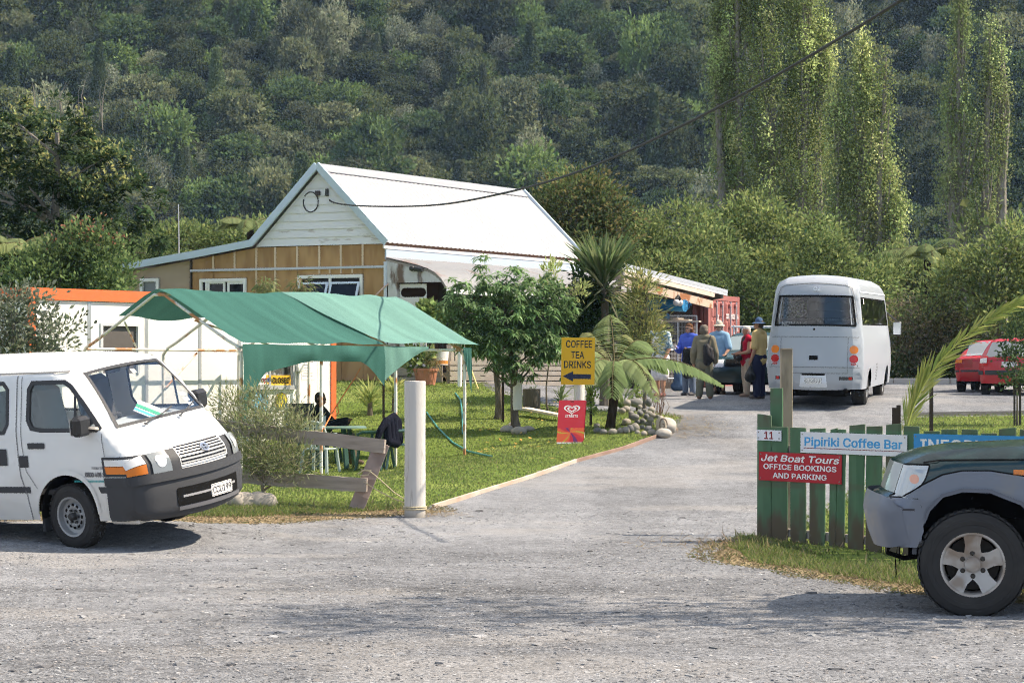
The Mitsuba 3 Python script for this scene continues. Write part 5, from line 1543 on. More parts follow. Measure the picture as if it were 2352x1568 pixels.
for z, nm, m, rr in ((1.19, 'indicator', AMBER, .085), (.99, 'brake_lamp', REDLENS, .085)):
    for g in (1, -1):
        u_ = U.sat(z=z, front=False)
        k = U.put('rear_' + nm, U.over(Point(u_, g * .82).buffer(rr), .02, .03), m)
        U.put('bezel', U.over(Point(u_, g * .82).buffer(rr + .014).difference(Point(u_, g * .82).buffer(rr)), .014, .03), P((.4, .42, .45), .4), parent=k)
for g in (1, -1):
    u_ = U.sat(z=.88, front=False)
    U.put('reflector', U.over(sbox(u_ - .018, g * .82 - .05, u_ + .018, g * .82 + .05), .012, .03), REDLENS)
    u_ = U.sat(z=.58, front=False)
    k = U.put('bumper_lamp', U.over(sbox(u_ - .035, g * .67 - .14, u_ + .035, g * .67 + .14), .008, .04), P((.06, .06, .065), .4))
    U.put('red_lens', U.over(sbox(u_ - .03, g * .67 + g * .04 - .035 + g * .05, u_ + .03, g * .67 + g * .04 + .035 + g * .05), .014, .04), REDLENS, parent=k)
u1_, u2_ = U.sat(z=.70, front=False), U.sat(z=1.44, front=False)
door = sbox(u1_, -.70, u2_, .70)
U.put('rear_door_seam', U.over(unary_union([door.buffer(.005).difference(door.buffer(-.005)), sbox(u2_ - .006, -.92, u2_ + .006, .92), LineString([(U.sat(z=.81, front=False), -.96), (U.sat(z=.81, front=False), .96)]).buffer(.006)]), .010, .04), P((.17, .18, .2), .7), kind='stuff')
uu = U.sat(z=2.52, front=False)
U.put('upper_seam', U.over(LineString([(v0 + .05, .9), (v1, .80), (uu - .04, .74), (uu, .62), (uu + .02, 0), (uu, -.62), (uu - .04, -.74), (v1, -.80), (v0 + .05, -.9)]).buffer(.007), .010, .04), P((.17, .18, .2), .7), kind='stuff')
u_ = U.sat(z=1.0, front=False)
U.put('door_handle', U.over(sbox(u_ - .045, -.09, u_ + .045, .09), .01, .04), SHADOW_BLACK)
u_ = U.sat(z=1.6, front=False)
U.put('lock', U.over(Point(u_, 0).buffer(.022), .012, .02), SHADOW_BLACK)
bx, by, bz = Dir(MB, (0, -1, 0)), Dir(MB, (0, 0, 1)), Dir(MB, (-1, 0, 0))
put(bus, 'fleet_number', text('C2', .08, L2W(MB, (.095, -.03, 2.45)), bx, Dir(MB, (.25, 0, 1)), .02, True), P((.72, .76, .82), .4), False)
u1_, u2_ = U.sat(z=.42, front=False), U.sat(z=.65, front=False)
rp = U.put('plate_recess', U.over(Polygon([(u1_, -.29), (u2_, -.26), (u2_, .26), (u1_, .29)]), .008, .05), P((.68, .72, .78), .35))
U.put('plate_lamp', U.over(sbox(u2_ - .01, -.24, u2_ + .03, .24), .02, .04), SHADOW_BLACK, parent=rp)
nz_plate(rp, L2W(MB, (-.118, 0, .535)), bx, by, 'BJG823')
U.put('exhaust', tube([(.1, -.66, .33), (-.08, -.66, .33)], .045, 12), SHADOW_BLACK)
U.put('underbody', cat(box((3.3, 0, .42), (6.2, 1.5, .14)), box((1.0, .0, .3), (1.0, 1.2, .2)), tube([(1.55, -.9, .34), (1.55, .9, .34)], .09, 10)), SHADOW_BLACK, smooth=False)
liners(U, (1.55, 5.45), .36, .43, .5, .95)
U.put('louvre', U.side(unary_union([sbox(2.75, .50 + .034 * i, 3.15, .517 + .034 * i) for i in range(11)]), .004, .05, (-1,)), P((.15, .16, .18), .6), kind='stuff')
U.put('gutter_rail', U.side(sbox(.35, 2.38, 6.0, 2.41), .014, .1), P((.7, .74, .8), .3))
U.put('cabin_floor', box((3.3, 0, .85), (6.4, 1.8, .05)), P((.06, .06, .065), .9), smooth=False)
U.put('windscreen', U.over(sbox(U.sat(z=2.3), -.82, U.sat(z=1.45), .82) if U.sat(z=2.3) < U.sat(z=1.45) else sbox(U.sat(z=1.45), -.82, U.sat(z=2.3), .82), .006, .1), BUSG)
for i in range(5):
    for y in (-.5, .5):
        x = .75 + i * .95
        k = U.put('passenger_seat', cat(box((x + .25, y, 1.2), (.45, .82, .14), .04), xf(box((0, 0, .32), (.12, .82, .66), .05), trans((x, y, 1.2)) @ roty(-.15))), P((.09, .1, .13), .9), smooth=30)
for g in (-1, 1):
    k = U.put('door_mirror', cat(box((6.3, g * 1.16, 1.62), (.1, .2, .34), .04), tube([(6.3, g * .9, 2.0), (6.32, g * 1.14, 1.80)], .018, 6)), P((.05, .05, .055), .4), smooth=30)
    U.put('mirror_glass', box((6.245, g * 1.16, 1.62), (.006, .17, .28)), CHROME, parent=k, smooth=False)
for x, ys in ((1.55, (.8, -.8)), (5.45, (.82, -.82))):
    for y in ys:
        wheel(bus, MB, x, y, .36, .36, .3 if x < 3 else .2, .2, 'steel')


# ---- cars in the yard: a hatch-backed body with windows cut in and lamps put on
def small_car(key, M, paint, sil, wz, rear=True, glass=None, plate_s=None, front=False):
    C = Body(key, M, sil, wz, .14, .03, (.12, .1))
    a1, a2 = arch(.72, .30, .335, .1), arch(3.25, .30, .335, .1)
    sw_ = Polygon([(.62, .92), (1.0, 1.33), (2.35, 1.36), (3.0, .95)])
    C.put('body', cat(C.side(C.poly.difference(unary_union([a1, a2, sw_])), 0, .09), C.rim(None, .1)), paint)
    gl = glass or P((.05, .06, .065), .06, .8)
    for g in (1, -1):
        C.put('side_window', C.side(sw_, -.008, .12, (g,)), gl)
    C.put('underbody', cat(box((2, 0, .32), (3.6, 1.2, .16))), SHADOW_BLACK, smooth=False)
    liners(C, (.72, 3.25), .3, .34, .45, .8)
    v0, v1 = C.sat(z=.95, front=False), C.sat(z=1.33, front=False)
    k = C.put('rear_window', C.over(Polygon([(v0, .66), (v1, .54), (v1, -.54), (v0, -.66)]), .006, .1), P((.2, .22, .24), .06, .8))
    C.put('wiper', C.over(LineString([(v0 + .03, -.25), (v0 + .03, .3)]).buffer(.008), .016, .04), SHADOW_BLACK, parent=k)
    for x in (.72, 3.25):
        for y in (.74, -.74):
            wheel(key, M, x, y, .3, .3, .19, .18, 'cover')
    return C


HS = [(.05, .3), (-.02, .55), (-.02, .62), (.02, .9), (.10, 1.0), (.42, 1.35), (.6, 1.41), (1.4, 1.43), (2.3, 1.38), (3.05, 1.0), (3.9, .82), (4.0, .6), (3.98, .3)]
NS = [(.05, .3), (-.04, .5), (-.02, .88), (.12, .95), (.62, 1.0), (1.05, 1.32), (1.3, 1.37), (2.2, 1.36), (3.0, .98), (3.95, .84), (4.1, .6), (4.05, .3)]
cw = [(.3, .8), (.7, .84), (.95, .82), (1.4, .6)]
REDP = P((.42, .012, .02), .28, .5, 0, .8)
hr = unit(V(.36, 1, 0)); lr = V(-hr[1], hr[0], 0)
for i, (px, Y, sil, lab) in enumerate(((2264, 55.5, NS, 'red saloon car behind, half hidden by the red hatchback'), (2324, 52.3, HS, 'red hatchback with a black bumper strip at the right edge, nearest the road'))):
    k = thing('red_car', lab, 'car', 'red cars parked on the right')
    o = V((px - 1176) / F * Y, Y, 0); o[2] = float(G(o[0], Y))
    M = frame(o, hr, lr, up) @ np.diag([.93, .93, .93, 1])
    C = small_car(k, M, REDP, sil, cw)
    zb = .56
    u0, u1 = C.sat(z=.52, front=False), C.sat(z=.62, front=False)
    if i == 1:
        C.put('bumper_strip', cat(C.over(sbox(min(u0, u1), -.66, max(u0, u1), .66), .03, .05), C.side(sbox(-.1, .52, .36, .62).intersection(C.poly), .03, .04)), PLASTIC)
        u0, u1 = C.sat(z=.74, front=False), C.sat(z=.98, front=False)
        for g in (1, -1):
            q = C.put('tail_lamp', C.over(sbox(min(u0, u1), min(g * .6, g * .8), max(u0, u1), max(g * .6, g * .8)), .012, .04), REDLENS)
            C.put('clear_lens', C.over(sbox((u0 + u1) / 2 - .06, min(g * .62, g * .8), (u0 + u1) / 2 + .06, max(g * .62, g * .8)), .02, .04), P((.75, .72, .7), .2), parent=q)
        nz_plate(k, L2W(M, (-.055, .05, .78)), Dir(M, (0, -1, 0)), up, 'FSH152')
    else:
        C.put('bumper_strip', cat(C.over(sbox(min(u0, u1) + .02, -.66, max(u0, u1) - .03, .66), .02, .05), C.side(sbox(-.1, .54, .36, .59).intersection(C.poly), .02, .04)), PLASTIC)
        u0, u1 = C.sat(z=.66, front=False), C.sat(z=.86, front=False)
        for g in (1, -1):
            q = C.put('tail_lamp', cat(C.over(sbox(min(u0, u1), min(g * .34, g * .8), max(u0, u1), max(g * .34, g * .8)), .012, .04)), P((.3, .012, .015), .2, .6))
            C.put('indicator', C.over(sbox((u0 + u1) / 2 + .02, min(g * .62, g * .8), max(u0, u1), max(g * .62, g * .8)), .02, .04), AMBER, parent=q)
# dark green estate car facing the road behind the people
hg = unit(V(-.30, -1, 0)); lg = V(-hg[1], hg[0], 0)
Yg = 53.4
o = V((1702 - 1176) / F * Yg, Yg, 0); o[2] = float(G(o[0], Yg)) 
GS = [(.05, .35), (.0, .6), (.02, .95), (.1, 1.1), (.25, 1.42), (.5, 1.50), (2.2, 1.50), (2.45, 1.44), (3.05, 1.02), (3.2, .97), (4.05, .86), (4.2, .72), (4.22, .5), (4.15, .3)]
est = thing('estate_car', 'dark green estate car facing the road behind the group of people', 'car')
MG = frame(o - hg * 4.2, hg, lg, up)
C = small_car(est, MG, P((.008, .035, .04), .25, .5, 0, .8), GS, [(.3, .8), (.7, .85), (.95, .83), (1.5, .62)])
v0, v1 = C.sat(x=3.0), C.sat(x=2.5)
C.put('windscreen', C.over(Polygon([(min(v0, v1), .56), (max(v0, v1), .68), (max(v0, v1), -.68), (min(v0, v1), -.56)]), .008, .1), P((.22, .28, .30), .06, .8))
u0, u1 = C.sat(z=.66), C.sat(z=.82)
C.put('grille', C.over(sbox(min(u0, u1), -.38, max(u0, u1), .38), .012, .05), SHADOW_BLACK)
for g in (1, -1):
    C.put('headlight', C.over(sbox(min(u0, u1), min(g * .42, g * .8), max(u0, u1), max(g * .42, g * .8)), .014, .05), LENS)
u0, u1 = C.sat(z=.42), C.sat(z=.56)
C.put('front_bumper', C.over(sbox(min(u0, u1), -.72, max(u0, u1), .72), .05, .06), P((.012, .03, .03), .35))
rk = C.put('roof_rack', cat(tube([(.9, -.66, 1.66), (.9, .66, 1.66)], .025, 8), tube([(2.0, -.66, 1.66), (2.0, .66, 1.66)], .025, 8), *[tube([(x, y, 1.45), (x, y, 1.7)], .022, 8) for x in (.9, 2.0) for y in (-.6, .6)]), P((.75, .76, .77), .4), smooth=40)
# ---------------------------------------------------------------- the green fence and its signs
def fence_green(p, n, uv):
    k = fbm(p.x * 3 + p.y * 3, p.z * 2.2, p.x * 9, 4)
    g = .6 * fbm(p.x * 14, p.y * 14, p.z * 2.5, 3) + .4 * mikit.cell_rand((p.x - p.y) * 4.2)
    c = mix(mi.Color3f(.055, .125, .066), mi.Color3f(.12, .21, .125), g)
    c = mix(c, mi.Color3f(.11, .09, .062), smoothstep(.5, .85, k + .42 * smoothstep(.55, .0, p.z)))
    return mix(c, mi.Color3f(.12, .10, .075), smoothstep(.6, .8, noise(p.x * 8 + p.y * 8, p.z * 8)) * .4)


PM('green_paling', fence_green, .8, .2)
FP, fd_ = V(2.59, 23.9, 0), unit(V(.725, -.688, 0)); fn_ = V(-fd_[1], fd_[0], 0); fn_ = -fn_ if fn_[1] > 0 else fn_


def fs(px):
    k = (px - 1176) / F
    return (k * FP[1] - FP[0]) / (fd_[0] - k * fd_[1])


def fpt(px, py, out=0.0):
    q = FP + fd_ * fs(px)
    return V(q[0], q[1], CAM_H - (py - 864) / F * q[1]) + fn_ * out


fo = lambda cx, cy: (1665.2 + cx / 2.4826, 861.3 + cy / 2.4826)
fence = thing('paling_fence', 'green painted paling fence with uneven tops carrying four signs', 'fence')
rr = np.random.default_rng(8)
pal = [(190, 270, 225, 955), (272, 362, 293, 985), (380, 468, 298, 1010), (487, 575, 303, 1030), (597, 637, 305, 1042), (640, 685, 308, 1045), (705, 793, 282, 1058), (808, 898, 290, 1068), (918, 1003, 278, 1085), (1022, 1110, 290, 1095), (1130, 1222, 318, 1110), (1240, 1330, 308, 1130), (1350, 1440, 308, 1150), (1460, 1550, 330, 1170), (1570, 1665, 302, 1190), (1685, 1780, 315, 1200), (1800, 1890, 308, 1210)]
for a, b, t, bt in pal:
    p0, p1 = fpt(*fo(a, t)), fpt(*fo(b, t))
    w = np.linalg.norm((p1 - p0)[:2])
    z1 = p0[2]; z0 = fpt(*fo(a, bt))[2] - .06
    lean = rr.normal(0, .006) + .012
    m = box((0, 0, (z0 + z1) / 2), (w, .02, z1 - z0), .004)
    v = m[0].copy(); v[:, 0] += lean * (v[:, 2] - z0) - .012 + .0; v[:, 2] += np.where(v[:, 2] > z1 - .05, rr.normal(0, .006) * np.sign(v[:, 0]), 0)
    c = (p0 + p1) / 2
    pk_ = put(fence, 'paling', xf((v, m[1]), frame(V(c[0], c[1], 0), fd_, -fn_, up)), 'm_green_paling', False)
for cy0 in (420, 885):
    a, b = fpt(*fo(200, cy0), -.045), fpt(*fo(1880, cy0 + (cy0 > 600) * 120 + 40), -.045)
    put(fence, 'rail', beam(a, b, .06, .085), 'm_old_wood', False)
for cx in (230, 1060, 1880):
    q = fpt(*fo(cx, 400), -.13)
    put(fence, 'post', box((q[0], q[1], .45), (.1, .1, 1.3)), 'm_old_wood', False)
tp = V(2.62, 24.35, 0)
single('tall_green_board', xf(box((0, 0, .75), (.155, .025, 1.75), .004), frame(fpt(1768, 891, -.12) * V(1, 1, 0), fd_, -fn_, up)), 'm_green_paling', 'tall green board standing behind the left end of the paling fence', 'board', smooth=False)
_q = at(1806, 800, 24.9)
single('gate_post', box((_q[0], _q[1], (_q[2]) / 2), (.125, .125, _q[2]), .006), PM('grey_post', lambda p, n, uv: mix(mi.Color3f(.33, .27, .2), mi.Color3f(.16, .13, .1), smoothstep(.45, .75, fbm(p.x * 9, p.y * 9, p.z * 1.8, 4)) + smoothstep(.14, .0, float(_q[2]) - p.z) * .8), .85, .15), 'square weathered timber gate post rising above the left end of the green fence', 'post', smooth=False)


def fsign(cx0, cx1, cyt, cyb, m, name, label):
    tl, tr, bl = fpt(*fo(cx0, cyt[0]), .028), fpt(*fo(cx1, cyt[1]), .028), fpt(*fo(cx0, cyb), .028)
    ux = unit(tr - tl); w = np.linalg.norm(tr - tl); h = tl[2] - bl[2]
    uy = unit(np.cross(fn_, ux))
    c = (tl + tr) / 2 - uy * h / 2
    k = single(name, plate(c, ux, uy, w, h, .006), m, label, 'sign', smooth=False)
    put(k, 'screw', cat(*[xf(lathe([(.008, .004), (0, .005)], 8), frame(c + ux * sx * (w / 2 - .025) + uy * sy * (h / 2 - .025), ux, uy, np.cross(ux, uy))) for sx in (-1, 1) for sy in (-1, 1)]), P((.25, .22, .2), .5, .5, .5), False, kind='stuff')
    return k, c + np.cross(ux, uy) * .0015, ux, uy, w, h


SIGNW = P((.72, .73, .76), .45, .4)
k, c, ux, uy, w, h = fsign(190, 330, (310, 315), 370, SIGNW, 'house_number_sign', 'small white sign with the dark red number 11')
put(k, 'lettering', text('11', h * .68, c, ux, uy, .002, True), P((.25, .03, .035), .5), False)
k, c, ux, uy, w, h = fsign(440, 1047, (322, 342), 440, SIGNW, 'coffee_bar_sign', 'long white sign reading Pipiriki Coffee Bar in blue')
put(k, 'lettering', text('Pipiriki Coffee Bar', h * .40, c + uy * h * .05, ux, uy, .002, True, width=w * .92), P((.06, .33, .66), .5), False)
put(k, 'underline', plate(c - uy * h * .27, ux, uy, w * .94, h * .035, .0015), P((.2, .03, .04), .5), False)
k, c, ux, uy, w, h = fsign(203, 675, (435, 455), 597, P((.42, .012, .022), .4, .4), 'boat_tours_sign', 'red sign with white lettering Jet Boat Tours office bookings and parking')
SW = P((.78, .78, .78), .5)
put(k, 'lettering', text('Jet Boat Tours', h * .22, c + uy * h * .30, ux, uy, .002, True, width=w * .94, slant=.3), SW, False)
put(k, 'lettering', text('OFFICE BOOKINGS', h * .175, c + uy * h * .0, ux, uy, .002, True, width=w * .88), SW, False)
put(k, 'lettering', text('AND PARKING', h * .175, c - uy * h * .30, ux, uy, .002, True, width=w * .65), SW, False)
k, c, ux, uy, w, h = fsign(1085, 1890, (333, 352), 475, P((.03, .25, .56), .4, .4), 'information_sign', 'blue sign reading INFORMATION half hidden by the off-road car')
put(k, 'lettering', text('INFORMATION', h * .44, c + uy * h * .06 - ux * w * .0, ux, uy, .002, True, width=w * .90), SW, False)

# ---------------------------------------------------------------- thick white post, leaning rails and rope
WP = gp(953, 1187)
wr_ = .128
wh = CAM_H + (864 - 875) / F * WP[1] - WP[2]
prof = [(wr_ * (1 + .02 * math.sin(z * 5)), z) for z in np.linspace(-.2, wh - .01, 14)] + [(wr_ * .97, wh), (0, wh + .004)]
m = lathe(prof, 26); v = m[0].copy()
ang = np.arctan2(v[:, 1], v[:, 0]); v[:, :2] *= (1 + .03 * (meshkit.noise(np.c_[ang * 2.2, v[:, 2] * 1.2, ang * 0], 6) - .5))[:, None]
single('white_post', (v + WP * V(1, 1, 1), m[1]), PM('white_post_paint', lambda p, n, uv: mix(mi.Color3f(.56, .54, .51) * (.86 + .22 * fbm(p.x * 8, p.y * 8, p.z * 2, 3)), mi.Color3f(.2, .17, .13), dr.maximum(smoothstep(.18, .02, p.z) * .6, smoothstep(.03, .0, dr.abs(noise(p.x * 14, p.y * 14, p.z * .7) - .5)) * .35)), .75, .2), 'thick round pale painted post beside the drive entrance', 'post', smooth=45)
rf_ = thing('broken_rail_fence', 'broken grey two-rail fence with a leaning end post tied by rope', 'fence')
RY = 28.3
pt_, pb_ = at(878, 1018, RY), at(800, 1192, RY)


def plank(p0, p1, w, h, seed, n=14):
    p0, p1 = np.asarray(p0, float), np.asarray(p1, float)
    L = np.linalg.norm(p1 - p0); d = (p1 - p0) / L
    s = unit(np.cross(up if abs(d[2]) < .8 else V(0, 1, 0), d)); u = np.cross(d, s)
    q = np.linspace(0, 1, n); rg = np.random.default_rng(seed)
    rows = []
    for t in q:
        e = rg.normal(0, .006, 4)
        c = p0 + d * L * t
        rows += [c + s * w / 2 + u * (h / 2 + e[0]), c - s * w / 2 + u * (h / 2 + e[1]), c - s * w / 2 - u * (h / 2 + e[2]), c + s * w / 2 - u * (h / 2 + e[3])]
    v = np.array(rows); f = []
    for i in range(n - 1):
        for j in range(4):
            f.append([i * 4 + j, i * 4 + (j + 1) % 4, (i + 1) * 4 + (j + 1) % 4, (i + 1) * 4 + j])
    f += [[3, 2, 1, 0], [(n - 1) * 4 + k for k in range(4)]]
    return v, tri(f)


PM('grey_rail', lambda p, n, uv: mix(mi.Color3f(.21, .175, .15), mi.Color3f(.47, .42, .37), fbm(p.x * 2.5, p.z * 26, p.y * 3, 4)), .9, .1)
put(rf_, 'leaning_post', xf(plank(pb_ - V(0, 0, .12), pt_, .19, .06, 1), np.eye(4)), PM('pinkish_wood', lambda p, n, uv: mix(mi.Color3f(.19, .15, .135), mi.Color3f(.44, .36, .33), fbm(p.x * 9, p.z * 4, p.y * 3, 4)), .9, .1), False)
put(rf_, 'rail', plank(at(470, 975, RY + .9), at(884, 1025, RY - .09), .05, .165, 2), 'm_grey_rail', False, label='upper grey rail')
put(rf_, 'rail', plank(at(500, 1090, RY + .9), at(842, 1114, RY - .09), .05, .17, 3), 'm_grey_rail', False, label='lower grey rail')
rp = thing('tie_rope', 'pale rope tied from the leaning rail post round the foot of the white post', 'rope')
ROPE = P((.5, .44, .3), .9)
put(rp, 'strand', cat(tube([at(*q, RY - .1) for q in ((828, 1078), (850, 1082), (872, 1100), (905, 1130), (935, 1150), (975, 1160))], .008, 6)), ROPE, True)
put(rp, 'strand', cat(tube([at(*q, RY - .1) for q in ((835, 1105), (860, 1122), (900, 1143), (940, 1158), (975, 1165))], .008, 6)), ROPE, True)
put(rp, 'knot', cat(*[tube([WP + V((wr_ + .012) * math.cos(t), (wr_ + .012) * math.sin(t), z) for t in np.linspace(0, 2 * np.pi, 24)], .01, 6) for z in (.1, .125)],
            tube([at(*q, RY - .1) for q in ((822, 1088), (838, 1078), (852, 1080), (846, 1090), (826, 1092))], .008, 6)), ROPE, True, kind='stuff')

# ---------------------------------------------------------------- timber edging of the drive
ed_ = thing('timber_edging', 'thin pale timber edging between the lawn and the gravel drive', 'edging')
ys = [28.9, 31.2, 33.8, 36.6, 39.6, 42.9]
for i, (a, b) in enumerate(zip(ys[:-1], ys[1:])):
    pa, pb = on(edge_x(a), a, .012), on(edge_x(b), b, .012)
    put(ed_, 'board', beam(pa, pb, .035, .085, ch=.004), PM('edge_board', lambda p, n, uv: mix(mi.Color3f(.36, .26, .19), mi.Color3f(.52, .46, .4), fbm(p.x * 3, p.y * 2, 0.0, 3)), .8, .2) if i < 3 else PM('edge_board_dark', lambda p, n, uv: mix(mi.Color3f(.2, .13, .10), mi.Color3f(.31, .22, .18), fbm(p.x * 3, p.y * 2, 0.0, 3)), .8, .2), False)
ed2 = thing('far_edging', 'low timber edging along the far side of the right grass strip', 'edging')
for a, b in ((7.95, 11.5), (11.52, 15.8)):
    put(ed2, 'board', beam(on(a, 45.9, .03), on(b, 46.2, .03), .04, .1), 'm_old_wood', False)
kb = thing('yard_kerb', 'low pale concrete kerb at the back of the gravel yard', 'kerb')
for i in range(6):
    a, b = 9.3 + i * 1.6, 9.3 + (i + 1) * 1.6 - .02
    put(kb, 'kerb_stone', beam(on(a, 64.8 - .1 * i, .05), on(b, 64.7 - .1 * i, .05), .14, .22, ch=.02), P((.5, .47, .42), .85, .1), False)

# ---------------------------------------------------------------- yellow and red signs on the lawn
yb = gp(1331, 990); Yy = gp(1310, 1020)[1] + .8; yb = on((1331 - 1176) / F * Yy, Yy)
yc = at(1327.5, 829, Yy)
ys_ = single('drinks_sign', plate(yc, V(1, -.02, -.012), up + V(.012, 0, 0), 77 / F * Yy, 108 / F * Yy, .012, .01), P((.72, .40, .01), .42, .4), 'yellow sign reading COFFEE TEA DRINKS with a dark arrow to the left', 'sign', smooth=False)
sx, sy_ = unit(V(1, -.02, -.012)), unit(up + V(.012, 0, 0)); u_ = 1 / F * Yy
fr_ = V(0, -.0015, 0)
for tx, dy, wd in (('COFFEE', -39, 60), ('TEA', -14, 30), ('DRINKS', 8, 62)):
    put(ys_, 'lettering', text(tx, 15.5 * u_, yc - sy_ * dy * u_ + fr_ + sx * (-1 if tx != 'COFFEE' else 2) * u_, sx, sy_, .002, True, width=wd * u_), P((.02, .02, .03), .5), False)
put(ys_, 'arrow', xf(prism(Polygon([(-35, 0), (-11, 11.5), (-11, 5), (30, 5), (30, -6), (-11, -6), (-11, -12)]), .002 / u_), frame(yc - sy_ * 35 * u_ + fr_, sx, sy_, np.cross(sx, sy_)) @ np.diag([u_, u_, u_, 1])), P((.015, .02, .06), .5), False)
single('sign_post', tube([V(yb[0], Yy + .125, yb[2] - .1), V(yb[0], Yy + .125, yc[2] + .2)], .10, 14), PM('sign_post_paint', lambda p, n, uv: mi.Color3f(.66, .65, .6) * (.85 + .2 * fbm(p.x * 6, p.y * 6, p.z * 3, 3)), .7, .2), 'white round post carrying the yellow drinks sign', 'post')
rb = gp(1310, 1020); Yr = rb[1]
u_ = 1 / F * Yr
rc = at(1312, 967, Yr + .1)
rx, ry = unit(V(1, .05, -.0)), unit(V(.065, .18, 1))
rs = single('red_sandwich_board', plate(rc, rx, ry, 62 * u_, 98 * u_, .02, .015), PM('poster_print', lambda p, n, uv: (lambda x, z, r_, th: dr.select(z > -.12 + .0 * x, mi.Color3f(.56, .03, .045), (lambda s: mix(mix(mi.Color3f(.56, .03, .045), mi.Color3f(.7, .12, .04), smoothstep(.3, .6, s)), mix(mi.Color3f(.42, .55, .04), mi.Color3f(.16, .03, .13), smoothstep(.5, .8, noise(s * 5, 2.0))), smoothstep(.55, .75, noise(s * 9 + 1, 7.0))))(dr.sin(th * 2.0 + 3.0 * r_) * .5 + .5)))(p.x - float(rc[0]), p.z - float(rc[2]), dr.sqrt(dr.square(p.x - float(rc[0]) + .02) + dr.square(p.z - float(rc[2]) + .2)), dr.atan2(p.z - float(rc[2]) + .2, p.x - float(rc[0]) + .02)), .4, .4), 'red ice cream sandwich board with a white heart emblem standing on the lawn', 'sign', smooth=False)
rn = np.cross(rx, ry)


def heart(s):
    t = np.linspace(0, 2 * np.pi, 60)
    return Polygon(np.c_[16 * np.sin(t) ** 3 * 1.25, 13 * np.cos(t) - 5 * np.cos(2 * t) - 2 * np.cos(3 * t) - np.cos(4 * t)] * s)


hs_ = unary_union([heart(1.15).difference(heart(.90)), heart(.68).difference(heart(.42))])
cutw = Polygon([(2, -3), (16, -18), (22, -14), (8, 2)])
put(rs, 'heart_emblem', xf(prism(hs_.difference(Polygon([(3.5, -14), (5, -14), (15, -4), (13.5, -3.5)])), .002), frame(rc + ry * 28 * u_ + rn * .001, rx, ry, rn) @ np.diag([u_ * .82, u_ * .66, 1, 1])), SW, False)
put(rs, 'lettering', text('STREETS', 6.2 * u_, rc + ry * 12 * u_ + rn * .001, rx, ry, .002, True, width=30 * u_), SW, False)
put(rs, 'back_panel', xf(plate(rc + V(.03, .34, -.02), rx, unit(V(.065, -.18, 1)), 60 * u_, 98 * u_, .02, .015), np.eye(4)), P((.45, .03, .04), .5), False)
put(rs, 'foot_strip', plate(rc - ry * 50.5 * u_, rx, ry, 60 * u_, 4 * u_, .02), P((.7, .7, .68), .5), False)
put(rs, 'hand_slot', plate(rc + ry * 46 * u_ + rn * .001, rx, ry, 8 * u_, 2.4 * u_, .002), BLACK, False)

# ---------------------------------------------------------------- furniture under the canopy
GPL = P((.035, .09, .07), .4, .4); PGR = P((.36, .43, .42), .4, .4)
tq = gp(770, 1085); tq = on((772 - 1176) / F * 39.3, 39.3)
tb = thing('garden_table', 'round green plastic garden table under the canopy', 'table')
put(tb, 'top', xf(lathe([(0, .73), (.5, .73), (.53, .715), (.53, .69), (.49, .69), (0, .70)], 36), trans(tq)), P((.16, .25, .21), .25, .5), 40)
for a in (.6, 2.2, 3.7, 5.3):
    put(tb, 'leg', xf(beam((.26 * math.cos(a), .26 * math.sin(a), .69), (.38 * math.cos(a), .38 * math.sin(a), -.01), .09, .05, (math.cos(a), math.sin(a), 0), .01), trans(tq)), GPL, 30)
s = single('table_jug', xf(lathe([(0, 0), (.05, 0), (.058, .08), (.06, .18), (.054, .18), (.05, .01), (0, .01)], 18), trans(on((741 - 1176) / F * 39.2, 39.2, .73))), P((.5, .56, .54), .3), 'pale plastic jug on the near side of the green table', 'jug')


def chair(px, Y, rot, m, label):
    k = thing('garden_chair', label, 'chair', 'plastic garden chairs under the canopy')
    M = frame(on((px - 1176) / F * Y, Y), V(math.cos(rot), math.sin(rot), 0), V(-math.sin(rot), math.cos(rot), 0), up)
    put(k, 'seat', xf(box((0, 0, .41), (.44, .46, .035), .015), M), m, 30)
    bk = put(k, 'backrest', xf(cat(*[beam((-.2 - .0, y, .42), (-.32, y * 1.08, .84), .05, .02, (1, 0, 0), .004) for y in (-.16, -.08, 0, .08, .16)]), M), m, 30, kind='stuff')
    put(bk, 'top_rail', xf(tube([(-.2, -.22, .62), (-.28, -.21, .78), (-.33, -.12, .86), (-.34, 0, .88), (-.33, .12, .86), (-.28, .21, .78), (-.2, .22, .62)], .025, 8), M), m, 40)
    for y in (-1, 1):
        put(k, 'arm', xf(tube([(-.26, y * .23, .66), (.1, y * .26, .65), (.2, y * .25, .62), (.21, y * .25, .42)], [.02, .028, .028, .025], 8), M), m, 40)
        for x in (-1, 1):
            put(k, 'leg', xf(beam((x * .19, y * .21, .42), (x * .25, y * .25, -.02), .05, .04, (1, 0, 0), .008), M), m, 30)
    return M


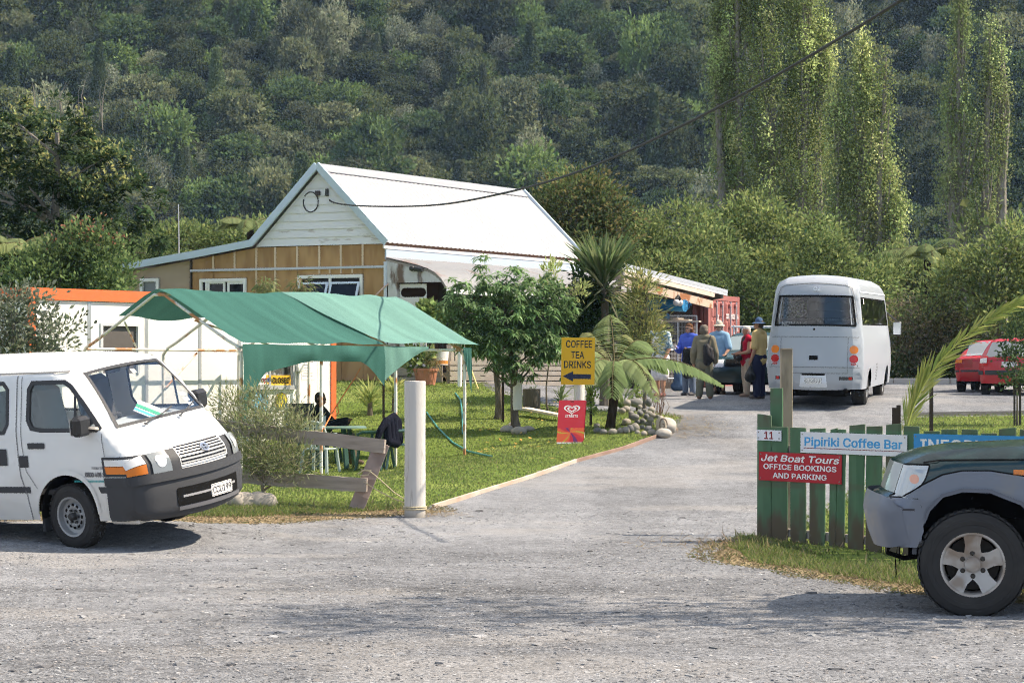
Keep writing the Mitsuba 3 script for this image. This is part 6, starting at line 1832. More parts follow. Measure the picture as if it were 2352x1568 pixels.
chair(735, 38.4, 1.2, PGR, 'pale grey green chair nearest the road, behind the front canopy post')
chair(706, 39.6, .3, GPL, 'dark green chair left of the garden table, half hidden by the bush')
chair(917, 39.0, 3.3, P((.07, .13, .13), .4, .4), 'dark green empty chair beside the front right canopy post')
Mj = chair(862, 38.9, 2.7, GPL, 'dark green chair with a dark jacket hung over its back')
jk = flesh([[(-.33, -.2, .86, .05), (-.36, 0, .93, .06), (-.33, .2, .86, .05)], [(-.34, -.2, .84, .06), (-.36, -.2, .5, .07)], [(-.36, 0, .9, .06), (-.40, 0, .46, .08)], [(-.34, .2, .84, .06), (-.36, .2, .5, .07)], [(-.36, -.2, .5, .07), (-.40, 0, .46, .08), (-.36, .2, .5, .07)], [(-.34, .22, .86, .06), (-.3, .36, .7, .06), (-.26, .42, .5, .05)], [(-.36, -.1, .86, .05), (-.38, -.1, .5, .07)], [(-.36, .1, .86, .05), (-.38, .1, .5, .07)]], .05, 6)
single('dark_jacket', xf(jk, Mj), P((.012, .013, .022), .95, .05), 'dark navy jacket draped over a chair back under the canopy', 'jacket', smooth=True)
bb = at(690, 972, 40.4)
s = single('menu_board', plate(bb, unit(V(1, .35, 0)), unit(V(.06, .16, 1)), .46, .72, .03, .01), P((.085, .08, .085), .6), 'dark grey menu board leaning by the kiosk wall', 'board', smooth=False)
put(s, 'side_frame', plate(bb - unit(V(1, .35, 0)) * .27, unit(V(1, .35, 0)), unit(V(.06, .16, 1)), .07, .72, .035), P((.2, .36, .42), .5), False)
single('rope_stay', cat(tube([at(743, 985, 38.0), at(765, 945, 39), at(790, 905, 40), at(815, 868, 41)], .012, 6), tube([at(775, 930, 39.3), at(778, 948, 39.3), at(770, 955, 39.2)], .008, 5), tube([at(815, 868, 41), at(828, 845, 41)], .006, 5)), P((.7, .2, .06), .7), 'orange cord tied from the canopy post up to the cloth corner', 'cord')
for i, (px, y0, y1, YY, lab) in enumerate(((881, 818, 950, 45.5, 'dark brown steel stake in the lawn behind the jacket'), (908, 805, 960, 44.6, 'dark brown steel stake just left of the front canopy post'), (1155, 850, 935, 45.0, 'dark stake beside the bare trunk of the small tree'), (1357, 880, 945, 44.0, 'dark stake with climbing leaves right of the drinks sign'), (1463, 880, 925, 47.0, 'dark stake at the back of the rockery'), (2139, 870, 985, 40.5, 'rusty steel post in the right grass strip by the palm frond'), (2054, 936, 985, 26.5, 'first of two short rusty stakes behind the green fence'), (2064, 930, 985, 26.7, 'second of two short rusty stakes behind the green fence, next to the frond'))):
    p0 = at(px, y0, YY); zb = G(p0[0], YY) - .05
    single('steel_stake', cat(box((p0[0], YY, (p0[2] + zb) / 2), (.05 if i != 5 else .07, .012, p0[2] - zb)), box((p0[0], YY + .02, (p0[2] + zb) / 2), (.012, .04, p0[2] - zb))), P((.055, .04, .035), .8, .2), lab, 'stake', 'steel stakes', smooth=False)
single('yellow_stake', beam(at(1075, 830, 50.9), at(1098, 893, 50.7), .03, .03), P((.62, .5, .2), .7), 'pale yellow stick leaning on the slatted deck front', 'stick', smooth=False)
single('drain_pipe', tube([at(1056, 800, 51.2), at(1056, 893, 51.2)], .05, 12), P((.78, .78, .77), .4), 'white upright drain pipe before the slatted deck front', 'pipe')
hq = [gp(980, 950, 30), gp(1005, 985, 30), gp(1040, 1020, 30), gp(1075, 1040, 30), gp(1130, 1052, 30)]
single('garden_hose', cat(tube([q + V(0, 0, .03) for q in hq], .018, 6), tube([gp(1046, 906, 30) + V(0, 0, .03), gp(1058, 925, 30) + V(0, 0, .06), gp(1062, 960, 30) + V(0, 0, .05), gp(1063, 1000, 30) + V(0, 0, .04)], .018, 6)), P((.05, .24, .22), .45), 'green garden hose lying across the shaded lawn', 'hose')
sp_ = gp(1221, 944)
single('tree_stump', xf(lathe([(0, .46), (.17, .46), (.185, .44), (.18, 0), (.19, -.1)], 14), trans(sp_ + V(0, .1, 0))), 'm_bark', 'short sawn log end standing on the lawn at the end of the plank', 'log', smooth=40)
_a, _b = gp(1205, 956), gp(1290, 968)
bn = single('plank_bench', beam(_a + V(0, 0, .16), _b + V(0, 0, .12), .24, .045), 'm_pale_wood', 'low pale plank seat on the lawn behind the red board', 'bench', smooth=False)
# pots, bin and buckets at the cottage corner
TERRA = PM('terracotta', lambda p, n, uv: mi.Color3f(.46, .2, .13) * (.85 + .3 * fbm(p.x * 4, p.y * 4, p.z * 4, 3)), .8, .2)
for i, (px, py, rr_, hh, lab) in enumerate(((891, 876, .24, .40, 'left terracotta tub with dark soil behind the steel stake'), (978, 884, .27, .38, 'right terracotta pot holding a leafy plant and dry grass'))):
    q = gp(px, py, 45, 56)
    s = single('plant_pot', xf(lathe([(0, 0), (rr_ * .78, 0), (rr_, hh * .84), (rr_ * 1.1, hh * .84), (rr_ * 1.1, hh), (rr_ * .98, hh), (rr_ * .95, hh * .88), (0, hh * .86)], 26), trans(q)), TERRA, lab, 'pot', 'terracotta pots by the cottage', smooth=40)
    put(s, 'soil', xf(lathe([(0, hh * .9), (rr_ * .95, hh * .9)], 16), trans(q)), P((.04, .03, .025), .95), False)
q = gp(838, 872, 45, 56)
single('blue_bin', xf(lathe([(0, 0), (.26, 0), (.3, .52), (.32, .53), (.32, .58), (.28, .6), (0, .62)], 20), trans(q)), P((.02, .07, .13), .4), 'dark blue plastic bin by the corner of the cottage', 'bin', smooth=40)
q = at(1048, 868, 51.6)
# white and orange tub on the deck
s = single('white_tub', xf(lathe([(0, 0), (.2, 0), (.23, .34), (0, .34)], 18), trans(at(1008, 838, 51.9))), P((.75, .74, .72), .5), 'white tub with an orange band at the end of the deck front', 'tub', smooth=40)
put(s, 'band', xf(lathe([(.204, .02), (.212, .1)], 18), trans(at(1008, 838, 51.9))), P((.7, .25, .04), .5), 40)
# ---------------------------------------------------------------- rocks
def rock(name, c, r3, seed, col, label, group=None):
    v, f = blob(1, 2, seed, .14, r3)
    v = xf((v, f), rotz(seed * 1.7))[0]
    col = np.clip(np.tile(col, (len(v), 1)) * (.8 + .45 * meshkit.fbm(v * 5 + seed, 3, seed))[:, None], 0, .8)
    return single(name, (v + c, f), 'stony', label, 'rock', group, smooth=True, color=col)


RK = [(735, 790, 65, 40), (745, 870, 60, 55), (840, 895, 70, 50), (985, 890, 75, 55), (1100, 875, 45, 55), (1190, 865, 60, 60), (1260, 845, 55, 70), (1330, 830, 70, 80), (1370, 900, 40, 35), (1200, 740, 95, 60), (1315, 655, 80, 55), (1415, 600, 55, 45), (1545, 600, 60, 40), (1510, 650, 50, 45), (1620, 640, 50, 45), (1690, 650, 40, 35), (1455, 730, 55, 55), (1375, 740, 50, 45), (1570, 700, 55, 45), (1555, 765, 85, 45), (1545, 850, 75, 55), (1440, 820, 45, 40), (1475, 920, 55, 45), (1600, 900, 70, 55), (1195, 530, 80, 50), (1350, 430, 100, 70), (1215, 440, 70, 60), (1410, 500, 40, 35), (1550, 430, 50, 60), (1590, 540, 55, 45), (1130, 560, 60, 45), (1700, 730, 45, 40), (1480, 560, 45, 35), (1270, 600, 50, 40)]
GREY = [(.2, .195, .19), (.25, .235, .21), (.16, .16, .165), (.3, .275, .24)]
rg = np.random.default_rng(6)
spec = {9: 'broad brown rounded rock in the middle of the rockery', 10: 'large smooth grey boulder at the top of the rockery pile', 25: 'largest brown boulder at the back of the rockery', 20: 'pale wet-looking rock at the front of the rockery beside the spiral stone', 0: 'half sunk grey rock at the left end of the rockery row', 8: 'smallest grey rock in the front row of the rockery'}
for i, (cx, cy, rx_, ry_) in enumerate(RK):
    px, py = 1263.3 + cx / 6.827, 861.3 + cy / 6.827
    base = gp(px, max(py + ry_ / 6.827 * (.8 if cy > 700 else 1.6), 930) if cy > 700 else 985 - (730 - cy) * .07, 30)
    Yb = base[1]; s_ = Yb / F / 6.827
    c = at(px, py, Yb)
    rock('garden_rock', c, (rx_ * s_ * 1.08, (rx_ + ry_) / 2 * s_, max(ry_ * s_ * 1.05, .04)), i + 1, GREY[rg.integers(4)], spec.get(i, 'rounded grey river stone in the rockery under the tree fern'), 'river stones of the rockery')
c = at(1263.3 + 1745 / 6.827, 861.3 + 800 / 6.827, gp(1520, 1000, 30)[1])
sc_ = c[1] / F / 6.827
ks = rock('spiral_stone', c, (95 * sc_, 80 * sc_, 158 * sc_), 77, (.36, .32, .26), 'tall carved stone with a spiral hollow at the right end of the rockery')
put(ks, 'carved_spiral', tube([c + V(.02 + .085 * (1 - t / 9) * math.cos(t), -78 * sc_ - .006, .02 + .15 * (1 - t / 9) * math.sin(t)) for t in np.linspace(0, 8, 40)], .014, 6), P((.16, .13, .1), .9))
for i, (px, py, a_, b_) in enumerate(((1530, 985, .26, .17), (1524, 996, .15, .1))):
    rock('pale_rock', gp(px, py + 8, 30) + V(0, 0, b_ * .7), (a_, .2, b_), 60 + i, (.38, .355, .315), ['large pale rock right of the spiral stone', 'smaller pale rock before the large pale one'][i], None)
for i, (px, py, a_, b_) in enumerate(((1165, 992, .14, .09), (1192, 997, .17, .10), (1212, 990, .13, .07), (1180, 982, .12, .08))):
    rock('tree_ring_rock', gp(px, py, 30) + V(0, 0, b_ * .5), (a_, .13, b_), 30 + i, (.33, .31, .28), ['left', 'front', 'right', 'rear'][i] + ' grey stone ringing the foot of the peach tree', 'stones round the peach tree')
for i, (px, a_, b_) in enumerate(((492, .16, .10), (512, .12, .12), (536, .19, .15), (562, .17, .13), (590, .15, .13), (612, .15, .12))):
    rock('verge_rock', gp(px, 1166, 20) + V(0, 0, b_ * .6), (a_, .14, b_), 40 + i, (.34, .31, .27), ['leftmost', 'second from the left', 'biggest, third from the left,', 'fourth from the left', 'fifth from the left', 'rightmost'][i] + ' rock of the row on the grass before the van', 'rocks in the row before the van')
# ---------------------------------------------------------------- power cable
g0 = hp(1.7, 6.1, .06)
g1 = V(3.6, 21.0, CAM_H + 864 / F * 21.0 + .05)
pts = [(756, 457), (800, 471), (900, 474.5), (1000, 471), (1100, 456), (1250, 420), (1400, 366), (1550, 297), (1700, 220), (1850, 135), (2000, 45), (2100, -20)]
tY = np.interp([p[0] for p in pts], [756, 2100], [1 / g0[1], 1 / 24.0])
cab = [at(px, py, 1 / q) for (px, py), q in zip(pts, tY)]
from scipy.interpolate import CubicSpline
tt = np.arange(len(cab)); cs = CubicSpline(tt, np.array(cab))
single('power_cable', tube(cs(np.linspace(0, len(cab) - 1, 70)), .019, 6), P((.03, .03, .033), .6), 'dark power cable sagging from the cottage gable up to the right', 'cable')
# ---------------------------------------------------------------- people
SKIN = P((.50, .29, .2), .6, .3); TAN = P((.42, .23, .15), .6, .3); DSKIN = P((.16, .085, .055), .6, .3)


def person(label, o, face, H, pose, skin=None, sit=False):
    """A person whose frame stands at o, x to the front; pose gives joints in parts of the height."""
    k = thing('person', label, 'person')
    f = unit(V(*face, 0))
    M = frame(o, f, V(-f[1], f[0], 0), up) @ np.diag([H, H, H, 1.0])
    J = dict(hip=(0, 0, .52), waist=(0, 0, .62), chest=(.0, 0, .74), neck=(0, 0, .85), head=(.012, 0, .925), lsh=(0, .098, .805), rsh=(0, -.098, .805),
             lel=(-.01, .125, .63), rel=(-.01, -.125, .63), lha=(.04, .125, .485), rha=(.04, -.125, .485), lhip=(0, .05, .51), rhip=(0, -.05, .51), lkn=(.012, .055, .28), rkn=(.012, -.055, .28), lan=(0, .06, .042), ran=(0, -.06, .042), turn=0.0, nod=0.0)
    J.update(pose)
    B = {n: np.array(v, float) if not np.isscalar(v) else v for n, v in J.items()}

    def b(n, r, d=(0, 0, 0)):
        q = B[n] + np.array(d) if isinstance(n, str) else np.asarray(n, float)
        return (*q, r)
    hR = rotz(J['turn']) @ roty(J['nod'])

    def hd(x, y, z, r):
        return (*(B['head'] + hR[:3, :3] @ np.array([x, y, z])), r)
    head = [[hd(-.012, 0, .018, .048), hd(.006, 0, .012, .046)], [hd(.0, 0, .0, .042), hd(.022, 0, -.036, .026)], [hd(.034, 0, -.004, .016), hd(.055, 0, -.008, .008)], [hd(.046, 0, -.028, .011), hd(.03, 0, -.04, .016)],
            [hd(-.004, .05, -.006, .009), hd(-.004, .05, .008, .01)], [hd(-.004, -.05, -.006, .009), hd(-.004, -.05, .008, .01)], [hd(.03, 0, .016, .024), hd(.03, .018, .012, .014)], [hd(.03, 0, .016, .024), hd(.03, -.018, .012, .014)]]
    arms = []
    for s in 'lr':
        sh, el, ha = B[s + 'sh'], B[s + 'el'], B[s + 'ha']
        d = unit(ha - el); g = 1 if s == 'l' else -1
        side = unit(np.cross(d, V(0, 0, 1)) if abs(d[2]) < .9 else V(1, 0, 0)); nrm_ = np.cross(side, d)
        arms += [[(*B['chest'] * .5 + V(0, g * .07, .79) * .5, .04) if False else (*(sh + V(0, -g * .03, -.005)), .038), (*sh, .034), (*((sh + el) / 2), .03), (*el, .026), (*((el + ha) / 2 - d * .01), .024), (*(ha - d * .012), .016)],
                 [(*(ha - d * .01), .015), (*(ha + d * .014 + side * .008), .013)], [(*(ha - d * .005), .015), (*(ha + d * .014 - side * .008), .013)]]
        for i, (a, L) in enumerate(((-.012, .036), (-.004, .042), (.004, .04), (.012, .032))):
            p0 = ha + d * .016 + side * a
            p1 = p0 + d * L * .55 + nrm_ * .004; p2 = p0 + d * L * .85 + nrm_ * .014
            arms.append([(*p0, .0056), (*p1, .0052), (*p2, .0046)])
        arms.append([(*(ha - d * .002 + side * g * .012), .0065), (*(ha + d * .012 + side * g * .024), .006), (*(ha + d * .024 + side * g * .026 + nrm_ * .008), .005)])
    legs = []
    for s in 'lr':
        hp0, kn, an = B[s + 'hip'], B[s + 'kn'], B[s + 'an']
        ft = unit((V(1, 0, 0) if abs((kn - an) @ V(1, 0, 0)) < .2 else V(1, 0, 0)))
        legs += [[(*hp0, .055), (*(hp0 * .55 + kn * .45), .047), (*kn, .034), (*(kn * .65 + an * .35), .033), (*an, .022)], [(*(an - ft * .02 - V(0, 0, .018)), .02), (*(an + ft * .05 - V(0, 0, .024)), .018), (*(an + ft * .085 - V(0, 0, .03)), .012)]]
    torso = [[b('hip', .062, (0, .03, 0)), b('hip', .062, (0, -.03, 0)), b('waist', .056, (0, .025, 0)), b('waist', .056, (0, -.025, 0)), b('chest', .062, (0, .045, 0)), b('chest', .062, (0, -.045, 0))],
             [b('hip', .062, (0, .03, 0)), b('waist', .056, (0, .025, 0)), b('chest', .062, (0, .045, 0)), b('lsh', .036, (0, -.015, 0))], [b('hip', .062, (0, -.03, 0)), b('waist', .056, (0, -.025, 0)), b('chest', .062, (0, -.045, 0)), b('rsh', .036, (0, .015, 0))],
             [b('lsh', .034), b('neck', .033, (0, 0, -.012)), b('rsh', .034)], [b('neck', .032, (0, 0, -.02)), hd(-.006, 0, -.03, .03)]]
    body = flesh(head + arms + legs + torso, .028, 5)
    scene[k] = mikit.ply(xf(body, M), skin or SKIN, True)
    for s in (-1, 1):
        put(k, 'eye', flesh([[hd(.0445, s * .019, .004, .0065)]], .01, 0), BLACK, True, M=M)
    put(k, 'mouth', flesh([[hd(.053, -.012, -.0285, .0035), hd(.055, .012, -.0285, .0035)]], .01, 0), P((.3, .1, .08), .6), True, M=M)
    C = dict(key=k, M=M, B=B, b=b, hd=hd, arms=arms, legs=legs, torso=torso)
    return C


def grow(chain, d):
    return [(*c[:3], c[3] + d) for c in chain]


def top_(C, m, sleeve=1.0, d=.011, hem=-.03, name='shirt', taub=4, label=None):
    """A shirt: the torso and the arms down to a share of their length."""
    B, b = C['B'], C['b']
    ch = [grow(c, d) for c in C['torso'][:4]]
    ch[0] = [b('hip', .066 + d, (0, .034, hem)), b('hip', .066 + d, (0, -.034, hem))] + ch[0][2:]
    ch.append([b('hip', .066 + d, (0, .034, hem)), b('hip', .066 + d, (0, -.034, hem))]); ch.append([b('hip', .064 + d, (0, .034, hem)), b('waist', .06 + d, (0, .028, 0))]); ch.append([b('hip', .064 + d, (0, -.034, hem)), b('waist', .06 + d, (0, -.028, 0))])
    for s in 'lr':
        sh, el, ha = B[s + 'sh'], B[s + 'el'], B[s + 'ha']
        if sleeve <= 0:
            continue
        if sleeve <= 1:
            ch.append([(*sh, .036 + d), (*(sh + (el - sh) * sleeve), .033 + d)])
        else:
            ch.append([(*sh, .036 + d), (*el, .029 + d), (*(el + (ha - el) * (sleeve - 1)), .022 + d)])
    return put(C['key'], name, flesh(ch, .03, taub), m, True, M=C['M'], label=label)


def trousers(C, m, share=1.9, d=.012, name='trousers'):
    B, b = C['B'], C['b']
    ch = [[b('hip', .064 + d, (0, .03, 0)), b('hip', .064 + d, (0, -.03, 0))]]
    for s in 'lr':
        hp0, kn, an = B[s + 'hip'], B[s + 'kn'], B[s + 'an']
        c = [(*(B['hip'] + (hp0 - B['hip']) * .6), .062 + d), (*hp0, .056 + d)]
        if share <= 1:
            c.append((*(hp0 + (kn - hp0) * share), .045 + d * 1.6))
        else:
            c += [(*kn, .036 + d), (*(kn + (an - kn) * (share - 1)), .030 + d)]
        ch.append(c)
    return put(C['key'], name, flesh(ch, .03, 4), m, True, M=C['M'])


def shoes(C, m):
    for s in 'lr':
        an = C['B'][s + 'an']
        put(C['key'], 'shoe', flesh([[(*(an + V(-.02, 0, -.014)), .028), (*(an + V(.05, 0, -.018)), .026), (*(an + V(.09, 0, -.022)), .02)], [(*an, .027), (*(an + V(-.01, 0, -.015)), .027)]], .03, 3), m, True, M=C['M'])


def hair(C, m, kind):
    hd = C['hd']
    if kind == 'short':
        ch = [[hd(-.016, 0, .026, .05), hd(.0, 0, .034, .045)], [hd(-.02, 0, .0, .048), hd(-.022, 0, -.02, .036)]]
    elif kind == 'bob':
        ch = [[hd(-.018, 0, .026, .056), hd(.002, 0, .032, .05)], [hd(-.02, .015, -.006, .05), hd(-.02, -.015, -.006, .05)], [hd(-.022, .02, -.03, .036), hd(-.022, -.02, -.03, .036)]]
    else:
        ch = [[hd(-.016, 0, .028, .052), hd(.0, 0, .034, .047)], [hd(-.024, .03, .0, .032), hd(-.02, .045, -.06, .024), hd(-.016, .05, -.13, .016)], [hd(-.024, -.03, .0, .032), hd(-.02, -.045, -.06, .024), hd(-.016, -.05, -.13, .016)], [hd(-.03, 0, .0, .04), hd(-.04, 0, -.1, .034)]]
    return put(C['key'], 'hair', flesh(ch, .02, 3), m, True, M=C['M'])


def hat(C, m, brim=.085):
    hd = C['hd']; z0 = .03
    o = C['B']['head']
    h = put(C['key'], 'hat', flesh([[hd(-.008, 0, .036, .052), hd(-.006, 0, .05, .046)]], .02, 2), m, True, M=C['M'])
    put(h, 'brim', xf(lathe([(.045, .03), (.07, .028), (brim, .014), (brim - .002, .010), (.06, .02), (.045, .02)], 24), trans(o + V(-.006, 0, 0))), m, 40, M=C['M'])


def glasses(C):
    hd = C['hd']
    put(C['key'], 'sunglasses', flesh([[hd(.048, .012, .006, .010), hd(.046, .026, .006, .009)], [hd(.048, -.012, .006, .010), hd(.046, -.026, .006, .009)], [hd(.05, -.012, .008, .004), hd(.05, .012, .008, .004)], [hd(.046, .026, .008, .004), hd(-.0, .05, .006, .003)], [hd(.046, -.026, .008, .004), hd(-.0, -.05, .006, .003)]], .02, 0), BLACK, True, M=C['M'])


def cloth(name, fn, rough=.9):
    return PM(name, fn, rough, .1)


def pat(c, k=.25, s=14):
    return lambda p, n, uv: mi.Color3f(*c) * (1 - k / 2 + k * fbm(p.x * s, p.y * s, p.z * s, 3))


OLIVE = cloth('olive_cloth', pat((.22, .2, .145))); GRN = cloth('grey_green_cloth', pat((.15, .155, .12)))
# the older woman in olive, her back to the road
q = gp(1618, 916, 40)
C = person('person seen from behind in an olive jacket with a dark shoulder bag', q, (.25, 1), 1.66, dict(lel=(-.01, .15, .62), rel=(-.0, -.15, .62), rha=(.05, -.14, .49), lha=(.06, .16, .49), turn=-.5, lan=(0, .075, .042), ran=(.02, -.075, .042)))
top_(C, OLIVE, 1.85, .018, -.05, 'jacket'); trousers(C, GRN, 1.92, .02); shoes(C, P((.2, .11, .07), .8)); hair(C, cloth('grey_hair', pat((.17, .145, .12), .7, 40)), 'bob')
bg = put(C['key'], 'shoulder_bag', flesh([[(-.11, -.05, .70, .05), (-.13, -.07, .58, .065), (-.13, -.06, .50, .055)], [(-.12, -.1, .66, .04), (-.13, -.11, .54, .05)]], .03, 4), P((.014, .014, .018), .7), True, M=C['M'])
put(bg, 'strap', tube([(-.1, -.07, .74), (-.06, -.09, .83), (0, -.09, .855), (.05, -.085, .8)], .012, 6), P((.02, .02, .022), .8), True, M=C['M'])
# man in a sunhat behind her
q = gp(1652, 905, 40) + V(0, 0, 0)
C = person('person in a pale sunhat, sunglasses and light blue short-sleeved shirt', q, (-.45, -1), 1.74, dict(lel=(.02, .15, .63), lha=(.1, .12, .55), rel=(.02, -.13, .63), rha=(.12, -.08, .56)))
top_(C, cloth('light_blue_cloth', pat((.26, .42, .58))), .9, .016); trousers(C, P((.05, .05, .06), .9), .9, .016, 'shorts'); shoes(C, P((.2, .15, .1), .8)); hair(C, P((.12, .09, .06), .8), 'short'); hat(C, P((.55, .5, .4), .85)); glasses(C)
single('red_day_pack', xf(flesh([[(0, 0, .3, .12), (0, 0, .12, .14)], [(.06, 0, .22, .1), (.07, 0, .12, .1)]], .05, 5), trans(q + V(.18, -.22, .34))), P((.4, .02, .04), .8), 'small red day pack held beside the person in the light blue shirt', 'bag', smooth=True)
# woman in blue
q = gp(1583, 908, 40)
C = person('person with long brown hair and sunglasses in a bright blue top holding a cup', q, (-.75, -1), 1.68, dict(lel=(.03, .13, .62), lha=(.15, .07, .64), rel=(.04, -.14, .62), rha=(.17, -.11, .655), turn=-.15))
top_(C, cloth('blue_cloth', pat((.08, .13, .52))), 1.9, .015); trousers(C, cloth('denim', pat((.15, .2, .29))), 1.92, .013); shoes(C, P((.1, .1, .11), .8)); hair(C, cloth('brown_hair', pat((.12, .06, .03), .5, 40)), 'long'); glasses(C)
put(C['key'], 'cup', lathe([(0, 0), (.022, 0), (.028, .06), (0, .06)], 14), P((.7, .7, .72), .5), 40, M=C['M'] @ trans((.195, -.115, .635)))
single('black_jacket', xf(flesh([[(0, .1, .62, .06), (0, -.05, .64, .06)], [(0, .1, .62, .06), (.02, .09, .36, .07)], [(0, -.05, .62, .06), (.02, -.03, .34, .08)], [(.02, .09, .36, .07), (.02, -.03, .34, .08)]], .04, 5), C['M'] @ trans((.14, .1, -.03))), P((.014, .014, .016), .95), 'black jacket hung over the arm of the person in blue', 'jacket', smooth=True)
# man shading his eyes, half hidden by the fern
q = gp(1517, 911, 40)
C = person('person in pale shorts and sandals raising an arm to the face behind the tree fern', q, (-.6, -1), 1.76, dict(rel=(.06, -.2, .83), rha=(.09, -.06, .95), lel=(.0, .13, .63), lha=(.08, .1, .5), lan=(.06, .07, .042), lkn=(.05, .065, .28), ran=(-.06, -.07, .042), rkn=(-.01, -.06, .28)), TAN)
top_(C, cloth('patterned_cloth', lambda p, n, uv: mix(mi.Color3f(.5, .58, .6), mi.Color3f(.12, .22, .3), smoothstep(.45, .6, fbm(p.x * 22, p.y * 22, p.z * 22, 2)))), .8, .016); trousers(C, cloth('pale_check', pat((.62, .62, .64), .2, 50)), .98, .02, 'shorts'); hair(C, P((.3, .26, .22), .8), 'short'); shoes(C, P((.2, .08, .07), .8))
put(C['key'], 'paper', box((0, 0, 0), (.004, .09, .12)), P((.8, .8, .78), .6), False, M=C['M'] @ trans((.13, -.02, .72)) @ roty(.2))
put(C['key'], 'waist_pack', flesh([[(-.06, -.08, .56, .05), (-.08, -.02, .56, .06)], [(-.05, -.11, .55, .04), (-.06, -.07, .52, .05)]], .03, 4), P((.13, .145, .17), .8), True, M=C['M'])
# woman in the red waistcoat and the man in yellow by the bus
q = gp(1716, 911, 40)
C = person('person with white hair in a red sleeveless waistcoat and beige trousers', q, (-1, -.25), 1.64, dict(lel=(.02, .125, .63), lha=(.16, .07, .60), rel=(.02, -.125, .63), rha=(.17, -.06, .6), lan=(.03, .06, .042), ran=(-.02, -.06, .042)), TAN)
top_(C, cloth('red_cloth', pat((.36, .015, .035))), .0, .015, name='waistcoat'); trousers(C, cloth('beige_cloth', pat((.4, .33, .25))), 1.92, .013); shoes(C, P((.3, .2, .15), .8)); hair(C, cloth('white_hair', pat((.66, .62, .55), .3, 40)), 'short')
put(C['key'], 'scarf', flesh([[(.03, .03, .83, .03), (.045, -.02, .8, .03)], [(.055, .0, .8, .028), (.075, -.01, .66, .024)], [(-.02, .02, .85, .03), (-.02, -.02, .85, .03)]], .03, 3), P((.06, .04, .035), .9), True, M=C['M'])
single('camera_bag', xf(flesh([[(0, -.03, 0, .05), (0, .04, 0, .05)], [(.04, 0, .02, .03)]], .03, 3), C['M'] @ trans((.14, .01, .545))), P((.015, .015, .016), .6), 'small black camera bag held by the person in the red waistcoat', 'bag', smooth=True)
q = gp(1744, 916, 40)
C = person('person in a yellow T-shirt and dark blue hat beside the minibus', q, (-.85, .55), 1.80, dict(rel=(-.0, -.13, .63), lel=(.0, .125, .62), lha=(.05, .13, .475), turn=.35), TAN)
top_(C, cloth('yellow_cloth', pat((.58, .44, .2), .15)), .85, .015); trousers(C, cloth('navy_cloth', pat((.025, .03, .065))), 1.94, .018); shoes(C, P((.1, .08, .07), .8)); hair(C, P((.06, .05, .04), .8), 'short'); hat(C, cloth('blue_hat', pat((.07, .12, .22))), .09)
hb_ = (C['M'] @ np.r_[C['B']['lha'], 1])[:3]
s = single('dark_carrier_bag', xf(flesh([[(0, 0, -.12, .03), (0, .02, -.34, .13)], [(0, -.05, -.3, .09), (0, .08, -.36, .1)]], .05, 5), trans(hb_ + V(-.02, -.04, -.02))), P((.018, .02, .02), .5, .4), 'dark bulging carrier bag hanging from the hand of the person in yellow', 'bag', smooth=True)
put(s, 'handle', tube([hb_ + V(-.02, -.04, -.16), hb_ + V(0, -.03, -.05), hb_ + V(.02, -.01, -.02), hb_ + V(.02, .02, -.16)], .01, 5), P((.018, .02, .02), .5))
# seated man at the green table
q = on((748 - 1176) / F * 40.0, 40.0)
C = person('person in a black jacket sitting at the green garden table under the canopy', q - V(0, 0, .46), (1, -.12), 1.74, dict(hip=(0, 0, .53), waist=(-.03, 0, .62), chest=(-.06, 0, .74), neck=(-.065, 0, .84), head=(-.05, 0, .92), lsh=(-.06, .1, .795), rsh=(-.06, -.1, .795),
    lel=(.05, .13, .66), rel=(.05, -.13, .66), lha=(.22, .06, .70), rha=(.22, -.05, .70), lhip=(.02, .05, .52), rhip=(.02, -.05, .52), lkn=(.25, .07, .535), rkn=(.25, -.07, .535), lan=(.27, .08, .305), ran=(.30, -.07, .305), turn=-.3), DSKIN)
JB = P((.014, .015, .018), .85, .1)
top_(C, JB, 1.9, .02, .0, 'jacket'); trousers(C, P((.09, .075, .055), .9), 1.9, .013); shoes(C, P((.1, .07, .05), .8)); hair(C, P((.03, .025, .02), .9), 'short')
put(C['key'], 'white_mark', box((0, 0, 0), (.004, .05, .012)), P((.5, .5, .5), .7), False, M=C['M'] @ trans((.005, -.04, .775)))
ck = thing('seat_chair', 'dark plastic chair carrying the seated person in black', 'chair')
CM_ = frame(q, unit(V(1, -.12, 0)), unit(V(.12, 1, 0)), up)
put(ck, 'seat', xf(box((-.02, 0, .40), (.44, .46, .035), .015), CM_), GPL, 30)
put(ck, 'backrest', xf(cat(beam((-.22, -.15, .42), (-.3, -.16, .8), .06, .02, (1, 0, 0)), beam((-.22, .15, .42), (-.3, .16, .8), .06, .02, (1, 0, 0)), beam((-.3, -.22, .8), (-.3, .22, .8), .03, .08)), CM_), GPL, 30)
for x in (-1, 1):
    for y in (-1, 1):
        put(ck, 'leg', xf(beam((x * .19, y * .21, .42), (x * .25, y * .25, -.02), .05, .04, (1, 0, 0), .008), CM_), GPL, 30)
# bundle of luggage on the gravel
q = gp(1560, 898, 40)
single('blue_backpack', xf(flesh([[(0, 0, .16, .16), (0, .02, .5, .13)], [(.12, .0, .14, .12), (.12, 0, .34, .1)], [(-.1, 0, .12, .12)]], .06, 6), trans(q)), cloth('faded_blue', pat((.1, .17, .3), .6, 9)), 'faded blue backpack standing on the gravel behind the fern frond', 'backpack', smooth=True)
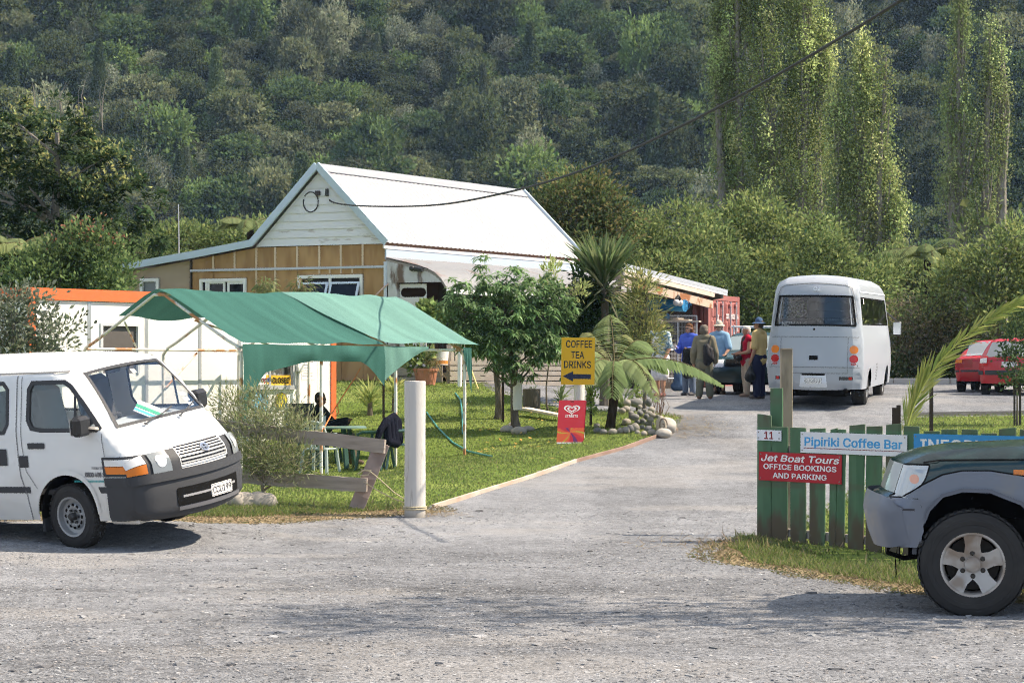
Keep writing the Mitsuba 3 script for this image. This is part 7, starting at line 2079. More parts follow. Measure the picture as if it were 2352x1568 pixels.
# ---------------------------------------------------------------- trees, shrubs and garden plants
def lobed(r, Y, lobes, clumps, per, size, L, W, cols, **kw):
    """Crown from lobes given as (px, py, rx, ry, dY) in the view at distance Y."""
    out, cen = [], []
    area = np.array([l[2] * l[3] for l in lobes], float)
    for (px, py, rx, ry, dy), a in zip(lobes, area / area.sum()):
        k = (Y + dy) / F
        l, c = crown(r, at(px, py, Y + dy), (rx * k, max(rx, ry) * k * .85, ry * k), max(3, int(clumps * a)), per, size, L, W, cols, **kw)
        out.append(l); cen.append(c)
    return catc(*out), np.vstack(cen)


def lobed_tree(name, label, seed, Y, lobes, base_px, clumps, per, size, L, W, cols, m='leafy', trunk=.2, bark='m_bark', top_i=0, group=None, limbs=14, cat_='tree', extra=None, **kw):
    r = np.random.default_rng(seed)
    k = thing(name, label, cat_, group)
    lv, cen = lobed(r, Y, lobes, clumps, per, size, L, W, cols, **kw)
    if extra is not None:
        lv = catc(lv, extra(r, cen))
    b = on((base_px - 1176) / F * Y, Y, -.1)
    tp = at(lobes[top_i][0], lobes[top_i][1] - lobes[top_i][3] * .2, Y + lobes[top_i][4])
    tg = cen[r.choice(len(cen), min(limbs, len(cen)), replace=False)]
    put(k, 'trunk', limb_tree(r, b, tp, trunk, tg), bark, 40)
    put(k, 'crown', (lv[0], lv[1]), m, False, color=lv[2])
    return k


# the big glossy tree at the left
def catkins(r, cen):
    i = r.choice(len(cen), 150); up_ = cen[i][cen[i][:, 2] > np.quantile(cen[:, 2], .35)]
    n = len(up_) * 16
    B_ = np.repeat(up_, 16, 0) + r.normal(size=(n, 3)) * .12 + V(0, 0, .14)
    return leaves(B_, rdir(r, n, .9), rdir(r, n), .13, .06, tint(r, n, (.30, .31, .09), .2))


lobed_tree('chestnut_tree', 'big dark glossy-leaved tree with yellowish tufts at the left edge', 31, 58,
           [(110, 330, 130, 110, 0), (40, 430, 120, 140, 1), (210, 400, 110, 100, -.5), (280, 480, 100, 75, -.8), (140, 520, 150, 90, 0), (330, 545, 75, 50, -.6), (-60, 380, 120, 150, 1), (230, 320, 55, 60, 0), (60, 600, 140, 70, .5)], 122, 420, 22, .26, .27, .075,
           [(.026, .055, .019), (.036, .07, .024), (.06, .092, .032)], trunk=.22, bark='m_pale_bark', extra=catkins, shell=.4, tuft=True, bend=.4, seg=2)
r = np.random.default_rng(77)
k = thing('bare_twigs', 'pale bare twigs standing up out of the top of the big left tree', 'twigs')
labels[k]['kind'] = 'stuff'
scene[k] = mikit.ply(cat(*[tube([at(x, y + 45, 58), at(x + r.normal(0, 6), y, 58), at(x + r.normal(0, 14), y - 20 - 25 * r.random(), 58)], [.013, .009, .004], 4) for x, y in zip(r.uniform(60, 280, 12), r.uniform(215, 260, 12))]), 'm_pale_bark', False)


# leafy shrub with reddish shoots behind the kiosk
def red_tips(r, cen):
    t = cen[np.argsort(-cen[:, 2])[:40]]
    n = len(t) * 6
    return leaves(np.repeat(t, 6, 0) + r.normal(size=(n, 3)) * .09 + V(0, 0, .1), rdir(r, n, .8), rdir(r, n), .09, .05, tint(r, n, (.26, .11, .06), .25))


lobed_tree('red_tipped_shrub', 'bright green upright shrub with red shoot tips behind the orange kiosk roof', 32, 49, [(120, 610, 70, 60, 0), (190, 590, 50, 80, .4), (250, 610, 50, 70, 0), (60, 630, 50, 50, -.3), (285, 640, 26, 40, -.4), (225, 560, 18, 45, 0), (150, 570, 20, 40, 0), (110, 650, 90, 50, 0), (220, 660, 80, 45, 0)], 170, 300, 26, .13, .11, .065,
           [(.10, .16, .045), (.14, .20, .06), (.075, .125, .04)], trunk=.06, extra=red_tips, cat_='shrub', up=.6, shell=.4)
lobed_tree('grey_leaf_shrub', 'grey green loose shrub left of the kiosk, behind the van roof', 33, 31.5, [(30, 720, 70, 70, 0), (0, 780, 80, 70, 0), (110, 780, 55, 45, 0), (80, 690, 30, 35, 0), (150, 760, 30, 40, -.2), (60, 820, 90, 50, 0), (-40, 700, 70, 80, .3), (110, 740, 26, 40, .1)], 50, 230, 17, .11, .085, .04,
           [(.15, .18, .125), (.2, .225, .16), (.115, .145, .08)], trunk=.05, bark='m_pale_bark', cat_='shrub', shell=.3, limbs=40)
# fine-leaved shrub behind the rails
lobed_tree('needle_leaf_shrub', 'feathery fine-leaved green shrub growing through the broken rail fence', 34, 29.0, [(580, 985, 70, 60, 0), (540, 930, 45, 40, .2), (640, 960, 55, 45, -.2), (690, 985, 40, 35, -.3), (620, 1050, 85, 45, -.4), (670, 1060, 50, 40, -.5), (520, 1000, 40, 60, .2), (600, 920, 35, 30, .2), (560, 1060, 40, 30, -.2)], 610, 400, 20, .085, .085, .012,
           [(.28, .33, .13), (.34, .38, .17), (.21, .26, .09), (.42, .4, .23)], trunk=.035, bark='m_pale_bark', cat_='shrub', shell=.25, m='leafy_matt', up=.55, limbs=50)
for i, (px, py, lab) in enumerate(((612, 664, 'small willowy sapling top showing over the middle of the canopy'), (692, 660, 'small reddish sapling top before the cottage window'))):
    lobed_tree('sapling', lab, 35 + i, 47, [(px, py, 18, 20, 0), (px + 8, py + 14, 18, 16, 0)], px, 26, 14, .08, .16, .025, [(.15, .2, .06), (.2, .22, .09)] if i == 0 else [(.12, .17, .05), (.22, .17, .08)], trunk=.02, droop=.8, bend=.5, seg=2, cat_='tree')


# the peach tree: long drooping folded leaves
def peach(name, label, seed, Y, lobes, base, clumps, per, trunk, group=None):
    return lobed_tree(name, label, seed, Y, lobes, base, clumps, per, .09, .15, .04, [(.11, .20, .065), (.14, .245, .08), (.19, .29, .12)], trunk=trunk, tuft=True, bend=.65, seg=2, shell=.3, group=group, limbs=26, up=0)


PY = gp(1188, 990)[1]
peach('peach_tree', 'bushy peach tree with drooping leaves and a white pipe round its trunk', 41, PY, [(1150, 720, 90, 90, 0), (1080, 730, 70, 70, -.2), (1240, 740, 75, 85, 0), (1105, 620, 20, 50, 0), (1180, 650, 40, 45, 0), (1050, 680, 40, 40, -.3), (1290, 690, 40, 50, .1), (1030, 730, 32, 40, -.4), (1160, 780, 80, 45, -.2), (1240, 785, 60, 45, -.2), (1200, 830, 60, 40, -.2), (1100, 785, 60, 45, -.3), (1150, 840, 40, 30, -.1), (1255, 800, 50, 40, 0), (1200, 690, 90, 60, 0), (1260, 650, 18, 30, 0)], 1188, 640, 17, .085)
p0, p1 = gp(1188, 990), None
pt0 = at(1187, 941, PY); pt1 = at(1187, 871, PY)
single('tree_guard', tube([pt0, pt1], .105, 18), P((.66, .65, .6), .5), 'pale plastic pipe sleeve round the peach tree trunk', 'tree guard')
peach('small_tree', 'second drooping-leaved tree with a bare brown trunk left of the peach tree', 42, 45.5, [(1130, 760, 50, 60, 0), (1090, 790, 40, 40, 0), (1160, 800, 40, 45, 0)], 1146, 120, 17, .095)


# sword-leaved plants
def swords(r, c, n, L, W, cols, up_=.35, bend=.25, spread=1.0):
    d = rdir(r, n, 0); d[:, 2] = r.uniform(-.1, 1.0, n) * 1.0 + up_
    d[:, :2] *= spread
    B_ = np.asarray(c) + r.normal(size=(n, 3)) * np.array([.03, .03, .06])
    N_ = np.cross(np.cross(unit(d), V(0, 0, 1)), unit(d)) + r.normal(0, .25, (n, 3))
    return leaves(B_, d, N_, L * r.uniform(.7, 1.1, n), W * r.uniform(.8, 1.2, n), tint(r, n, 1, .18) * pick(r, n, cols), bend * r.uniform(.2, 1.3, n), 2)


r = np.random.default_rng(51)
yq = gp(850, 955)
k = thing('yucca', 'spiky yellow green yucca on the lawn behind the canopy posts', 'plant')
c = yq + V(0, 0, .28)
l = swords(r, c, 90, .62, .04, [(.28, .34, .07), (.35, .38, .10), (.2, .28, .06)], .3, .2)
put(k, 'leaf_rosette', (l[0], l[1]), 'leafy', False, color=l[2], kind='stuff')
put(k, 'stem', tube([yq - V(0, 0, .1), c], [.06, .05], 8), 'm_bark')
k = thing('yucca', 'second spiky yellow green yucca, right of the first and behind the steel stakes', 'plant')
c = at(905, 905, yq[1] + .5)
l = swords(r, c, 60, .55, .04, [(.28, .34, .07), (.35, .38, .10)], .35, .2)
put(k, 'leaf_rosette', (l[0], l[1]), 'leafy', False, color=l[2], kind='stuff')
put(k, 'stem', tube([at(905, 950, yq[1] + .5) - V(0, 0, .1), c], [.05, .04], 8), 'm_bark')
k = thing('cabbage_tree', 'cabbage tree with a tall head of sword leaves beside the veranda end', 'tree')
cY = 48.2
c = at(1388, 650, cY)
l = catc(swords(r, c, 320, 1.35, .06, [(.09, .15, .045), (.12, .18, .06), (.16, .2, .08)], .75, .18), swords(r, c - V(0, 0, .15), 90, 1.0, .05, [(.2, .22, .12), (.12, .16, .06), (.32, .3, .18)], -.3, .35))
put(k, 'crown', (l[0], l[1]), 'leafy', False, color=l[2])
cb_ = on(c[0], cY, -.1)
put(k, 'trunk', tube([cb_, (cb_ + c) / 2 + V(.03, 0, 0), c], [.12, .09, .08], 10), 'm_bark')
lobed_tree('glossy_shrub', 'dark glossy shrub with a few yellow shoots under the cabbage tree', 52, 48.5, [(1350, 690, 38, 50, 0), (1330, 740, 40, 50, 0), (1370, 740, 40, 60, .2), (1345, 640, 18, 24, 0)], 1352, 130, 24, .12, .15, .06, [(.025, .055, .02), (.035, .075, .025), (.05, .09, .03)], trunk=.05, cat_='shrub')
lobed_tree('yellow_shoots', 'pale yellow green shoots of a young tree above the peach tree', 53, 46, [(1266, 632, 14, 22, 0), (1330, 668, 12, 22, .8), (1255, 660, 12, 18, 0)], 1262, 22, 16, .07, .13, .04, [(.3, .36, .1), (.36, .4, .13)], trunk=.02, up=.9, cat_='plant')
lobed_tree('narrow_leaf_bush', 'upright bush with narrow olive leaves before the open shed', 54, 46.8, [(1480, 665, 26, 45, 0), (1475, 720, 32, 50, 0), (1490, 775, 30, 40, 0), (1470, 640, 14, 24, 0), (1460, 800, 30, 40, 0)], 1478, 95, 24, .13, .17, .026, [(.17, .2, .055), (.22, .24, .07), (.12, .15, .045), (.3, .28, .07)], trunk=.04, cat_='shrub', up=.4)


# ferns
def frond(r, c, az, L, elev, drop, pin, npair, cols, wpin=.05, fine=True, tip=.1):
    """An arching frond with paired, drooping side leaflets."""
    h = V(math.cos(az), math.sin(az), 0); s = V(-h[1], h[0], 0)
    t = np.linspace(0, 1, npair + 3)[2:]
    pos = np.asarray(c) + np.outer(L * t * math.cos(elev), h) + np.outer(L * (math.sin(elev) * t - drop * t ** 2.2), up)
    tg = unit(np.gradient(pos, axis=0))
    prof = np.sin(np.pi * np.clip(t * .93 + .07, 0, 1)) ** .6 * (1 - .25 * t)
    Bs, Ds, Ns, Ls, Ws = [], [], [], [], []
    for sg in (-1, 1):
        d = unit(tg * .45 + s * sg * 1.0 + up * (-.18))
        PL = pin * prof
        if fine:
            m = 9
            for j in range(m):
                u = (j + .5) / m
                b = pos + d * (PL * u)[:, None] - up * (.28 * PL * u ** 2)[:, None]
                for sg2 in (-1, 1):
                    Bs.append(b); Ds.append(unit(d * .5 + tg * sg2 + up * -.35)); Ns.append(np.tile(up, (len(t), 1)) * .7 - V(0, .5, 0) + .45 * r.normal(size=(len(t), 3))); Ls.append(np.full(len(t), wpin * (1.05 - .75 * u) + .006) * (.4 + .6 * prof)); Ws.append(np.full(len(t), .032))
        else:
            Bs.append(pos); Ds.append(d); Ns.append(np.tile(up, (len(t), 1)) - V(0, .35, 0) + .25 * r.normal(size=(len(t), 3))); Ls.append(PL); Ws.append(np.full(len(t), wpin))
    Bs, Ds, Ns, Ls, Ws = np.vstack(Bs), np.vstack(Ds), np.vstack(Ns), np.concatenate(Ls), np.concatenate(Ws)
    n = len(Bs)
    col = np.tile(pick(r, 1, cols), (n, 1)) * np.exp(r.normal(0, .12, (n, 1)))
    return leaves(Bs, Ds, Ns, Ls, Ws, np.clip(col, .01, .8), .15 if fine else .5, 1 if fine else 2), tube(np.vstack([c, pos]), np.linspace(.016, .003, len(pos) + 1) * (1.0 if L < 3 else 1.6), 5)


def tree_fern(label, seed, base, top, fr, cols, trunk=.1, fine=True, pin=.3, npair=26, wpin=.05):
    r = np.random.default_rng(seed)
    k = thing('tree_fern', label, 'tree')
    mid = (base + top) / 2 + V(.04, 0, 0)
    m = tube([base - V(0, 0, .1), mid * .5 + base * .5, mid, top], [trunk * 1.2, trunk * 1.05, trunk, trunk * .95], 12)
    v = m[0] + r.normal(0, .008, m[0].shape)
    put(k, 'trunk', (v, m[1]), PM('fern_trunk', lambda p, n, uv: mix(mi.Color3f(.012, .01, .009), mi.Color3f(.075, .055, .04), fbm(p.x * 30, p.y * 30, p.z * 7, 3)), .95, .1, bump=lambda p, n, uv: noise(p.x * 50, p.y * 50, p.z * 16), bscale=.03), 40)
    for i, (az, L, el, dp) in enumerate(fr):
        l, st = frond(r, top + V(.05 * math.cos(az), .05 * math.sin(az), .02), az, L, el, dp, pin * (.8 + .3 * r.random()), npair, cols, wpin, fine)
        q = put(k, 'frond', (l[0], l[1]), 'leafy', False, color=l[2], kind='stuff')
        put(q, 'stalk', st, P((.10, .08, .03), .7), True)
    return k


fb = gp(1400, 985)
ft = at(1412, 838, fb[1])
rg = np.random.default_rng(61)
deg = math.radians
fr = [(deg(95), 1.75, deg(68), .38), (deg(165), 1.5, deg(45), .62), (deg(200), 1.25, deg(30), .75), (deg(-58), 1.5, deg(24), .9), (deg(-95), 1.3, deg(20), .85), (deg(-8), 2.15, deg(17), .5), (deg(50), 1.5, deg(50), .5), (deg(22), 1.35, deg(38), .75), (deg(130), 1.6, deg(58), .48), (deg(-130), 1.15, deg(26), .8), (deg(75), 1.5, deg(55), .45)]
fk = tree_fern('tree fern with a black trunk and arching fronds above the rockery', 62, fb, ft, fr, [(.15, .215, .075), (.13, .19, .065), (.19, .24, .09), (.2, .215, .085)], .085, False, .5, 30, .078)
for i, (px, py, Y, n, L, lab) in enumerate(((2130, 588, 74, 16, 1.9, 'dark-stemmed tree fern in the bush behind the minibus'), (95, 590, 52, 15, 1.5, 'pale green tree fern at the left edge before the big tree'), (30, 575, 53, 14, 1.4, 'leftmost tree fern, cut by the left edge of the view'), (575, 520, 72, 14, 1.5, 'tree fern with drooping fronds left of the cottage roof'))):
    t_ = at(px, py, Y)
    tree_fern(lab, 63 + i, on(t_[0], Y), t_, [(deg(360 * j / n + rg.normal(0, 8)), L * (.8 + .3 * rg.random()), deg(22 + 22 * rg.random()), .45 + .25 * rg.random()) for j in range(n)], [(.15, .19, .07), (.12, .16, .055)] if i != 1 else [(.19, .23, .07), (.23, .26, .09)], .12, False, .42, 24, .085)


# ---- poplars and the bush belt behind the yard
def poplar(label, seed, Y, axes, cols, clumps, per, twigs=60):
    """Columnar tree: several nearly upright leaders, each (px_base, px_top, y_top, half width px)."""
    r = np.random.default_rng(seed)
    k = thing('poplar', label, 'tree', None)
    lv, st = [], []
    for (p0, p1, y0, y1, hw, w) in axes:
        m = int(clumps * w)
        t = r.random(m) ** .85
        a = r.random(m) * 2 * np.pi
        lob = meshkit.noise(np.c_[np.cos(a) * 2, np.sin(a) * 2, t * 9 + p0], seed + 3)
        rad = hw * (.45 + 1.1 * lob) * (.25 + .75 * np.sqrt(r.random(m))) * (np.minimum(1, (t + .06) / .3) ** .5 * (1.02 - t) ** .55 * 1.15) * (.75 + .5 * meshkit.noise(np.c_[np.cos(a) * 1.3, np.sin(a) * 1.3, t * 6], seed))
        px = p0 + (p1 - p0) * t + rad * np.cos(a); py = y0 + (y1 - y0) * t
        k_ = Y / F
        c = np.stack([(px - 1176) * k_, Y + rad * np.sin(a) * k_, CAM_H - (py - 864) * k_], 1)
        n = m * per
        B_ = np.repeat(c, per, 0) + r.normal(size=(n, 3)) * np.array([.2, .2, .48])
        ck = np.exp(r.normal(-.12, .42, m))
        col = tint(r, n, 1, .09, .06) * np.repeat(pick(r, m, cols), per, 0) * np.repeat(ck, per)[:, None]
        lv.append(leaves(B_, rdir(r, n, .6), rdir(r, n, .5) + .6 * unit(np.repeat(c - np.array([np.mean(c[:, 0]), Y, 0]) * V(1, 1, 0) - c * V(0, 0, 1), per, 0)), .105 * np.exp(r.normal(0, .25, n)), .085, np.clip(col, .01, .7)))
        b = at(p0, y0, Y); tp = at(p1, y1, Y)
        st.append(tube([V(b[0], Y, G(b[0], Y) - .2), b, (b + tp) / 2 + r.normal(0, .15, 3), tp], [.28, .22, .12, .02], 7))
        for i in range(int(twigs * w)):
            i0 = r.integers(m); g = c[i0]; tt_ = max(0, t[i0] - .22)
            s0 = b + (tp - b) * tt_
            st.append(tube([s0, (s0 + g) / 2 + (g - s0) * V(.18, .18, -.05), g], [.05, .035, .012], 4))
    l = catc(*lv)
    put(k, 'crown', (l[0], l[1]), 'leafy', False, color=l[2])
    put(k, 'trunk', cat(*st), 'm_pale_bark', 40)
    return k


PC = [(.25, .32, .095), (.31, .37, .115), (.19, .26, .075), (.36, .39, .14)]
poplar('tallest broad poplar left of the minibus, its top out of view', 71, 96, [(1770, 1765, 520, -220, 70, .34), (1700, 1690, 480, -160, 56, .22), (1840, 1850, 520, -120, 66, .3), (1660, 1650, 420, 30, 40, .1), (1880, 1890, 500, 60, 45, .12)], PC, 520, 95, 130)
poplar('slimmer shorter poplar directly behind the minibus', 72, 88, [(1975, 1982, 760, 95, 46, .42), (1925, 1925, 700, 210, 36, .2), (2020, 2035, 720, 130, 34, .2), (2020, 2060, 720, 470, 48, .18)], PC, 290, 95, 90)
poplar('tall poplar with bare pale stems at the far right', 73, 98, [(2210, 2205, 570, -20, 46, .42), (2260, 2275, 560, 60, 44, .34), (2190, 2180, 560, 200, 34, .14), (2300, 2300, 420, 90, 22, .12)], [(.26, .33, .11), (.31, .36, .13), (.2, .27, .085)], 190, 85, 170)
BG = [(.135, .195, .05), (.175, .23, .065), (.105, .155, .042), (.23, .265, .08)]
BD = [(.08, .12, .034), (.10, .15, .045), (.06, .095, .028)]
BY = [(.2, .25, .06), (.26, .29, .07), (.14, .19, .05)]
for i, (lab, Y, lobes, cols, cl, L) in enumerate((
        ('dark round tree with bronze tips behind the right end of the cottage roof', 72, [(1320, 470, 95, 70, 0), (1250, 500, 60, 60, 0), (1400, 500, 60, 60, 0), (1330, 560, 110, 70, 0), (1380, 440, 50, 40, 0)], [(.08, .12, .035), (.10, .14, .04), (.17, .15, .05)], 330, .17),
        ('broad green tree behind the open shed', 74, [(1560, 540, 90, 75, 0), (1500, 590, 60, 70, -.5), (1620, 600, 90, 80, -1), (1540, 650, 110, 70, -2), (1640, 680, 90, 60, -2)], BG, 400, .16),
        ('pale topped green tree left of the minibus roof', 76, [(1740, 500, 80, 55, 0), (1690, 560, 80, 70, 0), (1800, 560, 90, 70, -.5), (1760, 640, 120, 70, -1.5), (1850, 640, 80, 70, -1)], BG + BY, 430, .16),
        ('dark shaded bush between the red container and the minibus', 70, [(1740, 700, 70, 70, 0), (1700, 780, 60, 90, 0), (1770, 800, 70, 80, 0), (1660, 640, 60, 50, 0)], BD, 260, .15),
        ('green tree right behind the minibus roof', 72, [(1900, 620, 80, 80, 0), (1960, 700, 70, 80, -.5), (2020, 660, 50, 70, 0), (1890, 560, 50, 60, 0)], BG, 300, .15),
        ('tangled brownish bush right of the minibus mirror', 66, [(2110, 740, 80, 60, 0), (2170, 780, 80, 60, 0), (2090, 800, 60, 70, 0), (2230, 800, 80, 70, 0)], [(.13, .145, .06), (.17, .15, .08), (.10, .125, .045), (.2, .16, .1)], 320, .12),
        ('dark low hedge under the brownish bush behind the red cars', 66.5, [(2120, 850, 90, 45, 0), (2220, 860, 90, 45, 0), (2310, 850, 80, 50, 0), (2060, 860, 50, 40, 0)], BD, 240, .13),
        ('yellow green tree at the right edge behind the red cars', 65, [(2290, 620, 80, 70, 0), (2210, 640, 60, 50, .4), (2340, 560, 50, 60, 0), (2300, 710, 90, 70, 0), (2160, 680, 50, 50, .5), (2370, 680, 60, 90, 0)], BG + BY, 400, .14),
        ('leafy bush behind the tree fern on the right', 80, [(2080, 660, 60, 60, 0), (2160, 640, 60, 50, 0), (2060, 600, 40, 40, 0)], BG, 180, .15),
        ('green bushes left of the cottage roof below the hill', 78, [(450, 560, 80, 45, 0), (530, 560, 70, 40, 0), (390, 570, 60, 45, 0), (600, 540, 50, 40, 0)], BG, 260, .15),
        ('dark undergrowth at the left behind the red-tipped shrub', 60, [(60, 640, 120, 80, 0), (200, 620, 110, 70, 0), (330, 600, 70, 50, 0)], BD, 260, .14),
        ('green bush below the bronze tipped tree, behind the cottage', 75, [(1440, 590, 70, 70, 0), (1480, 540, 40, 50, 0)], BG, 180, .15))):
    bx = lobes[0][0]
    lobed_tree('bush_tree' if i < 5 or i in (7, 11) else 'bush', lab, 80 + i, Y, lobes, bx, cl, 24, .22, L, L * .5, cols, trunk=.14, limbs=22, cat_='tree' if i < 5 or i in (7, 11) else 'bush', shell=.5)
# low scrub filling the flat before the hill
r = np.random.default_rng(91)
sc = thing('valley_scrub', 'low green scrub filling the valley floor between the yard and the hill', 'scrub')
labels[sc]['kind'] = 'stuff'
ls = []
for i in range(680):
    y = 82 + 205 * r.random() ** .8; x = r.uniform(-1, 1) * (.31 * y + 6)
    z = float(G(x, y)); h = (1.6 + 2.2 * r.random()) * (1 + y / 230)
    l, _ = crown(r, (x, y, z + h * .5), (h * .8, h * .8, h * .6), 16, 20, h * .17, h * .075, h * .05, BG + BD, shell=.6, var=.25)
    ls.append(l)
l = catc(*ls)
scene[sc] = mikit.ply((l[0], l[1]), 'far_leafy', False, color=l[2])

# ---- palm frond behind the fence, small tree by the red cars
k = thing('young_palm', 'yellow green young palm frond leaning right behind the green fence', 'palm')
pY = 25.6
pb = [at(x, y, pY + .4 * i / 6) for i, (x, y) in enumerate(((2076, 1010), (2092, 950), (2118, 890), (2160, 830), (2215, 775), (2275, 730), (2330, 700)))]
cs2 = CubicSpline(np.arange(7), np.array(pb))
put(k, 'midrib', tube(cs2(np.linspace(0, 6, 24)), np.linspace(.022, .004, 24), 6), P((.25, .28, .06), .6))
n = 120
t = np.sort(r.uniform(.25, 5.9, n)); bse = cs2(t); tg = unit(cs2(t, 1))
sgn = np.where(np.arange(n) % 2 == 0, 1, -1)
side = unit(np.cross(tg, V(0, -1, 0)))
D_ = unit(tg * 1.0 + side * (sgn * (.30 + .10 * r.random(n)))[:, None] + r.normal(0, .07, (n, 3)) + V(0, -.12, 0))
l = leaves(bse, D_, V(0, -1, .3) + r.normal(0, .3, (n, 3)), .42 * (1 - .09 * t) * r.uniform(.8, 1.2, n), .02, tint(r, n, 1, .18) * pick(r, n, [(.27, .31, .05), (.33, .35, .07), (.18, .24, .04), (.38, .36, .1)]), .12, 2)
D2 = unit(tg[:46] * .8 + V(.02, 0, 1.0) + r.normal(0, .10, (46, 3)))
l2 = leaves(bse[:46], D2, V(0, -1, .3) + r.normal(0, .3, (46, 3)), .44 * r.uniform(.7, 1.15, 46), .018, tint(r, 46, 1, .15) * pick(r, 46, [(.34, .35, .06), (.40, .38, .09), (.25, .29, .05)]), .04, 2)
l3 = leaves(bse[-24:], unit(tg[-24:] + r.normal(0, .14, (24, 3))), V(0, -1, .3) + r.normal(0, .3, (24, 3)), .4, .018, tint(r, 24, 1, .15) * (.24, .29, .05), .1, 2)
l = catc(l, l2, l3)
put(k, 'leaflets', (l[0], l[1]), 'leafy', False, color=l[2], kind='stuff')
lobed_tree('staked_sapling', 'small dark-leaved staked sapling before the red hatchback at the right edge', 101, 44, [(2335, 790, 28, 40, 0), (2322, 830, 22, 26, 0), (2345, 860, 24, 30, 0), (2345, 740, 18, 26, 0), (2318, 880, 18, 14, 0), (2350, 700, 14, 20, 0)], 2337, 70, 17, .09, .085, .05, [(.05, .085, .035), (.07, .11, .04)], trunk=.022, bark='m_bark', limbs=18)
for px in (2330, 2343):
    single('sapling_stake', box(at(px, 930, 44) + V(0, 0, -.1), (.035, .035, 1.1)), P((.05, .04, .035), .8), ['left dark stake of the sapling at the right edge', 'right dark stake of the sapling at the right edge'][px > 2335], 'stake', smooth=False)
# ---- small plants: strap leaves by the deck, climbers at the stakes, pot plants, rockery twigs and dry grass
for i, (px, py, Y, n, L, lab) in enumerate(((1290, 898, 47.5, 26, .55, 'strap-leaved plant left of the drinks sign'), (1215, 890, 47, 20, .5, 'strap-leaved plant behind the peach tree guard'), (1430, 880, 46, 40, .6, 'green strap leaves behind the tree fern trunk'))):
    q = on((px - 1176) / F * Y, Y, .05)
    l = swords(r, q + V(0, 0, .1), n, L, .045, [(.16, .22, .06), (.22, .28, .09), (.1, .15, .05)], .7, .5)
    single('strap_plant', (l[0], l[1]), 'leafy', lab, 'plant', smooth=False, color=l[2])
for i, (px, y0, y1, Y, lab) in enumerate(((1357, 880, 950, 43.9, 'small-leaved climber on the stake right of the drinks sign'), (1466, 840, 925, 46.9, 'bright green climber on the stake behind the rockery'))):
    n = 220
    p_ = np.stack([np.full(n, (px - 1176) / F * Y) + r.normal(0, .07, n), np.full(n, Y) + r.normal(0, .07, n), CAM_H - (r.uniform(y0, y1, n) - 864) / F * Y], 1)
    l = leaves(p_, rdir(r, n, .1), rdir(r, n, .6), .075, .05, tint(r, n, (.19, .26, .06), .25))
    ck_ = thing('climbing_plant', lab, 'plant')
    put(ck_, 'leaves', (l[0], l[1]), 'leafy', False, color=l[2], kind='stuff')
for i, (px, py, rx, ry, YY, lab, cols) in enumerate(((968, 825, 26, 22, 51.6, 'leafy potted plant in the right terracotta pot', BG), (985, 720, 30, 22, 51.8, 'large-leaved potted plant on the veranda beside the screen', [(.13, .19, .05), (.16, .23, .06)]))):
    l, _ = crown(r, at(px, py, YY), (rx / F * YY, rx / F * YY, ry / F * YY), 26, 9, .08, .17, .11, cols, shell=.3)
    single('pot_plant', (l[0], l[1]), 'leafy', lab, 'plant', smooth=False, color=l[2])
l = swords(r, at(998, 840, 51.4), 70, .55, .012, [(.4, .3, .13), (.32, .24, .1)], .3, 1.0)
single('dry_grass_tuft', (l[0], l[1]), 'leafy_matt', 'dry brown grass hanging over the right terracotta pot', 'grass', smooth=False, color=l[2])
ls = []
for px, py, n, s in ((1545, 965, 260, .5), (1575, 985, 260, .45), (1540, 1000, 160, .4), (970, 1182, 140, .22), (1000, 1186, 60, .15), (1725, 1248, 260, .45), (1690, 1262, 160, .4)):
    q = gp(px, py, 18)
    b_ = q + r.normal(size=(n, 3)) * V(s, s * .8, .0); b_[:, 2] = G(b_[:, 0], b_[:, 1]) + .02
    d_ = r.normal(size=(n, 3)) * V(1, 1, .2) + V(0, 0, .15)
    ls.append(leaves(b_, d_, V(0, 0, 1) + r.normal(0, .2, (n, 3)), .16, .01, tint(r, n, 1, .2) * pick(r, n, [(.5, .38, .2), (.42, .3, .15), (.3, .2, .11)])))
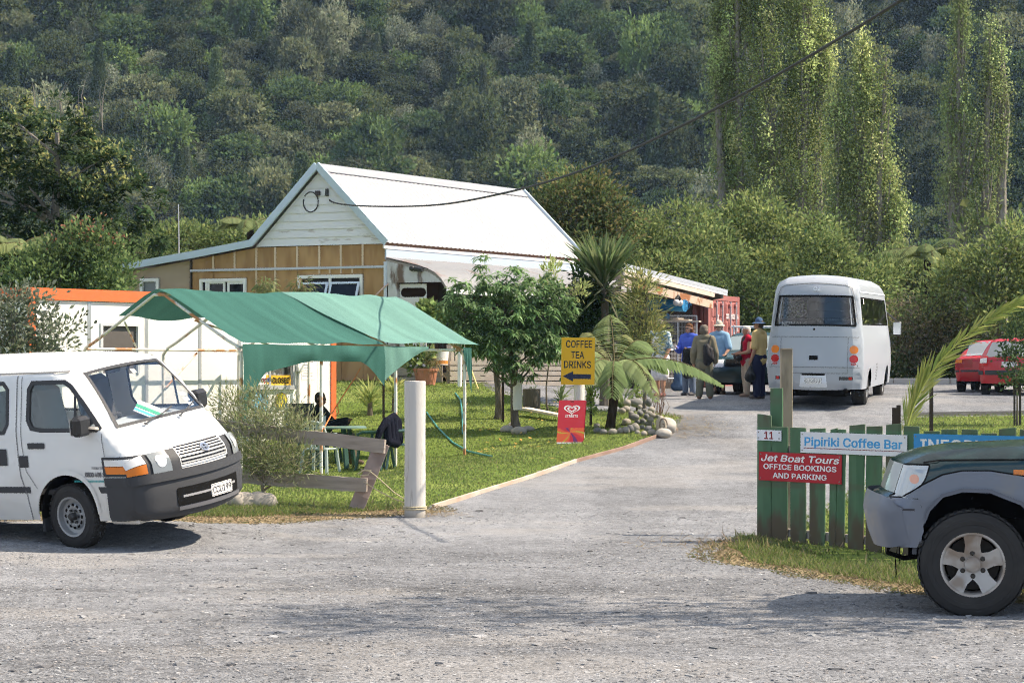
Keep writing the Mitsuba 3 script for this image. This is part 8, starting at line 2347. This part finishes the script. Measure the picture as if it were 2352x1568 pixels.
l = catc(*ls)
k = single('dry_clippings', (l[0], l[1]), 'leafy_matt', 'dry brown clippings strewn on the ground', 'straw', smooth=False, color=l[2], kind='stuff')
tw = [tube([q0, q0 + V(r.normal(0, .08), r.normal(0, .08), .25), q0 + V(r.normal(0, .2), r.normal(0, .2), .5 + .2 * r.random())], [.008, .006, .003], 4) for q0 in (gp(1510 + 8 * r.normal(), 955 + 6 * r.normal(), 30) for _ in range(16))]
single('bare_shrub', cat(*tw), P((.14, .09, .07), .9), 'small bare twiggy shrub at the right of the rockery', 'shrub')
# fallen leaves on the lawn
for_ = []
for i in range(46):
    px = r.uniform(1060, 1300); py = r.uniform(925, 1060)
    q = gp(px, py, 30)
    for_.append(q + V(0, 0, .05))
q = np.array(for_)
l = leaves(q, r.normal(size=(46, 3)) * V(1, 1, .2), V(0, 0, 1) + r.normal(0, .3, (46, 3)), .11, .045, tint(r, 46, (.5, .3, .05), .2), -.2, 2)
single('fallen_leaves', (l[0], l[1]), 'leafy', 'yellow fallen leaves on the lawn under the peach tree', 'leaves', smooth=False, color=l[2], kind='stuff')
# a slender roadside tree that stands out of view to the right and throws its long shadow over the gravel
lobed_tree('roadside_tree', 'slender roadside tree out of view at the right, its shadow on the gravel', 120, 16.9, [(3610, -700, 110, 500, 0), (3580, -1500, 90, 500, 0), (3640, 200, 60, 200, 0)], 3600, 120, 16, .2, .16, .08, BG, trunk=.12, limbs=20)
# ---------------------------------------------------------------- the air between the yard and the hill
scene['air'] = {'type': 'homogeneous', 'albedo': {'type': 'rgb', 'value': [.93, .95, .97]}, 'sigma_t': {'type': 'rgb', 'value': [.00006, .00009, .00014]}}
labels['haze'] = {'label': 'thin blue haze before the hill', 'category': 'haze', 'kind': 'stuff'}
scene['haze'] = {'type': 'cube', 'to_world': T().translate([0, 280, 95]).scale([300, 380, 100]), 'bsdf': {'type': 'null'}, 'interior': {'type': 'ref', 'id': 'air'}}
scene['camera']['medium'] = {'type': 'ref', 'id': 'air'}
